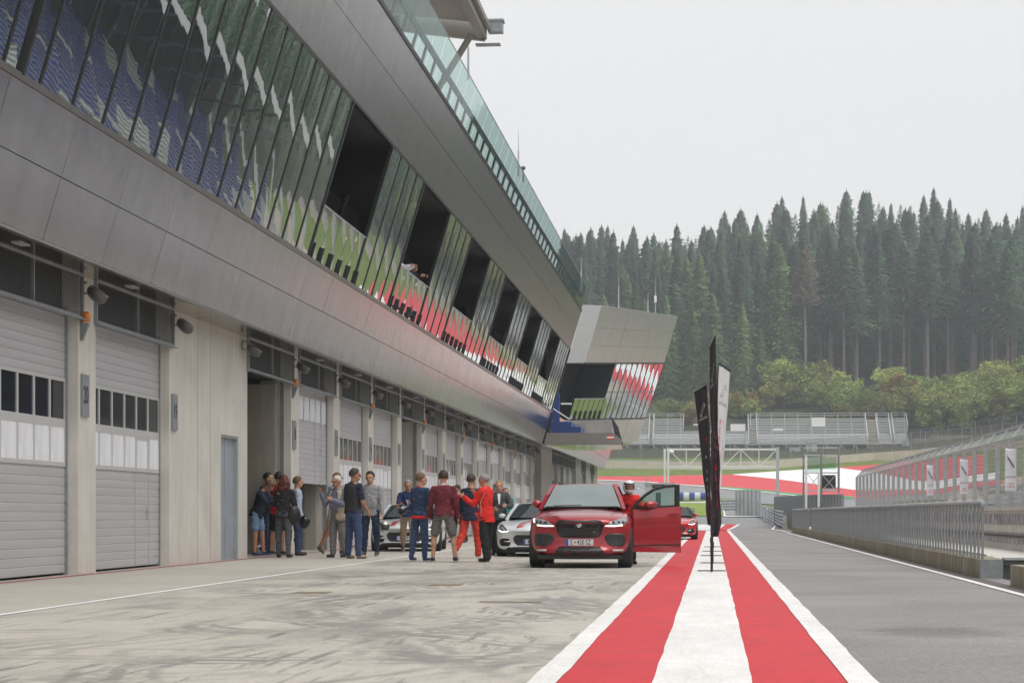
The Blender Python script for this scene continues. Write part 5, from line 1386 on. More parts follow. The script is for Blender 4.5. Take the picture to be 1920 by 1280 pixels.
# ------------------------------------------------------------------ trees
def leafmat(name, col, rv=.25):
    m, nt, bs = newmat(name)
    geo = N(nt, 'ShaderNodeNewGeometry'); oi = N(nt, 'ShaderNodeObjectInfo')
    n1 = N(nt, 'ShaderNodeTexNoise'); n1.inputs['Scale'].default_value = .45; n1.inputs['Detail'].default_value = 5; L(nt, geo.outputs['Position'], n1.inputs['Vector'])
    a = N(nt, 'ShaderNodeMapRange'); a.inputs['From Min'].default_value = .3; a.inputs['From Max'].default_value = .7; a.inputs['To Min'].default_value = .6; a.inputs['To Max'].default_value = 1.5; L(nt, n1.outputs['Fac'], a.inputs['Value'])
    b_ = N(nt, 'ShaderNodeMapRange'); b_.inputs['To Min'].default_value = 1-rv; b_.inputs['To Max'].default_value = 1+rv*1.3; L(nt, oi.outputs['Random'], b_.inputs['Value'])
    mu = N(nt, 'ShaderNodeMath', operation='MULTIPLY'); L(nt, a.outputs[0], mu.inputs[0]); L(nt, b_.outputs[0], mu.inputs[1])
    fr = N(nt, 'ShaderNodeMath', operation='FRACT'); m7 = N(nt, 'ShaderNodeMath', operation='MULTIPLY'); m7.inputs[1].default_value = 17.31; L(nt, oi.outputs['Random'], m7.inputs[0]); L(nt, m7.outputs[0], fr.inputs[0])
    h = N(nt, 'ShaderNodeMapRange'); h.inputs['To Min'].default_value = .5-rv*.12; h.inputs['To Max'].default_value = .5+rv*.06; L(nt, fr.outputs[0], h.inputs['Value'])
    hs = N(nt, 'ShaderNodeHueSaturation'); hs.inputs['Color'].default_value = tuple(col)+(1,); L(nt, mu.outputs[0], hs.inputs['Value']); L(nt, h.outputs[0], hs.inputs['Hue']); L(nt, hs.outputs[0], bs.inputs['Base Color'])
    bs.inputs['Roughness'].default_value = .7; bs.inputs['Specular IOR Level'].default_value = .25
    return m
M_needle = leafmat('spruce_needles', (.060, .120, .062)); M_needle2 = leafmat('light_spruce_needles', (.15, .24, .08)); M_leaf = leafmat('shrub_leaves', (.25, .31, .085), .35); M_leafy = leafmat('yellowing_leaves', (.22, .17, .04), .3)
M_dry = leafmat('dry_larch_twigs', (.16, .13, .085), .1)
M_bark = simple('bark', (.17, .13, .10), .9, 0, .3, 2, stretch=(1, 1, .2), rnd_obj=.2); M_barkp = simple('pale_bark', (.19, .15, .125), .9, 0, .25, 2, stretch=(1, 1, .2), rnd_obj=.2)

def conifer_meshes(seed, H, bare, spread, dens=1.0, droop=.45, ex=.78):
    r = random.Random(seed); t = MB(); c = MB()
    # trunk
    pts = [(0, 0, -1), (r.uniform(-.1, .1), r.uniform(-.1, .1), H*.4), (r.uniform(-.15, .15), 0, H*.75), (0, 0, H)]
    rad = [.34, .24, .12, .02]
    for a, b_, ra, rb in zip(pts, pts[1:], rad, rad[1:]): t.tube(a, b_, ra, rb, n=7, caps=False)
    z = H*bare; z1 = H*.995
    # dead twigs below the crown
    for k in range(14):
        zz = H*r.uniform(.12, max(.14, bare)); an = r.uniform(0, 6.28); l = r.uniform(.5, 1.6)
        t.tube((0, 0, zz), (cos(an)*l, sin(an)*l, zz-.2*l), .03, .008, n=3, caps=False)
    while z < z1:
        f = (z-H*bare)/(H*(1-bare)); Rr = spread*(1-f)**ex*(.75+.25*sin(min(1, f*5)*pi/2))*r.uniform(.75, 1.2)+.10
        nb = max(4, int((9 if f < .6 else 7)*dens))
        a0 = r.uniform(0, 6.28)
        for k in range(nb):
            an = a0+2*pi*k/nb+r.uniform(-.3, .3); l = Rr*r.uniform(.55, 1.2); dr = droop*r.uniform(.5, 1.3); dx, dy = cos(an), sin(an)
            up = .25*(f > .75)
            # each limb: chain of overlapping jagged sprays
            ns = max(3, int(l/.55)); prev = None
            for s in range(ns):
                u = (s+.6)/ns; pz = z-dr*l*u**1.5+up*l*u+r.uniform(-.1, .1); px, py = dx*l*u, dy*l*u
                w = (.62*(1-u*.55)+.14)*r.uniform(.7, 1.25)*min(1, .32+Rr/1.6)
                for q in range(3):
                    aa = an+r.uniform(-1.1, 1.1); ww = w*r.uniform(.7, 1.2)
                    hx, hy = cos(aa)*ww, sin(aa)*ww
                    c.add([(px, py, pz+.05), (px+hx-hy*.28, py+hy+hx*.28, pz-r.uniform(.05, .45)*ww), (px+hx*.75+hy*.35, py+hy*.75-hx*.35, pz-r.uniform(.2, .8)*ww)], [(0, 1, 2)])
            if l > .8: t.tube((0, 0, z), (dx*l*.7, dy*l*.7, z-dr*l*.5), .035, .01, n=3, caps=False)
        z += (.50-.18*f)*r.uniform(.85, 1.2)
    for k in range(9):
        an = r.uniform(0, 6.28); q = r.uniform(.1, .35); zz = H-r.uniform(.2, 1.6); c.add([(0, 0, H+.7-.3*(k > 4)), (cos(an)*q, sin(an)*q, zz), (cos(an+.9)*q, sin(an+.9)*q, zz)], [(0, 1, 2)])
    return t.mesh('trunk'), c.mesh('crown')
def broad_meshes(seed, H, W, stems=3):
    r = random.Random(seed); t = MB(); c = MB(); cl = []
    for s in range(stems):
        an = r.uniform(0, 6.28); l = W*.3
        top = (cos(an)*l, sin(an)*l, H*r.uniform(.55, .8)); t.tube((cos(an)*.15, sin(an)*.15, -.5), top, .11, .04, n=5, caps=False)
        for k in range(5):
            a2 = r.uniform(0, 6.28); u = r.uniform(.4, 1); b_ = Vector((top[0]*u, top[1]*u, top[2]*u)); e_ = b_+Vector((cos(a2)*W*.3, sin(a2)*W*.3, H*.15)); t.tube(b_, e_, .04, .015, n=3, caps=False); cl.append((e_, r.uniform(.5, .9)))
    for k in range(26):
        f = r.uniform(0, 1)**.7; z = H*(.18+.78*f); R_ = W*.5*sqrt(max(0, 1-((z/H-.42)/.58)**2))
        an = r.uniform(0, 6.28); q = R_*sqrt(r.random()); cl.append((Vector((cos(an)*q, sin(an)*q, z)), r.uniform(.45, 1.0)*W*.16))
    for p, rad in cl:
        for k in range(85):
            v = Vector((r.gauss(0, 1), r.gauss(0, 1), r.gauss(0, .8))); v = v.normalized()*rad*r.uniform(.6, 1.15); q = p+v
            s = r.uniform(.10, .24); a = Vector((r.uniform(-1, 1), r.uniform(-1, 1), r.uniform(-.7, .7))).normalized()*s; b2 = Vector((r.uniform(-1, 1), r.uniform(-1, 1), r.uniform(-.7, .7))).normalized()*s
            c.add([q-a, q+b2, q+a, q-b2*.6], [(0, 1, 2, 3)])
    return t.mesh('trunk'), c.mesh('crown')

def fin(pair, bark, leaf):
    for me, m in zip(pair, (bark, leaf)): me.materials.append(m)
    return pair
SPR = [fin(conifer_meshes(40+k, 32, .10, (5.4, 4.6, 5.8, 5.0, 4.4)[k], 1.15, .5, (.78, .92, .72, .84, .98)[k]), M_bark, M_needle) for k in range(5)]
BARE = [fin(conifer_meshes(60+k, 34, (.50, .42, .56, .46)[k], (4.4, 5.0, 4.2, 4.8)[k], 1.1, .35, (.74, .85, .70, .78)[k]), M_barkp, M_needle) for k in range(4)]
LIT = [fin(conifer_meshes(80+k, 24, .05, 4.2, 1.15, .4), M_bark, M_needle2) for k in range(3)]
LARCH = fin(conifer_meshes(99, 30, .62, 4.6, .8, -.05), M_barkp, M_dry)
BRD = [fin(broad_meshes(120+k, 7.5, 6.5), M_bark, M_leaf) for k in range(4)]; BRY = [fin(broad_meshes(130+k, 7, 4.2), M_bark, M_leafy) for k in range(1)]
def plant(name, pair, x, y, s, rz, label, cat, group, sx=1.0, z=None):
    e = empty(name, (x, y, T(x, y)-.3 if z is None else z), rz, label, cat, group); e.scale = (s*sx, s*sx, s)
    for me, n in zip(pair, ('trunk', 'crown')):
        o = bpy.data.objects.new(n, me); C.objects.link(o); o.parent = e
    return e
r = random.Random(5)
# the tall wood: placed row by row on the hill; what is visible is individual
cand = []
for row in range(13):
    Y = 428+row*10.5
    x = -38-row*1.2
    while x < 78+row*2.2:
        cand.append((x+r.uniform(-1.4, 1.4), Y+r.uniform(-3.5, 3.5), row)); x += r.uniform(3.2, 6.4)
r.shuffle(cand); cand.sort(key=lambda c: c[2])
cand = [c for c in cand if pix(c[0], c[1], 40)[0] < 1965 and pix(c[0], c[1], 40)[0] > 1050]
cand_main, cand_rest = cand[:285], cand[285:]
LB = 'tall dark spruce in the dense wood on the hill above the grandstands'
LB2 = 'tall spruce with a long bare trunk at the edge of the wood above the grandstands'
nsp = 0
for (x, y, row) in cand_main:
    px = pix(x, y, 30)[0]
    bare = px > 1470 and row < 3
    if bare: pair = r.choice(BARE); s = r.uniform(.88, 1.06)
    elif r.random() < .14: pair = r.choice(LIT); s = r.uniform(1.1, 1.35)
    else: pair = r.choice(SPR); s = r.uniform(.74, 1.10)
    plant('spruce_tree', pair, x, y, s, r.uniform(0, 6.28), LB2 if bare else LB, 'tree', 'bare-trunked spruces at the edge of the wood' if bare else 'spruces in the dense wood', r.uniform(1.0, 1.35))
# remaining rows, far back: one mass
def mass(name, label, items, pairs, m):
    vs = []; fs = []; me = bpy.data.meshes.new(name); n0 = 0
    import itertools
    cache = {}
    for (x, y, s) in items:
        k = r.randrange(len(pairs)); src = pairs[k][1]
        if k not in cache:
            cache[k] = ([tuple(v.co) for v in src.vertices], [tuple(p.vertices) for p in src.polygons][::2])
        V, Fs = cache[k]; a = r.uniform(0, 6.28); ca, sa = cos(a)*s, sin(a)*s; z = T(x, y)
        vs += [(x+ca*v[0]-sa*v[1], y+sa*v[0]+ca*v[1], z+v[2]*s) for v in V]; fs += [tuple(i+n0 for i in f) for f in Fs]; n0 = len(vs)
    me.from_pydata(vs, [], fs); o = link(name, me, m); tag(o, label, 'forest', kind='stuff'); return o
LOW = [fin(conifer_meshes(140+k, 30, .2, 4.6, .55, .5), M_bark, M_needle) for k in range(2)]
it = [(c[0], c[1], .95) for c in cand_rest]
for k in range(70): it.append((r.uniform(62, 108), r.uniform(60, 250), r.uniform(.6, .85)))
for k in range(150): it.append((r.uniform(60, 135), r.uniform(235, 400), r.uniform(.5, .85)))
mass('far_forest', 'dark mass of conifers on the hill beyond the individual trees', it, LOW, M_needle)
# lighter, fully clothed spruces in front, left part
for (px, py, hpx, Y) in [(1338, 745, 205, 418), (1392, 762, 190, 414), (1300, 770, 175, 420), (1248, 780, 200, 424), (1208, 785, 190, 426), (1425, 770, 150, 412), (1160, 790, 180, 424), (1132, 790, 200, 426)]:
    q = P(px, py, Y); s = hpx*Y/F/24
    plant('young_spruce', LIT[r.randrange(3)], q.x, Y, s, r.uniform(0, 6), 'lighter green spruce clothed to the ground in front of the dark wood', 'tree', 'lighter spruces in front of the wood', 1.05, z=T(q.x, Y)-.3)
q = P(1510, 742, 424); plant('bare_larch', LARCH, q.x, 424, (742-452)*424/F/30, .5, 'dry brown larch with a long bare trunk standing before the dark wood', 'tree', None)
# shrubs and young trees between stand and wood
for k in range(64):
    px = r.uniform(1120, 1960); Y = r.uniform(388, 420)
    if px < 1420: Y = r.uniform(388, 400)
    q = P(px, 800, Y); hmul = (.55 if px < 1420 else 1.0)
    yel = r.random() < .10
    s = r.uniform(.6, 1.35)*hmul
    plant('yellow_shrub' if yel else 'shrub', BRY[0] if yel else r.choice(BRD), q.x, Y, s, r.uniform(0, 6.28), 'yellowing young tree between the stands and the wood' if yel else 'green bushy young tree between the stands and the wood', 'shrub', 'yellowing young trees' if yel else 'bushy young trees below the wood', 1.15)
for k in range(30):
    px = r.uniform(1700, 1990); Y = r.uniform(376, 392); q = P(px, 800, Y)
    plant('shrub', r.choice(BRD), q.x, Y, r.uniform(.8, 1.15), r.uniform(0, 6.28), 'green bushy young tree between the stands and the wood', 'shrub', 'bushy young trees below the wood', 1.1)
for px, py in ((1413, 740), (1385, 830)):
    q = P(px, py, 396); plant('yellow_shrub', BRY[0], q.x, 396, .8, 1, 'yellowing young tree between the stands and the wood', 'shrub', 'yellowing young trees', .9)

# ------------------------------------------------------------------ haze
g = MB(); g.box(-95, 165, -8, 640, -1.2, 130)
hz = g.build('haze', newmat('haze')[0]); tag(hz, 'thin pale haze over the whole valley', 'haze', kind='stuff')
nt_ = hz.data.materials[0].node_tree; nt_.nodes.remove(nt_.nodes['Principled BSDF'])
pv = N(nt_, 'ShaderNodeVolumePrincipled'); pv.inputs['Color'].default_value = (.88, .94, 1, 1); pv.inputs['Density'].default_value = .0006; pv.inputs['Anisotropy'].default_value = .2
L(nt_, pv.outputs[0], nt_.nodes['Material Output'].inputs['Volume'])
# ------------------------------------------------------------------ cars
def patch(name, poly, bvh, axis, mat, parent, off=.008, th=.006, cuts=3, sign=1):
    """a flat outline pressed onto the body surface"""
    b = bmesh.new(); vs = [b.verts.new((u, v, 0)) for u, v in poly]; f = b.faces.new(vs)
    bmesh.ops.triangulate(b, faces=[f])
    for _ in range(cuts): bmesh.ops.subdivide_edges(b, edges=[e for e in b.edges if e.calc_length() > .06], cuts=1, use_grid_fill=True)
    bmesh.ops.triangulate(b, faces=b.faces)
    for v in b.verts:
        u, w = v.co.x, v.co.y
        if axis == 'f': o, d = Vector((u, -3, w)), Vector((0, 1, 0))
        elif axis == 't': o, d = Vector((u, w, 4)), Vector((0, 0, -1))
        else: o, d = Vector((4*sign, u, w)), Vector((-sign, 0, 0))
        h = bvh.ray_cast(o, d)
        if h[0] is None: h = bvh.find_nearest(o+d*3.3)
        v.co = Vector((u if axis != 's' else h[0].x, h[0].y if axis == 'f' else (w if axis == 't' else u), w if axis != 't' else h[0].z))-d*off
    bmesh.ops.recalc_face_normals(b, faces=b.faces)
    me = bpy.data.meshes.new(name); b.to_mesh(me); b.free()
    o = link(name, me, mat, parent, True)
    s = o.modifiers.new('thickness', 'SOLIDIFY'); s.thickness = th; s.offset = 0; return o
def mir(poly): return [(-x, y) for x, y in poly][::-1]

def carpaint(name, col, metal=.3, rough=.28, flake=True):
    m, nt, bs = newmat(name); bs.inputs['Base Color'].default_value = col+(1,); bs.inputs['Metallic'].default_value = metal; bs.inputs['Roughness'].default_value = rough
    bs.inputs['Coat Weight'].default_value = 1; bs.inputs['Coat Roughness'].default_value = .03
    tc = N(nt, 'ShaderNodeTexCoord'); n = N(nt, 'ShaderNodeTexNoise'); n.inputs['Scale'].default_value = 3; n.inputs['Detail'].default_value = 5; L(nt, tc.outputs['Object'], n.inputs['Vector'])
    a = N(nt, 'ShaderNodeMapRange'); a.inputs['To Min'].default_value = rough-.06; a.inputs['To Max'].default_value = rough+.1; L(nt, n.outputs['Fac'], a.inputs['Value']); L(nt, a.outputs[0], bs.inputs['Roughness']); return m
P_red = carpaint('red_car_paint', (.34, .006, .016), .3); P_silver = carpaint('pale_silver_paint', (.74, .77, .80), .15, .3); P_red2 = carpaint('bright_red_paint', (.55, .02, .03), .1); P_white = carpaint('white_car_paint', (.75, .75, .75), 0)
M_tyre = simple('tyre_rubber', (.022, .022, .023), .75, 0, .15, 10, bump=.3); M_rim = simple('dark_rim', (.10, .10, .11), .3, .8, .05); M_rimL = simple('light_rim', (.4, .4, .42), .3, .8, .05)
M_cglass = simple('car_glass', (.03, .04, .045), .03, .3, 0); M_wind = simple('windscreen', (.30, .35, .34), .04, .75, .12, 1.2)
M_trim = simple('car_black_trim', (.012, .012, .013), .4, 0, 0); M_chrome = simple('chrome', (.6, .6, .62), .12, 1, 0)
M_lens = simple('lamp_lens', (.35, .37, .4), .06, .6, .3, 25); M_led = emis('running_light', (1, .98, .95), 1.6); M_plwhite = simple('plate_white', (.72, .72, .72), .4, 0, 0); M_plblue = simple('plate_blue', (.02, .09, .5), .4, 0, 0)
def grille_mat():
    m, nt, bs = newmat('honeycomb_grille'); tc = N(nt, 'ShaderNodeTexCoord'); v = N(nt, 'ShaderNodeTexVoronoi', feature='DISTANCE_TO_EDGE'); v.inputs['Scale'].default_value = 34; v.inputs['Randomness'].default_value = .15
    L(nt, tc.outputs['Object'], v.inputs['Vector']); cr = N(nt, 'ShaderNodeValToRGB'); cr.color_ramp.elements[0].color = (.05, .05, .055, 1); cr.color_ramp.elements[1].color = (.004, .004, .004, 1); cr.color_ramp.elements[1].position = .25
    L(nt, v.outputs[0], cr.inputs['Fac']); L(nt, cr.outputs[0], bs.inputs['Base Color']); bs.inputs['Roughness'].default_value = .35; return m
M_grl = grille_mat()

def body_mesh(name, secs, front_curve, lv=2, arches=None, paint=None, parent=None, rear_curve=.18):
    """secs: (y, [half outline (x,z) bottom centre .. top centre])"""
    y0 = secs[0][0]; y9 = secs[-1][0]; g = MB(); n = len(secs[0][1]); W = 2*n-2
    hwm = max(p[0] for s in secs for p in s[1])
    for y, half in secs:
        ring = half+[(-x, z) for x, z in half[-2:0:-1]]
        for x, z in ring:
            k = max(0, 1-(y-y0)/1.1); k2 = max(0, 1-(y9-y)/.9)
            g.v.append((x, y+front_curve*(abs(x)/hwm)**2.6*k*k-rear_curve*(abs(x)/hwm)**2.5*k2, z))
    for j in range(len(secs)-1):
        for i in range(W):
            k = (i+1) % W; g.f.append((j*W+i, j*W+k, (j+1)*W+k, (j+1)*W+i)); g.m.append(0)
    # end caps as quads
    for base, flip in ((0, False), ((len(secs)-1)*W, True)):
        for i in range(n-1):
            q = (base+i, base+i+1, base+(W-i-1) % W, base+(W-i) % W)
            q = tuple(dict.fromkeys(q))
            if len(q) > 2: g.f.append(q if flip else q[::-1]); g.m.append(0)
    o = g.build(name, paint, None, True, fix=True)
    s = o.modifiers.new('smooth', 'SUBSURF'); s.levels = lv; s.render_levels = lv
    if arches:
        cut = MB()
        for ay, az, ar in arches:
            for sx in (1, -1):
                cut.tube((sx*.60, ay, az), (sx*1.3, ay, az), ar, n=40)
        c = cut.build('cut', None); bm = o.modifiers.new('cut', 'BOOLEAN'); bm.object = c; bm.operation = 'DIFFERENCE'; bm.solver = 'EXACT'
    me = evaluated(o, c) if arches else evaluated(o)
    old = o.data; o.modifiers.clear(); o.data = me; bpy.data.meshes.remove(old)
    if arches: bpy.data.objects.remove(c)
    auto_smooth(o, 40)
    if parent: o.parent = parent
    b = bmesh.new(); b.from_mesh(o.data); bvh = BVHTree.FromBMesh(b); b.free()
    return o, bvh

def wheel(parent, x, y, r, w, rim, side, spokes=10, steer=0):
    e = bpy.data.objects.new('wheel', None)
    g = MB(); hw = w/2
    prof = [(r*.66, -hw*.86), (r*.80, -hw), (r*.93, -hw*.98), (r*.985, -hw*.80), (r, -hw*.5), (r, hw*.5), (r*.985, hw*.80), (r*.93, hw*.98), (r*.80, hw), (r*.66, hw*.86)]
    g.lathe(prof, 36, axis='x', close=True)
    for q in (-.5, -.17, .17, .5):
        pass
    t = g.build('wheel', M_tyre, parent, True); auto_smooth(t, 35); t.location = (x, y, r); t.rotation_euler = (0, 0, steer)
    g = MB(); g.lathe([(r*.67, -hw*.8), (r*.67, hw*.8), (r*.63, hw*.82), (r*.60, hw*.3), (r*.60, -hw*.8)], 36, axis='x', close=True)
    for k in range(spokes):
        a = 2*pi*k/spokes; p = Vector((side*hw*.62, cos(a)*r*.10, sin(a)*r*.10)); q = Vector((side*hw*.72, cos(a)*r*.64, sin(a)*r*.64)); g.beam(p, q, r*.085, r*.06, up=(1, 0, 0))
    g.lathe([(0, side*hw*.75), (r*.13, side*hw*.72), (r*.13, side*hw*.4)], 14, axis='x'); o = g.build('rim', rim, t); auto_smooth(o, 30)
    g = MB(); g.lathe([(0, 0), (r*.5, 0), (r*.5, .03), (0, .03)], 20, axis='x'); g.build('brake_disc', M_galv, t)
    return t

def greenhouse(root, yb, yt, yre, yrb, zb, zt, hb, ht, paint, wind):
    """windscreen base/top y, roof end y, rear base y; base/roof z; half widths"""
    g = MB(); sec = []
    for y, f in ((yb, 0), (lerp(yb, yt, .5), .54), (yt, 1), (lerp(yt, yre, .45), 1.03), (yre, .95), (yrb, 0)):
        z1 = lerp(zb, zt, f); hx = lerp(hb, ht, max(0, f)); sec.append((y, [(0, zb-.12), (hb, zb-.12), (hb, zb), (lerp(hb, hx, .96), max(zb+.004, z1-.05*f)), (hx*.80, z1-.012*f), (hx*.4, z1+.012*f), (0, z1+.02*f)]))
    n = 7
    for y, half in sec:
        for x, z in half: g.v.append((x, y, z))
        for x, z in half[::-1][1:]: g.v.append((-x, y, z))
    W = 13
    for j in range(5):
        for i in range(W-1): g.f.append((j*W+i, j*W+i+1, (j+1)*W+i+1, (j+1)*W+i)); g.m.append(0)
    o = g.build('cabin_glass', M_cglass, root, True, fix=True); auto_smooth(o, 30)
    b = bmesh.new(); b.from_mesh(o.data); bvh = BVHTree.FromBMesh(b); b.free()
    # windscreen
    g = MB()
    def fn(u, v):
        f = lerp(.02, .97, v); y = lerp(yb, yt, f); hx = lerp(hb, ht, f)*.93; x = lerp(-hx, hx, u); z = lerp(zb, zt, f)+.02*f
        return (x, y-.05-.035*(1-(abs(x)/hx)**2)+.02, z+.018-.03*(abs(x)/hx)**2*f)
    g.grid(fn, 10, 8); g.build('windscreen', wind, root, True)
    # roof skin, pillars
    g = MB()
    def rf(u, v):
        y = lerp(yt-.02, yre+.05, v); f = 1.0 if v < .5 else lerp(1.03, .96, (v-.5)*2); hx = ht*1.01; x = lerp(-hx, hx, u); return (x, y, lerp(zb, zt, f)+.032-.05*abs(x/hx)**3.2)
    g.grid(rf, 12, 8); r_ = g.build('roof', paint, root, True); s = r_.modifiers.new('thickness', 'SOLIDIFY'); s.thickness = .03
    for sx in (1, -1):
        g = MB(); pts = [(sx*(hb+.005), yb-.02, zb-.03), (sx*lerp(hb, ht, .5), lerp(yb, yt, .5)-.01, lerp(zb, zt, .5)+.012), (sx*(ht+.0), yt-.01, zt-.005)]
        for a, c in zip(pts, pts[1:]): g.beam(a, c, .075, .055)
        pts = [(sx*(ht+.0), yt-.01, zt-.005), (sx*(ht+.01), lerp(yt, yre, .5), zt+.0), (sx*ht, yre, zt-.03), (sx*(hb-.02), yrb, zb-.02)]
        for a, c in zip(pts, pts[1:]): g.beam(a, c, .08, .06)
        g.build('pillar', paint, root)
    for sx in (1, -1):
        g = MB(); g.beam((sx*(hb+.015), lerp(yb, yrb, .47), zb), (sx*(ht+.03), lerp(yb, yrb, .49), zt-.03), .02, .09); g.build('door_pillar', M_trim, root)

def plate(root, txt, z, y, w=.52, h=.115, bold=.0, kind=None):
    g = MB(); g.box(-w/2, w/2, y-.012, y, z-h/2, z+h/2); p = g.build('licence_plate', M_plwhite, root)
    g = MB(); g.box(-w/2, -w/2+.05, y-.014, y-.0121, z-h/2, z+h/2); g.build('plate_band', M_plblue, p)
    if kind:
        text_mesh('S', .125, M_ink, 'lettering', p, face_M((-.155, y-.0145, z-.004), (0, -1, 0)), sx=.75, bold=.001); text_mesh('420 SZ', .125, M_ink, 'lettering', p, face_M((.085, y-.0145, z-.004), (0, -1, 0)), sx=.72, bold=.001)
    else: text_mesh(txt, .125, M_ink, 'lettering', p, face_M((.025, y-.0145, z-.004), (0, -1, 0)), sx=.66, bold=.001)
    if kind:
        g = MB(); g.lathe([(0, 0), (.018, 0)], 10, face_M((-.085, y-.0145, z), (0, -1, 0))); g.build('crest', M_redink, p)
    return p
def mirror(root, x, y, z, paint, sx, w=.17, h=.14):
    g = MB(); Mx = Matrix.Translation((x+sx*w*.55, y, z)); g.ell((x+sx*w*.55, y, z), (w*.60, .085, h*.55), nu=14, nv=10); o = g.build('mirror', paint, root, True)
    g = MB(); g.beam((x-sx*.06, y+.03, z-h*.42), (x+sx*w*.5, y+.02, z-h*.42), .07, .045); g.build('mirror_base', M_trim, o)

# ---------- red sports utility car with its door open
def half(hw, zb, zsh, zt, low=.80, mid=.55, top=.70):
    return [(0, zb), (hw*low, zb), (hw*.965, zb+.10), (hw, mid), (hw*.995, zsh-.14), (hw*.95, zsh-.02), (hw*top, zt-.03), (hw*.36, zt), (0, zt+.005)]
def make_suv():
    e = empty('sports_utility_car', (0, 0, 0), 0, 'dark red sports utility car facing us with its driver door open', 'car')
    secs = [(0.0, half(.72, .34, .80, .84)), (.03, half(.84, .27, .86, .91)), (.14, half(.93, .23, .93, .98)), (.42, half(.965, .23, .99, 1.045)), (.85, half(.972, .23, 1.03, 1.10)), (1.2, half(.972, .23, 1.05, 1.13)), (1.5, half(.965, .23, 1.07, 1.145)),
            (2.4, half(.96, .23, 1.10, 1.15)), (3.4, half(.965, .24, 1.12, 1.17)), (4.1, half(.96, .28, 1.12, 1.17)), (4.55, half(.90, .34, 1.08, 1.14)), (4.70, half(.80, .42, 1.0, 1.05))]
    body, bvh = body_mesh('body', secs, .42, 2, [(.90, .40, .43), (3.74, .40, .43)], P_red, e)
    greenhouse(e, 1.28, 2.02, 3.95, 4.5, 1.13, 1.585, .80, .60, P_red, M_wind)
    for sx in (1, -1):
        wheel(e, sx*.845, .90, .385, .27, M_rim, sx); wheel(e, sx*.845, 3.74, .385, .27, M_rim, sx)
        g = MB(); g.lathe([(.40, -.12), (.43, -.12), (.43, .12), (.40, .12)], 30, Matrix.Translation((sx*.83, .90, .40)), axis='x', close=True); g.build('arch_liner', M_trim, e); g = MB(); g.lathe([(.40, -.12), (.43, -.12), (.43, .12), (.40, .12)], 30, Matrix.Translation((sx*.83, 3.74, .40)), axis='x', close=True); g.build('arch_liner', M_trim, e)
    gl = [(-.36, .60), (-.30, .585), (.30, .585), (.36, .60), (.405, .66), (.43, .76), (.43, .84), (.40, .89), (.30, .90), (-.30, .90), (-.40, .89), (-.43, .84), (-.43, .76), (-.405, .66)]
    gr_ = patch('grille', gl, bvh, 'f', M_grl, e, .006)
    g = MB()
    for (a, c) in zip(gl, gl[1:]+gl[:1]):
        def pt(q):
            h = bvh.ray_cast(Vector((q[0], -3, q[1])), Vector((0, 1, 0))); return (q[0], h[0].y-.012, q[1])
        g.tube(pt(a), pt(c), .009, n=5)
    g.build('grille_frame', M_trim, gr_)
    yf = bvh.ray_cast(Vector((0, -3, .82)), Vector((0, 1, 0)))[0].y
    g = MB(); g.box(-.10, .10, yf-.02, yf-.012, .77, .86); g.build('badge_plate', M_black, gr_)
    g = MB(); g.lathe([(0, 0), (.040, 0), (.045, -.006), (.049, 0)], 18, face_M((0, yf-.026, .815), (0, -1, 0)), axis='z'); g.build('round_badge', M_chrome, gr_, True)
    yf2 = bvh.ray_cast(Vector((.28, -3, .67)), Vector((0, 1, 0)))[0].y
    for x_, c_ in ((.262, simple('badge_green', (.05, .4, .1), .4, 0, 0)), (.275, simple('badge_yellow', (.7, .5, .05), .4, 0, 0)), (.287, M_redink)):
        g = MB(); g.box(x_-.010, x_+.004, yf2-.02, yf2-.013, .665, .687); g.build('badge_mark', c_, gr_)
    text_mesh('S', .035, M_chrome, 'lettering', gr_, face_M((.31, yf2-.018, .676), (0, -1, 0)))
    hl = [(.47, .79), (.66, .785), (.80, .80), (.885, .86), (.90, .92), (.86, .945), (.74, .93), (.60, .88)]
    led = [(.475, .788), (.66, .783), (.81, .798), (.80, .822), (.66, .806), (.50, .806)]
    ledv = [(.855, .86), (.885, .865), (.90, .92), (.865, .94)]
    for s in (0, 1):
        f = (lambda p: p) if s == 0 else mir
        h = patch('headlight', f(hl), bvh, 'f', M_lens, e, .008)
        patch('light_strip', f(led), bvh, 'f', M_led, h, .016, cuts=1)
        if s: patch('light_strip', f(ledv), bvh, 'f', M_led, h, .016, cuts=1)
        for cx in (.63, .73, .81):
            sx = 1 if s == 0 else -1; yy = bvh.ray_cast(Vector((sx*cx, -3, .86)), Vector((0, 1, 0)))[0].y
            g = MB(); g.ell((sx*cx, yy-.008, .862), (.032, .012, .026), nu=10, nv=6); g.build('projector', M_trim, h, True)
        patch('air_intake', f([(.50, .62), (.47, .57), (.53, .46), (.62, .415), (.84, .42), (.86, .50), (.85, .64), (.78, .655), (.56, .65)]), bvh, 'f', M_grl, e, .006)
        patch('fog_lamp', f([(.63, .322), (.80, .322), (.83, .355), (.62, .355)]), bvh, 'f', simple('fog_strip', (.7, .7, .7), .3, 0, 0), e, .008, cuts=1)
    patch('lower_intake', [(-.50, .245), (.50, .245), (.46, .32), (.38, .41), (-.38, .41), (-.46, .32)], bvh, 'f', M_trim, e, .006)
    plate(e, 'S 420 SZ', .488, bvh.ray_cast(Vector((0, -3, .49)), Vector((0, 1, 0)))[0].y-.012, kind=1)
    g = MB(); g.box(-.80, .80, .25, .6, .17, .25); g.box(-.5, .5, .6, 4.0, .19, .26); g.build('underbody', M_trim, e)
    mirror(e, -.80, 1.50, 1.215, P_red, -1)
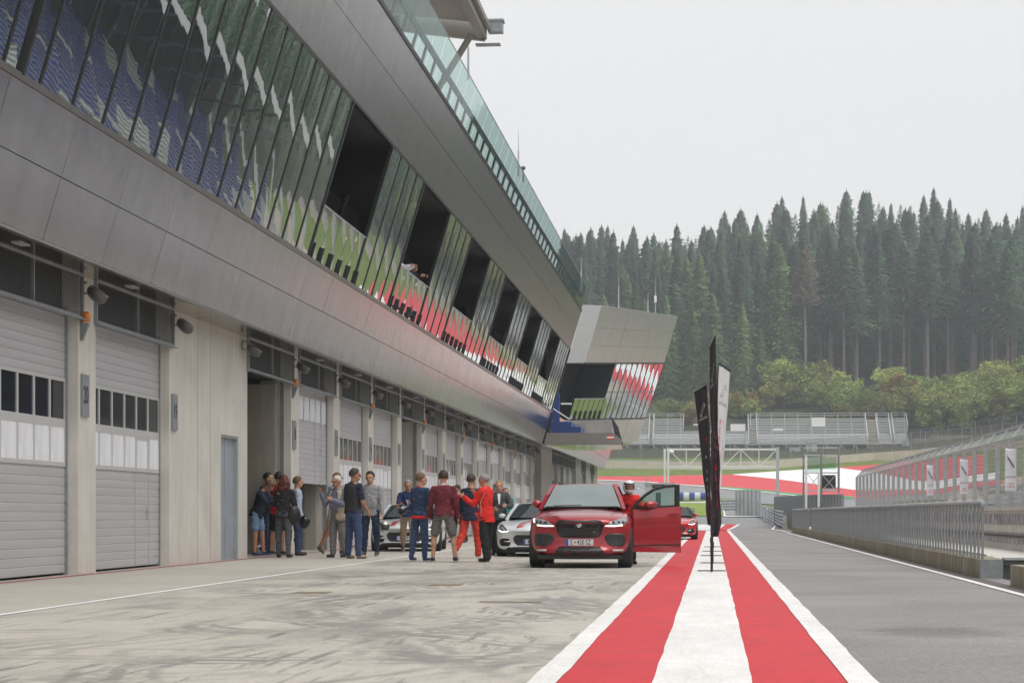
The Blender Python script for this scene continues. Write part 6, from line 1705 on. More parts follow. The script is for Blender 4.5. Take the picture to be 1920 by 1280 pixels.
    # bonnet shut lines and scoop
    for sx in (1, -1):
        g = MB(); pts = []
        for x, y in ((sx*.44, .10), (sx*.60, .45), (sx*.74, .95), (sx*.80, 1.25)):
            h = bvh.ray_cast(Vector((x, y, 4)), Vector((0, 0, -1))); pts.append(h[0]+Vector((0, 0, .002)))
        for a, c in zip(pts, pts[1:]): g.beam(a, c, .012, .006)
        g.build('bonnet_gap', M_trim, e)
    g = MB(); g.beam((-.70, 1.20, 1.155), (.70, 1.20, 1.155), .05, .03); g.beam((-.55, 1.20, 1.18), (-.02, 1.16, 1.19), .02, .015); g.build('wiper_cowl', M_trim, e)
    g = MB(); g.box(-.12, .12, 2.0, 2.1, 1.50, 1.555); g.build('mirror_camera', M_trim, e)
    # black panel on the driver's side stands in for the shaded cabin
    g = MB(); g.box(.955, .985, 1.50, 2.62, .42, 1.10); g.mat(1); g.box(.90, .975, 1.46, 2.66, .30, .40); g.build('cabin_shade_panel', [M_trim, P_red], e)
    # open door, hinged at its front edge
    d = bpy.data.objects.new('front_door', None)
    low = [(0, .30), (.98, .27), (1.0, .35), (1.0, 1.17), (.5, 1.145), (0, 1.11)]
    g = MB()
    nx_, nz = 10, 10
    def outer(u, v):
        s = u; zb_ = lerp(.285, .262, u); zt_ = lerp(1.11, 1.17, u); z = lerp(zb_, zt_, v)
        bul = .035*sin(pi*min(1, v*1.05))+.012*(v > .62)+.006*sin(v*9)
        return (s, -bul, z)
    g.grid(outer, nx_, 16); n1 = len(g.v)
    g.grid(lambda u, v: (u, .07, lerp(lerp(.285, .262, u), lerp(1.11, 1.17, u), v)), 2, 2)
    door = g.build('front_door', P_red, e, True)
    g = MB(); g.prism([(0.0, .0, .285), (.0, .07, .285), (.0, .07, 1.11), (0, .0, 1.11)], (-.02, 0, 0)); g.prism([(1.0, .0, .262), (1.0, .07, .262), (1, .07, 1.17), (1, 0, 1.17)], (.02, 0, 0)); g.add([(0, 0, .283), (1, 0, .26), (1, .07, .26), (0, .07, .283)], [(0, 1, 2, 3)]); g.build('door_edge', P_red, door)
    arc = [(-.02, 1.11), (.10, 1.24), (.26, 1.38), (.44, 1.49), (.66, 1.55), (.95, 1.575)]
    g = MB()
    for a, c in zip(arc, arc[1:]): g.beam((a[0], .02, a[1]), (c[0], .02, c[1]), .05, .045, up=(0, 1, 0))
    g.prism([(.90, 0, 1.16), (.99, 0, 1.165), (.99, 0, 1.60), (.90, 0, 1.56)], (0, .05, 0)); g.beam((0, .02, 1.12), (.99, .02, 1.175), .05, .03, up=(0, 1, 0)); g.build('window_frame', M_trim, door)
    g = MB(); pl = arc+[(.93, 1.165), (0, 1.115)]; g.add([(x, .02, z) for x, z in pl], [tuple(range(len(pl)))])
    mg = simple('door_glass', (.35, .45, .43), .03, .0, 0); mgn = mg.node_tree
    o = g.build('window_glass', M_teal, door)
    g = MB(); g.prism([(.0, -.045, .395), (.98, -.045, .405), (.98, -.045, .43), (0, -.045, .415)], (0, .02, 0)); g.build('sill_trim', M_trim, door)
    g = MB(); g.beam((.74, -.055, 1.005), (.95, -.055, 1.015), .03, .028); g.ell((.84, -.03, .985), (.07, .02, .02)); g.build('door_handle', P_red, door)
    g = MB(); g.ell((.31, -.16, 1.20), (.15, .09, .078), nu=16, nv=10); mo = g.build('mirror', P_red, door, True)
    g = MB(); g.beam((.07, -.0, 1.15), (.24, -.13, 1.15), .07, .05); g.ell((.31, -.15, 1.15), (.14, .08, .04)); g.build('mirror_base', M_trim, mo)
    door.location = (.975, 1.50, 0); door.rotation_euler = (0, 0, R(24))
    return e
suv = make_suv()
a = P(1089.5, 961, 36.1); suv.location = (a.x, 36.1-.55, .006); suv.scale = (.955, .955, .955)
suv.rotation_euler = (0, 0, R(1.0))

# ---------- low coupe
def make_coupe(paint, label, txt='MTK F 92', stripe=True, grp=None):
    e = empty('sports_car', (0, 0, 0), 0, label, 'car', grp)
    def hf(hw, zb, zsh, zt): return [(0, zb), (hw*.82, zb), (hw*.97, zb+.08), (hw, .42), (hw*.99, zsh-.10), (hw*.92, zsh), (hw*.66, zt-.03), (hw*.34, zt), (0, zt+.005)]
    secs = [(0, hf(.70, .22, .56, .60)), (.03, hf(.82, .16, .63, .66)), (.16, hf(.90, .13, .72, .72)), (.5, hf(.945, .13, .80, .79)), (.95, hf(.955, .13, .85, .84)), (1.4, hf(.945, .13, .86, .90)), (2.2, hf(.93, .13, .86, .90)), (3.0, hf(.95, .14, .90, .92)), (3.7, hf(.96, .15, .94, .94)), (4.2, hf(.90, .2, .90, .92)), (4.45, hf(.80, .32, .80, .84))]
    body, bvh = body_mesh('body', secs, .50, 2, [(.92, .34, .37), (3.54, .34, .37)], paint, e)
    greenhouse(e, 1.42, 2.15, 2.75, 3.95, .90, 1.255, .74, .54, paint if stripe else M_trim, M_cglass)
    for sx in (1, -1):
        for y in (.92, 3.54): wheel(e, sx*.83, y, .335, .25, M_rimL if sx > 0 else M_rim, sx, 10)
        mirror(e, sx*.80, 1.72, .97, paint, sx, .16, .11)
    gl = [(-.40, .27), (.40, .27), (.47, .34), (.50, .43), (.46, .50), (.40, .515), (-.40, .515), (-.46, .50), (-.50, .43), (-.47, .34)]
    g_ = patch('grille', gl, bvh, 'f', M_grl, e, .006)
    yy = bvh.ray_cast(Vector((0, -3, .46)), Vector((0, 1, 0)))[0].y
    g = MB(); g.lathe([(0, 0), (.038, 0), (.045, -.006), (.05, 0)], 16, face_M((0, yy-.02, .465), (0, -1, 0))); g.build('round_badge', M_chrome, g_, True)
    for s in (0, 1):
        f = (lambda p: p) if s == 0 else mir
        h = patch('headlight', f([(.60, .60), (.78, .575), (.865, .62), (.85, .68), (.83, .755), (.79, .775), (.70, .70)]), bvh, 'f', M_trim, e, .008)
        patch('lamp_glass', f([(.68, .615), (.78, .60), (.84, .64), (.80, .72), (.76, .71)]), bvh, 'f', M_lens, h, .014, cuts=1)
        patch('light_strip', f([(.60, .60), (.78, .575), (.865, .62), (.858, .645), (.78, .597), (.625, .618)]), bvh, 'f', M_led, h, .016, cuts=1)
        patch('air_intake', f([(.56, .30), (.60, .25), (.78, .25), (.84, .30), (.84, .40), (.76, .435), (.60, .43)]), bvh, 'f', M_trim, e, .006)
        yy2 = bvh.ray_cast(Vector((.7*(1 if s == 0 else -1), -3, .36)), Vector((0, 1, 0)))[0].y
        patch('intake_blade', f([(.56, .345), (.84, .355), (.84, .38), (.56, .37)]), bvh, 'f', M_chrome, e, .016, cuts=1)
    patch('splitter', [(-.72, .135), (.72, .135), (.62, .225), (.36, .235), (-.36, .235), (-.62, .225)], bvh, 'f', M_trim, e, .008)
    if stripe:
        patch('red_stripe', [(-.42, .16), (-.26, .16), (-.18, .60), (.04, 1.05), (.16, 1.30), (-.0, 1.30), (-.14, 1.05), (-.34, .62)], bvh, 't', P_red2, e, .004, .003, 3)
        patch('red_stripe', [(.30, .20), (.38, .20), (.52, .70), (.56, 1.30), (.48, 1.30), (.44, .72)], bvh, 't', P_red2, e, .004, .003, 3)
    plate(e, txt, .36, bvh.ray_cast(Vector((0, -3, .37)), Vector((0, 1, 0)))[0].y-.02)
    g = MB(); g.box(-.75, .75, .3, 4.1, .10, .16); g.build('underbody', M_trim, e)
    return e
c1 = make_coupe(P_silver, 'pale silver sports car with red bonnet stripe behind the men with blue and burgundy sweaters', grp=None)
a = P(764, 961, 51.2); c1.location = (a.x, 50.7, .006); c1.scale = (.955,)*3; c1.rotation_euler = (0, 0, R(5))
c2 = copy_tree(c1, (P(1003, 961, 45.2).x, 44.8, .006), R(1), 'pale silver sports car with red bonnet stripe partly behind the dark red car')
c3 = make_coupe(P_red2, 'bright red low car behind the open red door', stripe=False); q = P(1262, 961, 75); c3.location = (q.x, 74, .006); c3.scale = (.955,)*3
c4 = make_coupe(P_white, 'white low car with round white mirror farthest behind the open red door', stripe=False); q = P(1269, 961, 88); c4.location = (q.x, 87, .006); c4.scale = (.955,)*3

# ------------------------------------------------------------------ feather flags on the median
M_fblack = simple('black_flag_cloth', (.030, .022, .030), .75, 0, .3, 5, stretch=(3, 3, .5)); M_fwcl = simple('white_flag_cloth', (.62, .61, .62), .75, 0, .06, 5); M_pinkink = simple('pink_red_print', (.75, .02, .10), .6, 0, 0); M_greyink = simple('grey_print', (.30, .30, .31), .6, 0, 0); M_whiteink = simple('pale_print', (.65, .65, .66), .6, 0, 0)
def feather(label, Y, base, top, cloth, ztop, zbot, A, B, drop, texts, real=.5, ink=None, flip=1):
    """A, B: tables of the pole edge and free edge positions (metres from the base) down the flag; the cloth turns away from us"""
    x = P(base, 961, Y).x; e = empty('feather_flag', (x, Y, .02), 0, label, 'flag', 'feather flags on the median')
    lean_ = (top-base)*Y/F
    g = MB(); g.beam((-.235, 0, .012), (.235, 0, .012), .022, .018); g.beam((0, -.235, .012), (0, .235, .012), .022, .018); g.build('cross_base', M_black, e)
    g = MB(); g.tube((0, 0, .0), (0, 0, .35), .022, n=8); g.path([(0, 0, .35), (lean_*.35, 0, ztop*.5), (lean_, 0, ztop)], .012, 6); g.tube((0, 0, .30), (0, 0, .42), .028, n=8); g.build('pole', M_black, e)
    k_ = Y/F
    def fn(u, v):
        a, b_ = interp(A, v)*k_, interp(B, v)*k_; wv = real*interp([(0, 1), (.3, .85), (.6, .6), (.85, .35), (1, .25)], v); ap = abs(b_-a); dp = sqrt(max(0, wv*wv-ap*ap))
        xx = lerp(a, b_, u)-0; z = lerp(ztop-drop*k_*u, zbot, v)
        yy = flip*dp*u+.05*sin(u*6+v*5+x*9)*u*v+.02*noise.noise((u*4, v*9, x))
        return Vector((xx+.012*sin(v*23+u*3)*v, yy, z))
    g = MB(); g.grid(fn, 12, 56); c = g.build('flag_cloth', cloth, e, True); s = c.modifiers.new('thickness', 'SOLIDIFY'); s.thickness = .004; s.offset = 0
    g = MB(); g.beam(fn(0, 0), fn(1, 0), .022, .03); g.build('top_rod', M_black, e)
    right = interp(B, 0) > interp(A, 0); sg = 1 if right else -1; H_ = ztop-zbot
    def fitm(o, u, v, w=None):
        wv = w or real
        for vt in o.data.vertices:
            uu = u+sg*vt.co.x/wv; vv = v-vt.co.y/H_; vt.co = fn(uu, vv)+Vector((0, -.012, 0))
    for (txt, u, v, size, mat) in texts: fitm(text_mesh(txt, size, mat, 'lettering', c), u, v)
    o = emblem(.30, .20, ink or M_whiteink, c, Matrix.Rotation(R(25), 4, 'Z'), True, .010); fitm(o, .5, .155)
    return e
def stack(s, u, v0, dv, size, mat, du=0): return [(ch, u+du*i, v0+dv*i, size, mat) for i, ch in enumerate(s) if ch != ' ']
feather('tallest black feather flag, nearest to us on the median', 33.6, 1334.5, 1341, M_fblack, 3.93, .58, [(0, 6.5), (.45, 11.5), (.7, 15.5), (.85, 15.5), (.93, 17.5), (1, 13)], [(0, -3.5), (.25, -4), (.45, 0), (.7, 2), (.85, 1), (.93, -1), (1, 1)], 18,
    [('JAGUAR', .5, .215, .085, M_whiteink)]+stack('PERFOR', .55, .42, .055, .16, M_pinkink)+stack('MANCE', .45, .66, .045, .17, M_pinkink)+stack('TO', .3, .50, .05, .10, M_whiteink), real=.44)
feather('white feather flag on the median behind the tallest black one', 38.9, 1336, 1347, M_fwcl, 3.88, .75, [(0, 11), (.3, 10), (.55, 9), (.75, 7), (1, 5)], [(0, 33), (.3, 27), (.55, 21), (.75, 15), (1, 9)], 12,
    [('JAGUAR', .5, .235, .085, M_greyink)]+stack('PERFORMANCE', .30, .36, .050, .17, M_pinkink)+stack('THE ART', .72, .47, .045, .11, M_greyink), real=.42, ink=M_greyink)
feather('black feather flag left of the median group, top cut lower than the others', 45.5, 1333.5, 1325, M_fblack, 3.87, .70, [(0, -8.5), (.3, -3), (.55, -1), (.75, -.5), (1, .5)], [(0, -31.5), (.3, -23), (.55, -17), (.75, -11.5), (1, -7)], 12,
    [('JAGUAR', .5, .215, .085, M_whiteink), ('T', .35, .38, .13, M_pinkink)]+stack('A TOUR', .5, .50, .055, .11, M_whiteink, -.0)+stack('MANCE', .6, .78, .040, .13, M_pinkink), real=.42)
feather('black feather flag twisted edge-on behind the other flags', 50.8, 1335, 1335, M_fblack, 3.3, .8, [(0, 0), (1, 0)], [(0, 4), (1, 2)], 5, [('JAGUAR', .5, .215, .085, M_whiteink)], real=.35)
feather('folded black feather flag farthest back on the median', 57.4, 1335.5, 1334, M_fblack, 3.3, .8, [(0, 0), (1, 0)], [(0, -3), (1, -2)], 5, [('JAGUAR', .5, .215, .085, M_whiteink)], real=.35)
# ------------------------------------------------------------------ people
def remeshed(mb, name, mats, parent, vox, sm=3):
    o = mb.build(name, mats, None)
    m = o.modifiers.new('remesh', 'REMESH'); m.mode = 'VOXEL'; m.voxel_size = vox; m.adaptivity = 0
    s = o.modifiers.new('smooth', 'SMOOTH'); s.iterations = sm; s.factor = .5
    me = evaluated(o); old = o.data; o.modifiers.clear(); o.data = me; bpy.data.meshes.remove(old)
    me.materials.clear(); me.materials.append(mats); me.polygons.foreach_set('use_smooth', [True]*len(me.polygons)); o.parent = parent; return o
def cap(g, a, b, ra, rb, n=12):
    a = Vector(a); b = Vector(b); g.tube(a, b, ra, rb, n=n); g.ell(a, (ra,)*3, nu=n, nv=7); g.ell(b, (rb,)*3, nu=n, nv=7)
def cloth_m(name, col, rough=.85, **k): return simple(name, col, rough, 0, .16, 9, bump=.5, bscale=14, **k)
SKIN = simple('skin', (.50, .27, .18), .55, 0, .10, 6); SKIN2 = simple('tanned_skin', (.42, .21, .13), .55, 0, .10, 6)
HAIR = {'brown': simple('brown_hair', (.045, .025, .015), .6, 0, .3, 40, stretch=(1, 1, .2)), 'dark': simple('dark_hair', (.015, .011, .01), .6, 0, .3, 40), 'grey': simple('grey_hair', (.28, .27, .26), .7, 0, .3, 40), 'white': simple('white_hair', (.55, .54, .52), .7, 0, .2, 40), 'blond': simple('blond_hair', (.30, .19, .08), .6, 0, .3, 40), 'sandy': simple('sandy_hair', (.14, .08, .04), .6, 0, .3, 40), 'auburn': simple('auburn_hair', (.10, .018, .010), .55, 0, .35, 30, stretch=(1, 1, .15))}
CL = dict(navy=(.012, .018, .045), black=(.012, .012, .013), red=(.55, .012, .02), brightred=(.68, .02, .015), burg=(.13, .012, .022), blue=(.018, .038, .095), polo=(.012, .03, .11), ltblue=(.42, .48, .62), grey=(.28, .28, .30), dgrey=(.055, .06, .065), khaki=(.34, .25, .16), beige=(.45, .38, .27), jeans=(.035, .062, .14), djeans=(.015, .026, .065), denim=(.17, .27, .42), gtrou=(.18, .175, .175), gjean=(.075, .078, .09), gshort=(.13, .12, .11), redtr=(.50, .035, .02), teal=(.02, .22, .22), white=(.7, .7, .7), tan=(.33, .24, .15), shirt=(.16, .17, .24))
def cm(k): return cloth_m(k+'_cloth', CL[k])
SHOE = {'black': simple('black_shoe', (.012, .012, .012), .4, 0, .1), 'tan': simple('tan_shoe', (.36, .24, .18), .6, 0, .1), 'white': simple('white_shoe', (.6, .6, .58), .5, 0, .05), 'blue': simple('blue_shoe', (.02, .04, .13), .5, 0, .2), 'brown': simple('brown_shoe', (.08, .06, .05), .6, 0, .1)}
M_sole = simple('shoe_sole', (.6, .6, .57), .6, 0, .05); M_eye = simple('eye_dark', (.02, .015, .012), .2, 0, 0); M_lip = simple('lip', (.33, .12, .10), .5, 0, 0)

def person(label, px, py, H, rot, legs=((5, 3, 5), (-5, 3, 5)), arms=((5, 8, 15, 0), (5, 8, 15, 0)), lean=2, side=0, head=(0, 0), top='navy', sleeve=1.0, hem=.02, bottom='jeans', blen=1.0, shoes='black', hair='brown', hlen=0, skin=SKIN, build=1.0, loose=1.0, jacket=False, fat=0, at=None, balding=False, z0=None):
    """rot 0 faces the camera; arms/legs listed for the figure's right (-x) then left (+x)"""
    if at is None:
        Y = F/(py-HY)*1.0; q = P(px, py, Y); loc = (q.x, Y, .012)
    else: loc = at
    e = empty('person', loc, R(rot), label, 'person')
    B = MB(); T_ = MB(); L_ = MB(); h = H
    hipz = .0
    def legdir(a, s, sg): a = R(a); s = R(s); return Vector((sg*sin(s), -sin(a)*cos(s), -cos(a)*cos(s)))
    th, sh = .245*h, .235*h
    J = []; low = 1e9
    for i, sg in enumerate((-1, 1)):
        a, s, k = legs[i]; hp = Vector((sg*.052*h, 0, 0)); kn = hp+legdir(a, s, sg)*th; an = kn+legdir(a-k, s*.4, sg)*sh
        pitch = a-k; J.append([hp, kn, an, pitch, sg]); low = min(low, an.z)
    base = Vector((0, 0, -low+.042*h))
    for j in J:
        for q in range(3): j[q] = j[q]+base
    pel = base.copy()
    l = R(lean); up = Vector((sin(R(side)), -sin(l), cos(l))).normalized(); fwd = Vector((0, -cos(l), -sin(l)))
    right = Vector((1, 0, 0))
    R3 = Matrix((right, -fwd, up)).transposed()   # local x,y,z -> torso
    def tp(x, y, z): return pel+R3 @ Vector((x*h, y*h, z*h))
    # torso loft
    def torso(g, inf, z_lo, prof):
        n = 16; vs = []
        for (t, rx, ry, yo) in prof:
            for k in range(n):
                an = 2*pi*k/n; cx = abs(cos(an))**.8*(1 if cos(an) > 0 else -1); vs.append(tp(0, 0, 0)+R3 @ Vector(((rx*h*build+inf)*cx, (ry*h*build+inf)*sin(an)+yo*h, t*h)))
        m = len(prof); fs = [(j*n+k, j*n+(k+1) % n, (j+1)*n+(k+1) % n, (j+1)*n+k) for j in range(m-1) for k in range(n)]+[tuple(range(n))[::-1], tuple(range((m-1)*n, m*n))]
        g.add(vs, fs)
    fb = .018*fat
    P0 = [(-.055, .070, .058, .005), (-.02, .088, .068, .006), (.03, .090, .066-0, .002), (.10, .080+fb*.5, .058+fb, -fb*.6), (.17, .086+fb*.3, .062+fb*.6, -fb*.4), (.235, .096, .064, 0), (.28, .098, .054, .003), (.305, .075, .042, .005), (.325, .040, .034, .004)]
    torso(B, 0, 0, P0)
    neck = tp(0, .004, .315); hd = R3 @ Vector((0, 0, 1)); hp_, hy = R(head[1]), R(head[0])
    # head
    RH = R3.to_4x4() @ Matrix.Rotation(hy, 4, 'Z') @ Matrix.Rotation(hp_, 4, 'X'); RH3 = RH.to_3x3()
    if lean > 20: RH3 = (Matrix.Rotation(hy, 3, 'Z') @ Matrix.Rotation(hp_, 3, 'X')); 
    h0_ = h; hc = neck+R3 @ Vector((0, -.008*h, .034*h))+RH3 @ Vector((0, -.012*h, .052*h)); h = h*1.07
    cap(B, neck-R3 @ Vector((0, 0, .02*h)), hc-RH3 @ Vector((0, -.01*h, .02*h)), .036*h, .033*h)
    B.ell(hc+RH3 @ Vector((0, .006*h, .010*h)), (.0455*h, .054*h, .056*h), RH3, 16, 12)
    B.ell(hc+RH3 @ Vector((0, -.016*h, -.028*h)), (.034*h, .034*h, .036*h), RH3, 14, 10)
    B.ell(hc+RH3 @ Vector((0, -.053*h, -.010*h)), (.0075*h, .010*h, .015*h), RH3, 8, 6)
    B.ell(hc+RH3 @ Vector((0, -.047*h, .012*h)), (.030*h, .010*h, .007*h), RH3, 8, 6)
    for s in (-1, 1): B.ell(hc+RH3 @ Vector((s*.047*h, .004*h, -.008*h)), (.006*h, .012*h, .019*h), RH3, 8, 6)
    h = h0_
    # arms
    HD = []
    for i, sg in enumerate((-1, 1)):
        a, s, el, inw = arms[i]
        shp = tp(sg*.100*build, .004, .272); d1 = legdir(a, s, sg); elb = shp+d1*.165*h
        a2 = R(a+el); s2 = R(s*.5-inw); d2 = Vector((sg*sin(s2), -sin(a2)*cos(s2), -cos(a2)*cos(s2))); wr = elb+d2*.145*h
        cap(B, shp, elb, .031*h, .024*h); cap(B, elb, wr, .0235*h, .0155*h)
        # hand
        pc = wr+d2*.028*h; xx = Vector((0, 0, 1)).cross(d2); xx = (xx if xx.length > .2 else Vector((0, 1, 0))).normalized(); zz = d2.cross(xx)
        pn = right*(-sg); pn = (pn-d2*pn.dot(d2)); pn = pn.normalized() if pn.length > .1 else xx     # palm normal (inward)
        wd = d2.cross(pn)*sg*1.0
        M3 = Matrix((wd, pn, d2)).transposed(); B.ell(pc, (.024*h, .011*h, .030*h), M3, 10, 8)
        curl = 35 if el < 60 else 55
        for f, (off, ln) in enumerate(((-.0175, .036), (-.006, .042), (.006, .040), (.0175, .032))):
            b0 = pc+wd*off*h+d2*.024*h; c1 = R(curl*(.5+.12*f)); k1 = d2*cos(c1)+pn*sin(c1); p1 = b0+k1*ln*h*.5; c2 = c1+R(curl*.9); k2 = d2*cos(c2)+pn*sin(c2); p2 = p1+k2*ln*h*.5
            cap(B, b0, p1, .0056*h, .0052*h, 6); cap(B, p1, p2, .0050*h, .0042*h, 6)
        t0 = pc-wd*.020*h-d2*.008*h; t1 = t0+(d2*.6-wd*.6+pn*.5).normalized()*.024*h; t2 = t1+(d2*.9+pn*.5-wd*.1).normalized()*.018*h
        cap(B, t0, t1, .0068*h, .006*h, 6); cap(B, t1, t2, .0058*h, .0046*h, 6)
        HD.append((pc, d2, wd, pn, elb, wr, shp))
        inf = .012*loose+.004
        if sleeve > 0:
            cap(T_, shp, shp.lerp(elb, min(1, sleeve*2)), .031*h+inf, .025*h+inf*.9)
            if sleeve > .5: cap(T_, elb, elb.lerp(wr, (sleeve-.5)*2*.96), .024*h+inf, .0175*h+inf*.8)
    # legs
    for hp2, kn, an, pitch, sg in J:
        cap(B, hp2, kn, .050*h, .034*h); cap(B, kn, an, .034*h, .020*h)
        B.ell(kn.lerp(an, .3)+Vector((0, .010*h, 0)), (.027*h, .030*h, .06*h), None, 10, 8)
        pr = R(max(-75, min(30, pitch*.9 if pitch < -12 else 0))); fd = Vector((sg*.12, -cos(pr), sin(pr))).normalized(); fu = Vector((0, 0, 1))-fd*fd.z; fu.normalize(); fr = fd.cross(fu)
        FM = Matrix((fr, -fd, fu)).transposed(); ft = an+fd*.035*h-fu*.026*h
        B.ell(ft, (.022*h, .060*h, .015*h), FM, 10, 8)
        S = MB(); S.ell(an+fd*.040*h-fu*.020*h, (.027*h, .070*h, .020*h), FM, 14, 10); S.ell(an+fd*.004*h-fu*.010*h, (.025*h, .032*h, .030*h), FM, 12, 8); so = S.build('shoe', SHOE[shoes], e, True)
        S = MB(); S.ell(an+fd*.040*h-fu*.036*h, (.028*h, .073*h, .007*h), FM, 14, 6); S.build('sole', M_sole if shoes in ('white', 'blue', 'brown') or blen < .7 else SHOE['black'], so, True)
        inf = max(.011, .012*loose); L_.ell(kn.lerp(an, .3 if blen > .55 else -.1)+Vector((0, .010*h, 0)), (.031*h+inf*.6, .034*h+inf*.6, .06*h) if blen > .55 else (.03*h,)*3, None, 10, 8)
        if blen > .55: cap(L_, hp2, kn, .051*h+inf*.8, .037*h+inf*1.2); cap(L_, kn, kn.lerp(an, (blen-.5)*2*.97), .037*h+inf*1.2, (.023*h if loose < 1.2 else .030*h)+inf*.9)
        else: cap(L_, hp2, hp2.lerp(kn, blen*2), .051*h+inf*.8, .046*h+inf)
    torso(L_, .008, 0, [(-.06, .062, .055, .005), (-.02, .088, .068, .006), (.02, .089, .067, .004), (.055, .086, .062, 0)])
    hz_ = -hem
    tprof = [(hz_, .090+.006*loose, .070+.004*loose, .004), (.03, .091, .067, .002)]+[p for p in P0 if .05 < p[0] < .31]+[(.318, .046, .040, .004)]
    torso(T_, .010*loose+.004, 0, tprof)
    remeshed(B, 'body', skin, e, .0078*h/1.8+.001, 2)
    t = remeshed(T_, 'jacket' if jacket else 'shirt', cm(top), e, .012, 3)
    b = remeshed(L_, 'trousers' if blen > .55 else 'shorts', cm(bottom), e, .012, 3)
    # wrinkles
    for o, am in ((t, .015), (b, .013)):
        mv = o.data.vertices; nn_ = [v.normal.copy() for v in mv]; cc = [v.co.copy() for v in mv]; out = []
        for c, vn in zip(cc, nn_):
            n_ = noise.noise((c.x*9+px, c.y*9, c.z*22 if o is b else c.z*13))*am+noise.noise((c.x*22, c.y*22+px, c.z*30))*am*.35; out += list(c+vn*n_)
        mv.foreach_set('co', out)
    # face
    h = h0_*1.07
    for s in (-1, 1):
        g = MB(); g.ell(hc+RH3 @ Vector((s*.017*h, -.0455*h, .002*h)), (.0055*h, .004*h, .0035*h), RH3, 8, 6); g.build('eye', M_eye, e)
    g = MB(); g.ell(hc+RH3 @ Vector((0, -.048*h, -.034*h)), (.012*h, .005*h, .0035*h), RH3, 8, 6); g.build('mouth', M_lip, e)
    # hair
    if hair:
        hb = MB(); c0 = hc+RH3 @ Vector((0, .010*h, .014*h)); nu, nv = 28, 16; vs = []; rr = random.Random(int(px))
        for j in range(nv+1):
            ph = pi*j/nv
            for i in range(nu):
                t_ = 2*pi*i/nu; d = Vector((sin(ph)*cos(t_), sin(ph)*sin(t_), cos(ph)))
                fr_ = -d.y  # front amount
                lowlim = -.55 if fr_ < .15 else lerp(-.55, .42 if not balding else .75, min(1, (fr_-.15)/.5))
                if hlen: lowlim = -.6 if fr_ < .45 else lerp(-.6, .45, min(1, (fr_-.45)/.3))
                k = 1.0 if d.z > lowlim else .80
                if balding and d.z > .55: k = .95
                n_ = 1+.09*noise.noise((d.x*4+px, d.y*4, d.z*4))+.05*noise.noise((d.x*12+px, d.y*12, d.z*9))
                vs.append(c0+RH3 @ Vector((d.x*(.0515 if d.z > 0 else .0495)*h*k*n_, d.y*.0595*h*k*n_, d.z*(.0630 if not balding else .058)*h*k*n_)))
        hb.add(vs, [(j*nu+i, (j+1)*nu+i, (j+1)*nu+(i+1) % nu, j*nu+(i+1) % nu) for j in range(nv) for i in range(nu)])
        if hlen:
            for k in range(70):
                an = rr.uniform(.0, pi); p0 = c0+RH3 @ Vector((cos(an)*.046*h, sin(an)*.050*h, .01*h)); p1 = p0+R3 @ Vector((cos(an)*.012*h+rr.uniform(-.01, .01)*h, .012*h, -hlen*h*rr.uniform(.45, .7))); p2 = p1+R3 @ Vector((rr.uniform(-.015, .015)*h, -.0*h, -hlen*h*.45))
                hb.tube(p0, p1, .011*h, .010*h, n=5); hb.tube(p1, p2, .010*h, .003*h, n=5)
        hb.build('hair', HAIR[hair], e, True)
    h = h0_
    return dict(e=e, hc=hc, RH=RH3, tp=tp, hands=HD, h=h, R3=R3, J=J, neck=neck, top=t)
def extra(pr, g, name, mat, smooth=False): return g.build(name, mat, pr['e'], smooth)
def glasses(pr, mat=M_black, shade=True):
    g = MB(); h = pr['h']; hc, RM = pr['hc'], pr['RH']
    for s in (-1, 1):
        g.obox(hc+RM @ Vector((s*.019*h, -.051*h, .003*h)), (.028*h, .003, .017*h), RM); g.beam(hc+RM @ Vector((s*.036*h, -.048*h, .006*h)), hc+RM @ Vector((s*.047*h, .0, .004*h)), .004)
    extra(pr, g, 'glasses', mat)
def lanyard(pr, mat=None, card=True):
    g = MB(); tp = pr['tp']; m = simple('lanyard_white', (.65, .65, .7), .6, 0, 0)
    for s in (-1, 1): g.beam(tp(s*.035, -.030, .305), tp(s*.006, -.082, .16), .018, .004); 
    g.beam(tp(0, -.083, .165), tp(0, -.085, .12), .012, .004)
    if card: c = tp(0, -.088, .09); g.obox(c, (.05, .005, .07), pr['R3'])
    extra(pr, g, 'lanyard', m)
def collar(pr, mat, r=.042):
    g = MB(); n = pr['neck']; h = pr['h']; R3 = pr['R3']
    g.lathe([(r*h, -.012*h), (r*h*.88, .018*h), (r*h*.80, .016*h), (r*h*.9, -.014*h)], 18, Matrix.Translation(n) @ R3.to_4x4(), close=True); extra(pr, g, 'collar', mat, True)
def stripband(pr, z, hgt, mat, rx=.092, ry=.072, name='hem'):
    g = MB(); h = pr['h']; n = 24; tp = pr['tp']; rings = []
    for zz in (z, z+hgt): rings.append([tp(cos(2*pi*k/n)*(rx+.012), sin(2*pi*k/n)*(ry+.012)+.004, zz) for k in range(n)])
    g.add(rings[0]+rings[1], [(k, (k+1) % n, n+(k+1) % n, n+k) for k in range(n)]); o = extra(pr, g, name, mat, True); s = o.modifiers.new('t', 'SOLIDIFY'); s.thickness = .01
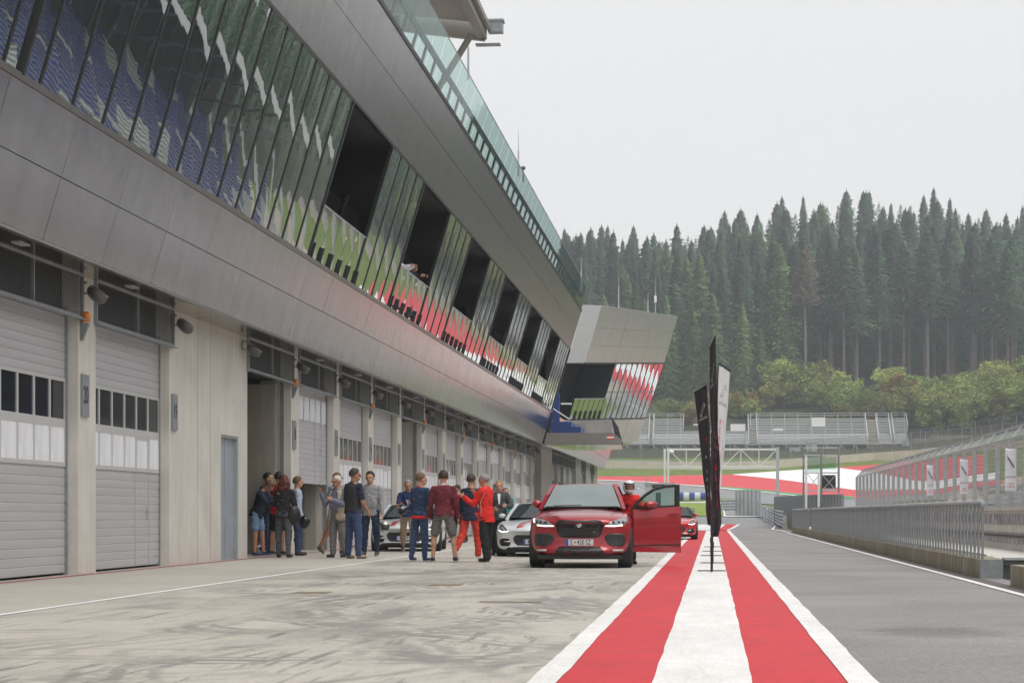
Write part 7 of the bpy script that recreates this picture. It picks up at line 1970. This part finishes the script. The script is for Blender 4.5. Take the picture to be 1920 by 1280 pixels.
def helmet(loc, rz, tilt, shell, label, accent=None, scale=1.0, parent=None, open_face=True):
    e = empty('racing_helmet', loc, 0, label, 'helmet') if parent is None else parent
    M4 = Matrix.Rotation(rz, 4, 'Z') @ Matrix.Rotation(tilt, 4, 'X')
    b = MB(); nu, nv = 32, 20; vs = []; idx = {}
    for j in range(nv+1):
        ph = pi*j/nv*.86
        for i in range(nu):
            t = 2*pi*i/nu; d = Vector((sin(ph)*sin(t), -sin(ph)*cos(t), cos(ph))); r_ = Vector((d.x*.118, d.y*.140-(.02 if d.y < -.3 and d.z < -.1 else 0), d.z*.135)); vs.append((M4 @ (r_*scale))+(Vector(loc) if parent else Vector()))
    fs = []
    for j in range(nv):
        for i in range(nu):
            t = (i+.5)/nu; front = min(t, 1-t) < .20; zz = cos(pi*(j+.5)/nv*.86)
            if front and -.42 < zz < .34: continue
            fs.append((j*nu+i, (j+1)*nu+i, (j+1)*nu+(i+1) % nu, j*nu+(i+1) % nu))
    b.add(vs, fs); o = b.build('helmet_shell' if parent else 'shell', shell, e, True); s = o.modifiers.new('t', 'SOLIDIFY'); s.thickness = .014*scale; s.offset = -1
    off = Vector(loc) if parent else Vector()
    g = MB(); k = 14; vs = []
    for zz in (-.30, .36):
        for i in range(k+1):
            a = -1.25+2.5*i/k; c_ = sqrt(1-zz*zz); vs.append(M4 @ (Vector((sin(a)*.119*c_, -cos(a)*.141*c_, zz*.135))*scale)+off)
    g.add(vs, [(i, i+1, k+2+i, k+1+i) for i in range(k)])
    if not parent: v_ = g.build('visor', M_cglass, e, True); s = v_.modifiers.new('t', 'SOLIDIFY'); s.thickness = .004
    g = MB(); nn = 24; vs = []
    for a0, zz in ((0, .62), (0, .40)):
        for i in range(nn): a = 2*pi*i/nn; c_ = sqrt(1-zz*zz); vs.append(M4 @ (Vector((sin(a)*.120*c_, -cos(a)*.1425*c_, zz*.137))*scale)+off)
    g.add(vs, [(i, (i+1) % nn, nn+(i+1) % nn, nn+i) for i in range(nn)]); g.build('helmet_stripe' if parent else 'stripe', accent or M_white, e, True)
    return e
M_hb = simple('helmet_black', (.015, .015, .016), .15, .2, .2); M_hs = simple('helmet_silver', (.45, .44, .40), .2, .5, .2); M_hw = simple('helmet_white', (.72, .74, .76), .2, 0, .05)
def wpos(pr, v):
    e = pr['e']; return e.matrix_basis @ Vector(v) if False else Matrix.Translation(e.location) @ (Matrix.Rotation(e.rotation_euler[2], 4, 'Z') @ Vector(v))
def hand_w(pr, i, fwd=.05): pc, d2 = pr['hands'][i][0], pr['hands'][i][1]; return wpos(pr, pc+d2*fwd)

# group by the open garage
p = person('person in navy jacket and denim shorts leaning over something at the wall corner', 481, 1044.5, 1.84, 78, legs=((2, 2, 4), (10, 3, 6)), arms=((40, 6, 60, 10), (38, 6, 62, 14)), lean=20, head=(0, 38), top='navy', bottom='denim', blen=.36, shoes='blue', hair='sandy', hem=.04, jacket=True, skin=SKIN2)
g = MB(); g.ell(p['tp'](.10, -.02, .25), (.02, .03, .035)); g.ell(p['tp'](-.10, -.02, .25), (.02, .03, .035)); extra(p, g, 'shoulder_patch', simple('yellow_patch', (.7, .45, .02), .6, 0, 0), True)
g = MB(); g.ell(p['tp'](.05, -.05, .285), (.02, .02, .03)); extra(p, g, 'collar_patch', simple('pink_patch', (.6, .05, .08), .6, 0, 0), True)
hw = hand_w(p, 0, .06); b = empty('blue_booklet', hw+Vector((.0, -.05, .02)), 0, 'blue and dark folded booklet held by the person leaning at the wall corner', 'booklet'); g = MB(); g.obox((0, 0, 0), (.20, .03, .15), Matrix.Rotation(R(-35), 3, 'Y')); g.build('cover', simple('booklet_blue', (.02, .06, .45), .5, 0, .1), b); g = MB(); g.obox((-.03, -.003, .045), (.20, .032, .04), Matrix.Rotation(R(-35), 3, 'Y')); g.build('spine', M_black, b)
helmet((P(481, 1038, 45.6).x+.02, 45.9, .145), R(60), R(-8), M_hs, 'pale grey helmet on the ground by the bare legs at the wall corner')
p = person('person in black jacket and dark jeans looking right, behind the red t-shirt', 500, 1040.5, 1.97, 70, legs=((4, 2, 4), (-2, 2, 3)), arms=((20, 5, 70, 10), (20, 5, 60, 10)), top='black', bottom='djeans', hair='dark', head=(18, 0), jacket=True, hem=.03, balding=True)
p = person('person in red t-shirt and black shorts turned away from us', 521, 1042, 1.96, 140, legs=((3, 4, 4), (-4, 3, 4)), arms=((12, 6, 75, 30), (12, 6, 75, 30)), top='red', sleeve=.34, bottom='black', blen=.40, hair='dark', shoes='black', hem=.03, loose=1.2, skin=SKIN)
p = person('person with long auburn hair, black cardigan and grey jeans seen from behind', 532, 1047, 1.83, 172, legs=((-4, 4, 6), (5, 5, 3)), arms=((15, 10, 80, 30), (12, 12, 75, 30)), top='black', bottom='gjean', hair='auburn', hlen=.13, head=(10, 0), hem=.05, build=.97, loose=.5)
hw = wpos(p, p['tp'](-.13, -.0, -.01)); b = empty('black_handbag', hw, R(20), 'black handbag hanging at the right hip of the person with auburn hair', 'bag')
g = MB(); g.ell((0, 0, 0), (.15, .09, .22), nu=16, nv=10); g.build('bag_body', simple('black_leather', (.012, .012, .012), .3, 0, .1, bump=.3), b, True); g = MB(); g.path([(-.06, 0, .15), (-.16, .03, .42), (-.22, .05, .62)], .012); g.path([(.04, 0, .17), (-.05, .03, .44), (-.18, .05, .62)], .012); g.build('strap', M_black, b)
p = person('person in pale blue shirt and jeans behind the auburn hair, facing right', 555, 1043, 1.84, 112, legs=((2, 2, 4), (8, 3, 4)), arms=((2, 5, 14, 0), (0, 4, 16, 6)), top='ltblue', bottom='jeans', hair='sandy', hem=.03, shoes='black')
q_ = hand_w(p, 0, .02); helmet((q_.x+.10, q_.y-.25, .80), R(30), R(80), M_hb, 'glossy black helmet held below the black handbag', accent=M_hb, scale=1.05)

# group with vests
p = person('person with reddish bald head and glasses behind the white-haired person', 630, 1041, 1.96, 62, legs=((-14, 3, 22), (6, 2, 4)), arms=((10, 4, 30, 5), (10, 4, 30, 5)), top='shirt', bottom='tan', blen=.36, hair='sandy', balding=True, shoes='brown', skin=SKIN2); glasses(p)
p = person('person with white hair, sunglasses and beige vest holding a phone to the ear', 634, 1046.5, 1.83, -28, legs=((4, 3, 5), (-2, 4, 6)), arms=((25, 16, 128, 6), (20, 8, 95, 30)), top='shirt', bottom='gtrou', hair='white', balding=True, shoes='black', fat=1.3, hem=.0, head=(-8, 4), loose=1.3, skin=SKIN2); glasses(p); lanyard(p)
# open beige vest
g = MB(); n = 26; rings = []; tp = p['tp']
for z, k in ((-.075, 1.30), (-.02, 1.27), (.08, 1.20), (.17, 1.20), (.25, 1.18), (.295, .98)):
    rings.append([tp(cos(a)*.100*k*(1 if z < .27 else .9), sin(a)*.080*k+.004, z) for a in [R(-62)+R(304)*i/n for i in range(n+1)]])
g.v = [v for rg in rings for v in rg]; w_ = n+1; g.f = [(j*w_+i, j*w_+i+1, (j+1)*w_+i+1, (j+1)*w_+i) for j in range(5) for i in range(n)]; g.m = [0]*len(g.f)
o = extra(p, g, 'vest', cm('beige'), True); s = o.modifiers.new('t', 'SOLIDIFY'); s.thickness = .02
g = MB(); c = tp(.072, -.078, -.02); g.obox(c, (.12, .03, .13), p['R3'] @ Matrix.Rotation(R(35), 3, 'Z')); extra(p, g, 'pocket', simple('pocket_beige', (.38, .31, .21), .9, 0, .1))
q_ = hand_w(p, 0, .05); b = empty('mobile_phone', q_, 0, 'dark phone held to the ear of the white-haired person', 'phone'); g = MB(); g.obox((.03, 0, .05), (.02, .07, .15), Matrix.Rotation(R(-50), 3, 'Y')); g.obox((.036, -.002, .056), (.012, .062, .13), Matrix.Rotation(R(-50), 3, 'Y')); g.build('phone_body', M_black, b)
p = person('person in black quilted vest and blue jeans with glasses, back turned to us', 662, 1048.5, 1.96, 138, legs=((3, 6, 4), (2, 6, 5)), arms=((8, 9, 34, 14), (-4, 8, 42, 32)), top='navy', sleeve=.40, bottom='jeans', hair='brown', head=(-30, 0), shoes='tan', loose=1.25, hem=.02, skin=SKIN2, build=1.05); glasses(p); collar(p, cm('black'), .046)
g = MB(); rings = []; tp = p['tp']
for z, k in ((-.015, 1.08), (.05, 1.05), (.10, 1.07), (.17, 1.10), (.235, 1.10), (.285, 1.02), (.312, .62)):
    rings.append([tp(cos(2*pi*i/n)*.099*k, sin(2*pi*i/n)*(.078 if z < .3 else .07)*k+.004, z) for i in range(n)])
g.v = [v for rg in rings for v in rg]; g.f = [(j*n+i, j*n+(i+1) % n, (j+1)*n+(i+1) % n, (j+1)*n+i) for j in range(6) for i in range(n)]; g.m = [0]*len(g.f); o = extra(p, g, 'vest', simple('quilted_black', (.018, .016, .018), .7, 0, .2, 3, bump=.8, bscale=30, stretch=(1, 1, .2)), True)
p = person('person in grey zip jacket and dark jeans facing us beside the silver car', 695, 1043.5, 1.95, -6, legs=((2, 4, 3), (5, 6, 4)), arms=((-5, 8, 20, 0), (4, 12, 14, -3)), top='grey', bottom='djeans', hair='dark', shoes='brown', hem=.045, jacket=True, fat=.9, loose=1.1); lanyard(p); collar(p, cm('grey'))
q_ = hand_w(p, 1, .10); helmet((q_.x+.05, q_.y-.04, q_.z-.14), R(25), R(25), M_hs, 'black and silver helmet hanging from the hand of the person in grey', accent=M_hb)

# group before the silver cars
p = person('person with grey hair in navy polo and khaki trousers carrying a helmet', 765, 1036.5, 1.84, 8, legs=((-16, 3, 22), (14, 3, 5)), arms=((22, 14, 72, 20), (30, 8, 70, 30)), top='polo', sleeve=.38, bottom='khaki', hair='grey', shoes='brown', head=(0, 6), hem=.03, skin=SKIN2); lanyard(p, card=False)
q_ = hand_w(p, 0, .0); helmet((P(756, 961, q_.y).x, q_.y-.10, q_.z-.12), R(-20), R(10), M_hb, 'black helmet with grey pattern held by the grey-haired person in navy polo', accent=M_galv)
p = person('person in blue sweater with red hem and slim jeans seen from behind', 787, 1053.5, 1.81, 150, legs=((4, 2, 6), (-4, 4, 6)), arms=((6, 9, 22, 0), (-2, 6, 30, 5)), top='blue', bottom='jeans', hair='sandy', shoes='blue', hem=.02, head=(-35, 0), loose=.6, build=.96); stripband(p, -.045, .035, cm('red')); collar(p, cm('red'))
p = person('person in burgundy sweater and grey shorts standing legs apart, back to us', 831, 1054.5, 1.86, 180, legs=((2, 13, 3), (4, 11, 4)), arms=((-4, 10, 14, -4), (4, 12, 16, -2)), top='burg', bottom='gshort', blen=.42, hair='brown', shoes='black', hem=.02, head=(12, 0), loose=1.1, build=1.06); collar(p, cm('ltblue'))
p = person('person in red jacket and black trousers walking away far behind, facing left', 859, 1017.5, 1.93, -50, legs=((8, 2, 6), (-10, 2, 12)), arms=((5, 8, 20, 0), (0, 8, 20, 0)), top='red', bottom='black', hair='dark', hem=.05, jacket=True); collar(p, cm('white'))
p = person('person in navy jacket and red trousers seen from behind, hand raised', 882, 1048, 1.84, 158, legs=((12, 4, 10), (-16, 4, 26)), arms=((30, 10, 118, 10), (4, 12, 18, 0)), top='navy', bottom='redtr', hair='brown', hem=.07, shoes='white', jacket=True, head=(-10, 0), loose=1.4)
p = person('person in bright red jacket and black trousers gesturing with both hands', 911, 1054.5, 1.79, -112, legs=((4, 4, 4), (-4, 5, 6)), arms=((38, 8, 100, 8), (30, 10, 92, 4)), top='brightred', bottom='black', hair='grey', hem=.075, jacket=True, head=(0, 0), loose=1.7, balding=True, build=1.04); collar(p, cm('brightred'), .048)
g = MB(); tp = p['tp']
for s in (-1, 1): g.beam(tp(s*.108, .0, -.06), tp(s*.112, .0, .16), .008); g.beam(tp(s*.112, 0, .16), tp(s*.10, .05, .26), .008)
extra(p, g, 'piping', simple('piping_beige', (.6, .5, .35), .7, 0, 0))
p = person('person in dark grey jacket over white shirt, short blond hair, facing us', 936, 1041, 1.76, 4, legs=((2, 3, 3), (3, 3, 4)), arms=((12, 16, 68, 40), (14, 22, 80, 35)), top='dgrey', bottom='black', hair='blond', balding=True, hem=.06, jacket=True, head=(-6, 0), loose=1.3)
g = MB(); tp = p['tp']; g.add([tp(-.022, -.075, .30), tp(.022, -.075, .30), tp(.012, -.092, .16), tp(-.004, -.092, .16)], [(0, 1, 2, 3)]); extra(p, g, 'shirt_front', cm('white')); collar(p, cm('white'))
p = person('person with bald head in teal shirt mostly behind the dark grey jacket', 947, 1029, 1.70, 25, legs=((2, 3, 3), (3, 3, 4)), arms=((12, 10, 60, 20), (14, 10, 60, 20)), top='teal', bottom='black', hair='sandy', balding=True, head=(10, 0))
# driver getting out behind the open door
p = person('person in red jacket and white helmet standing behind the open red car door', 1176, 1058, 1.66, 12, legs=((14, 3, 22), (6, 4, 14)), arms=((20, 10, 40, 10), (35, 14, 40, 0)), top='brightred', bottom='black', hair=None, lean=24, head=(-14, 12), jacket=True, skin=SKIN2)
helmet(p['hc']+Vector((0, .012, .02)), 0, R(8), M_hw, None, accent=M_hb, parent=p['e'])
# two people at an open window upstairs
zf = ZSILL-.05
p = person('person with long blond hair leaning out of the open upper window', 760, 0, 1.62, 72, legs=((0, 3, 2), (0, 3, 2)), arms=((60, 8, 40, 20), (60, 8, 40, 20)), lean=8, head=(-10, 10), top='white', bottom='jeans', hair='blond', hlen=.09, at=(-8.88, 55.5, zf+.16))
p = person('person with long dark hair bending over the upper window rail', 783, 0, 1.60, 60, legs=((0, 3, 2), (0, 3, 2)), arms=((60, 8, 40, 20), (60, 8, 40, 20)), lean=16, head=(0, 30), top='black', bottom='jeans', hair='brown', hlen=.11, at=(-8.88, 57.8, zf+.16))
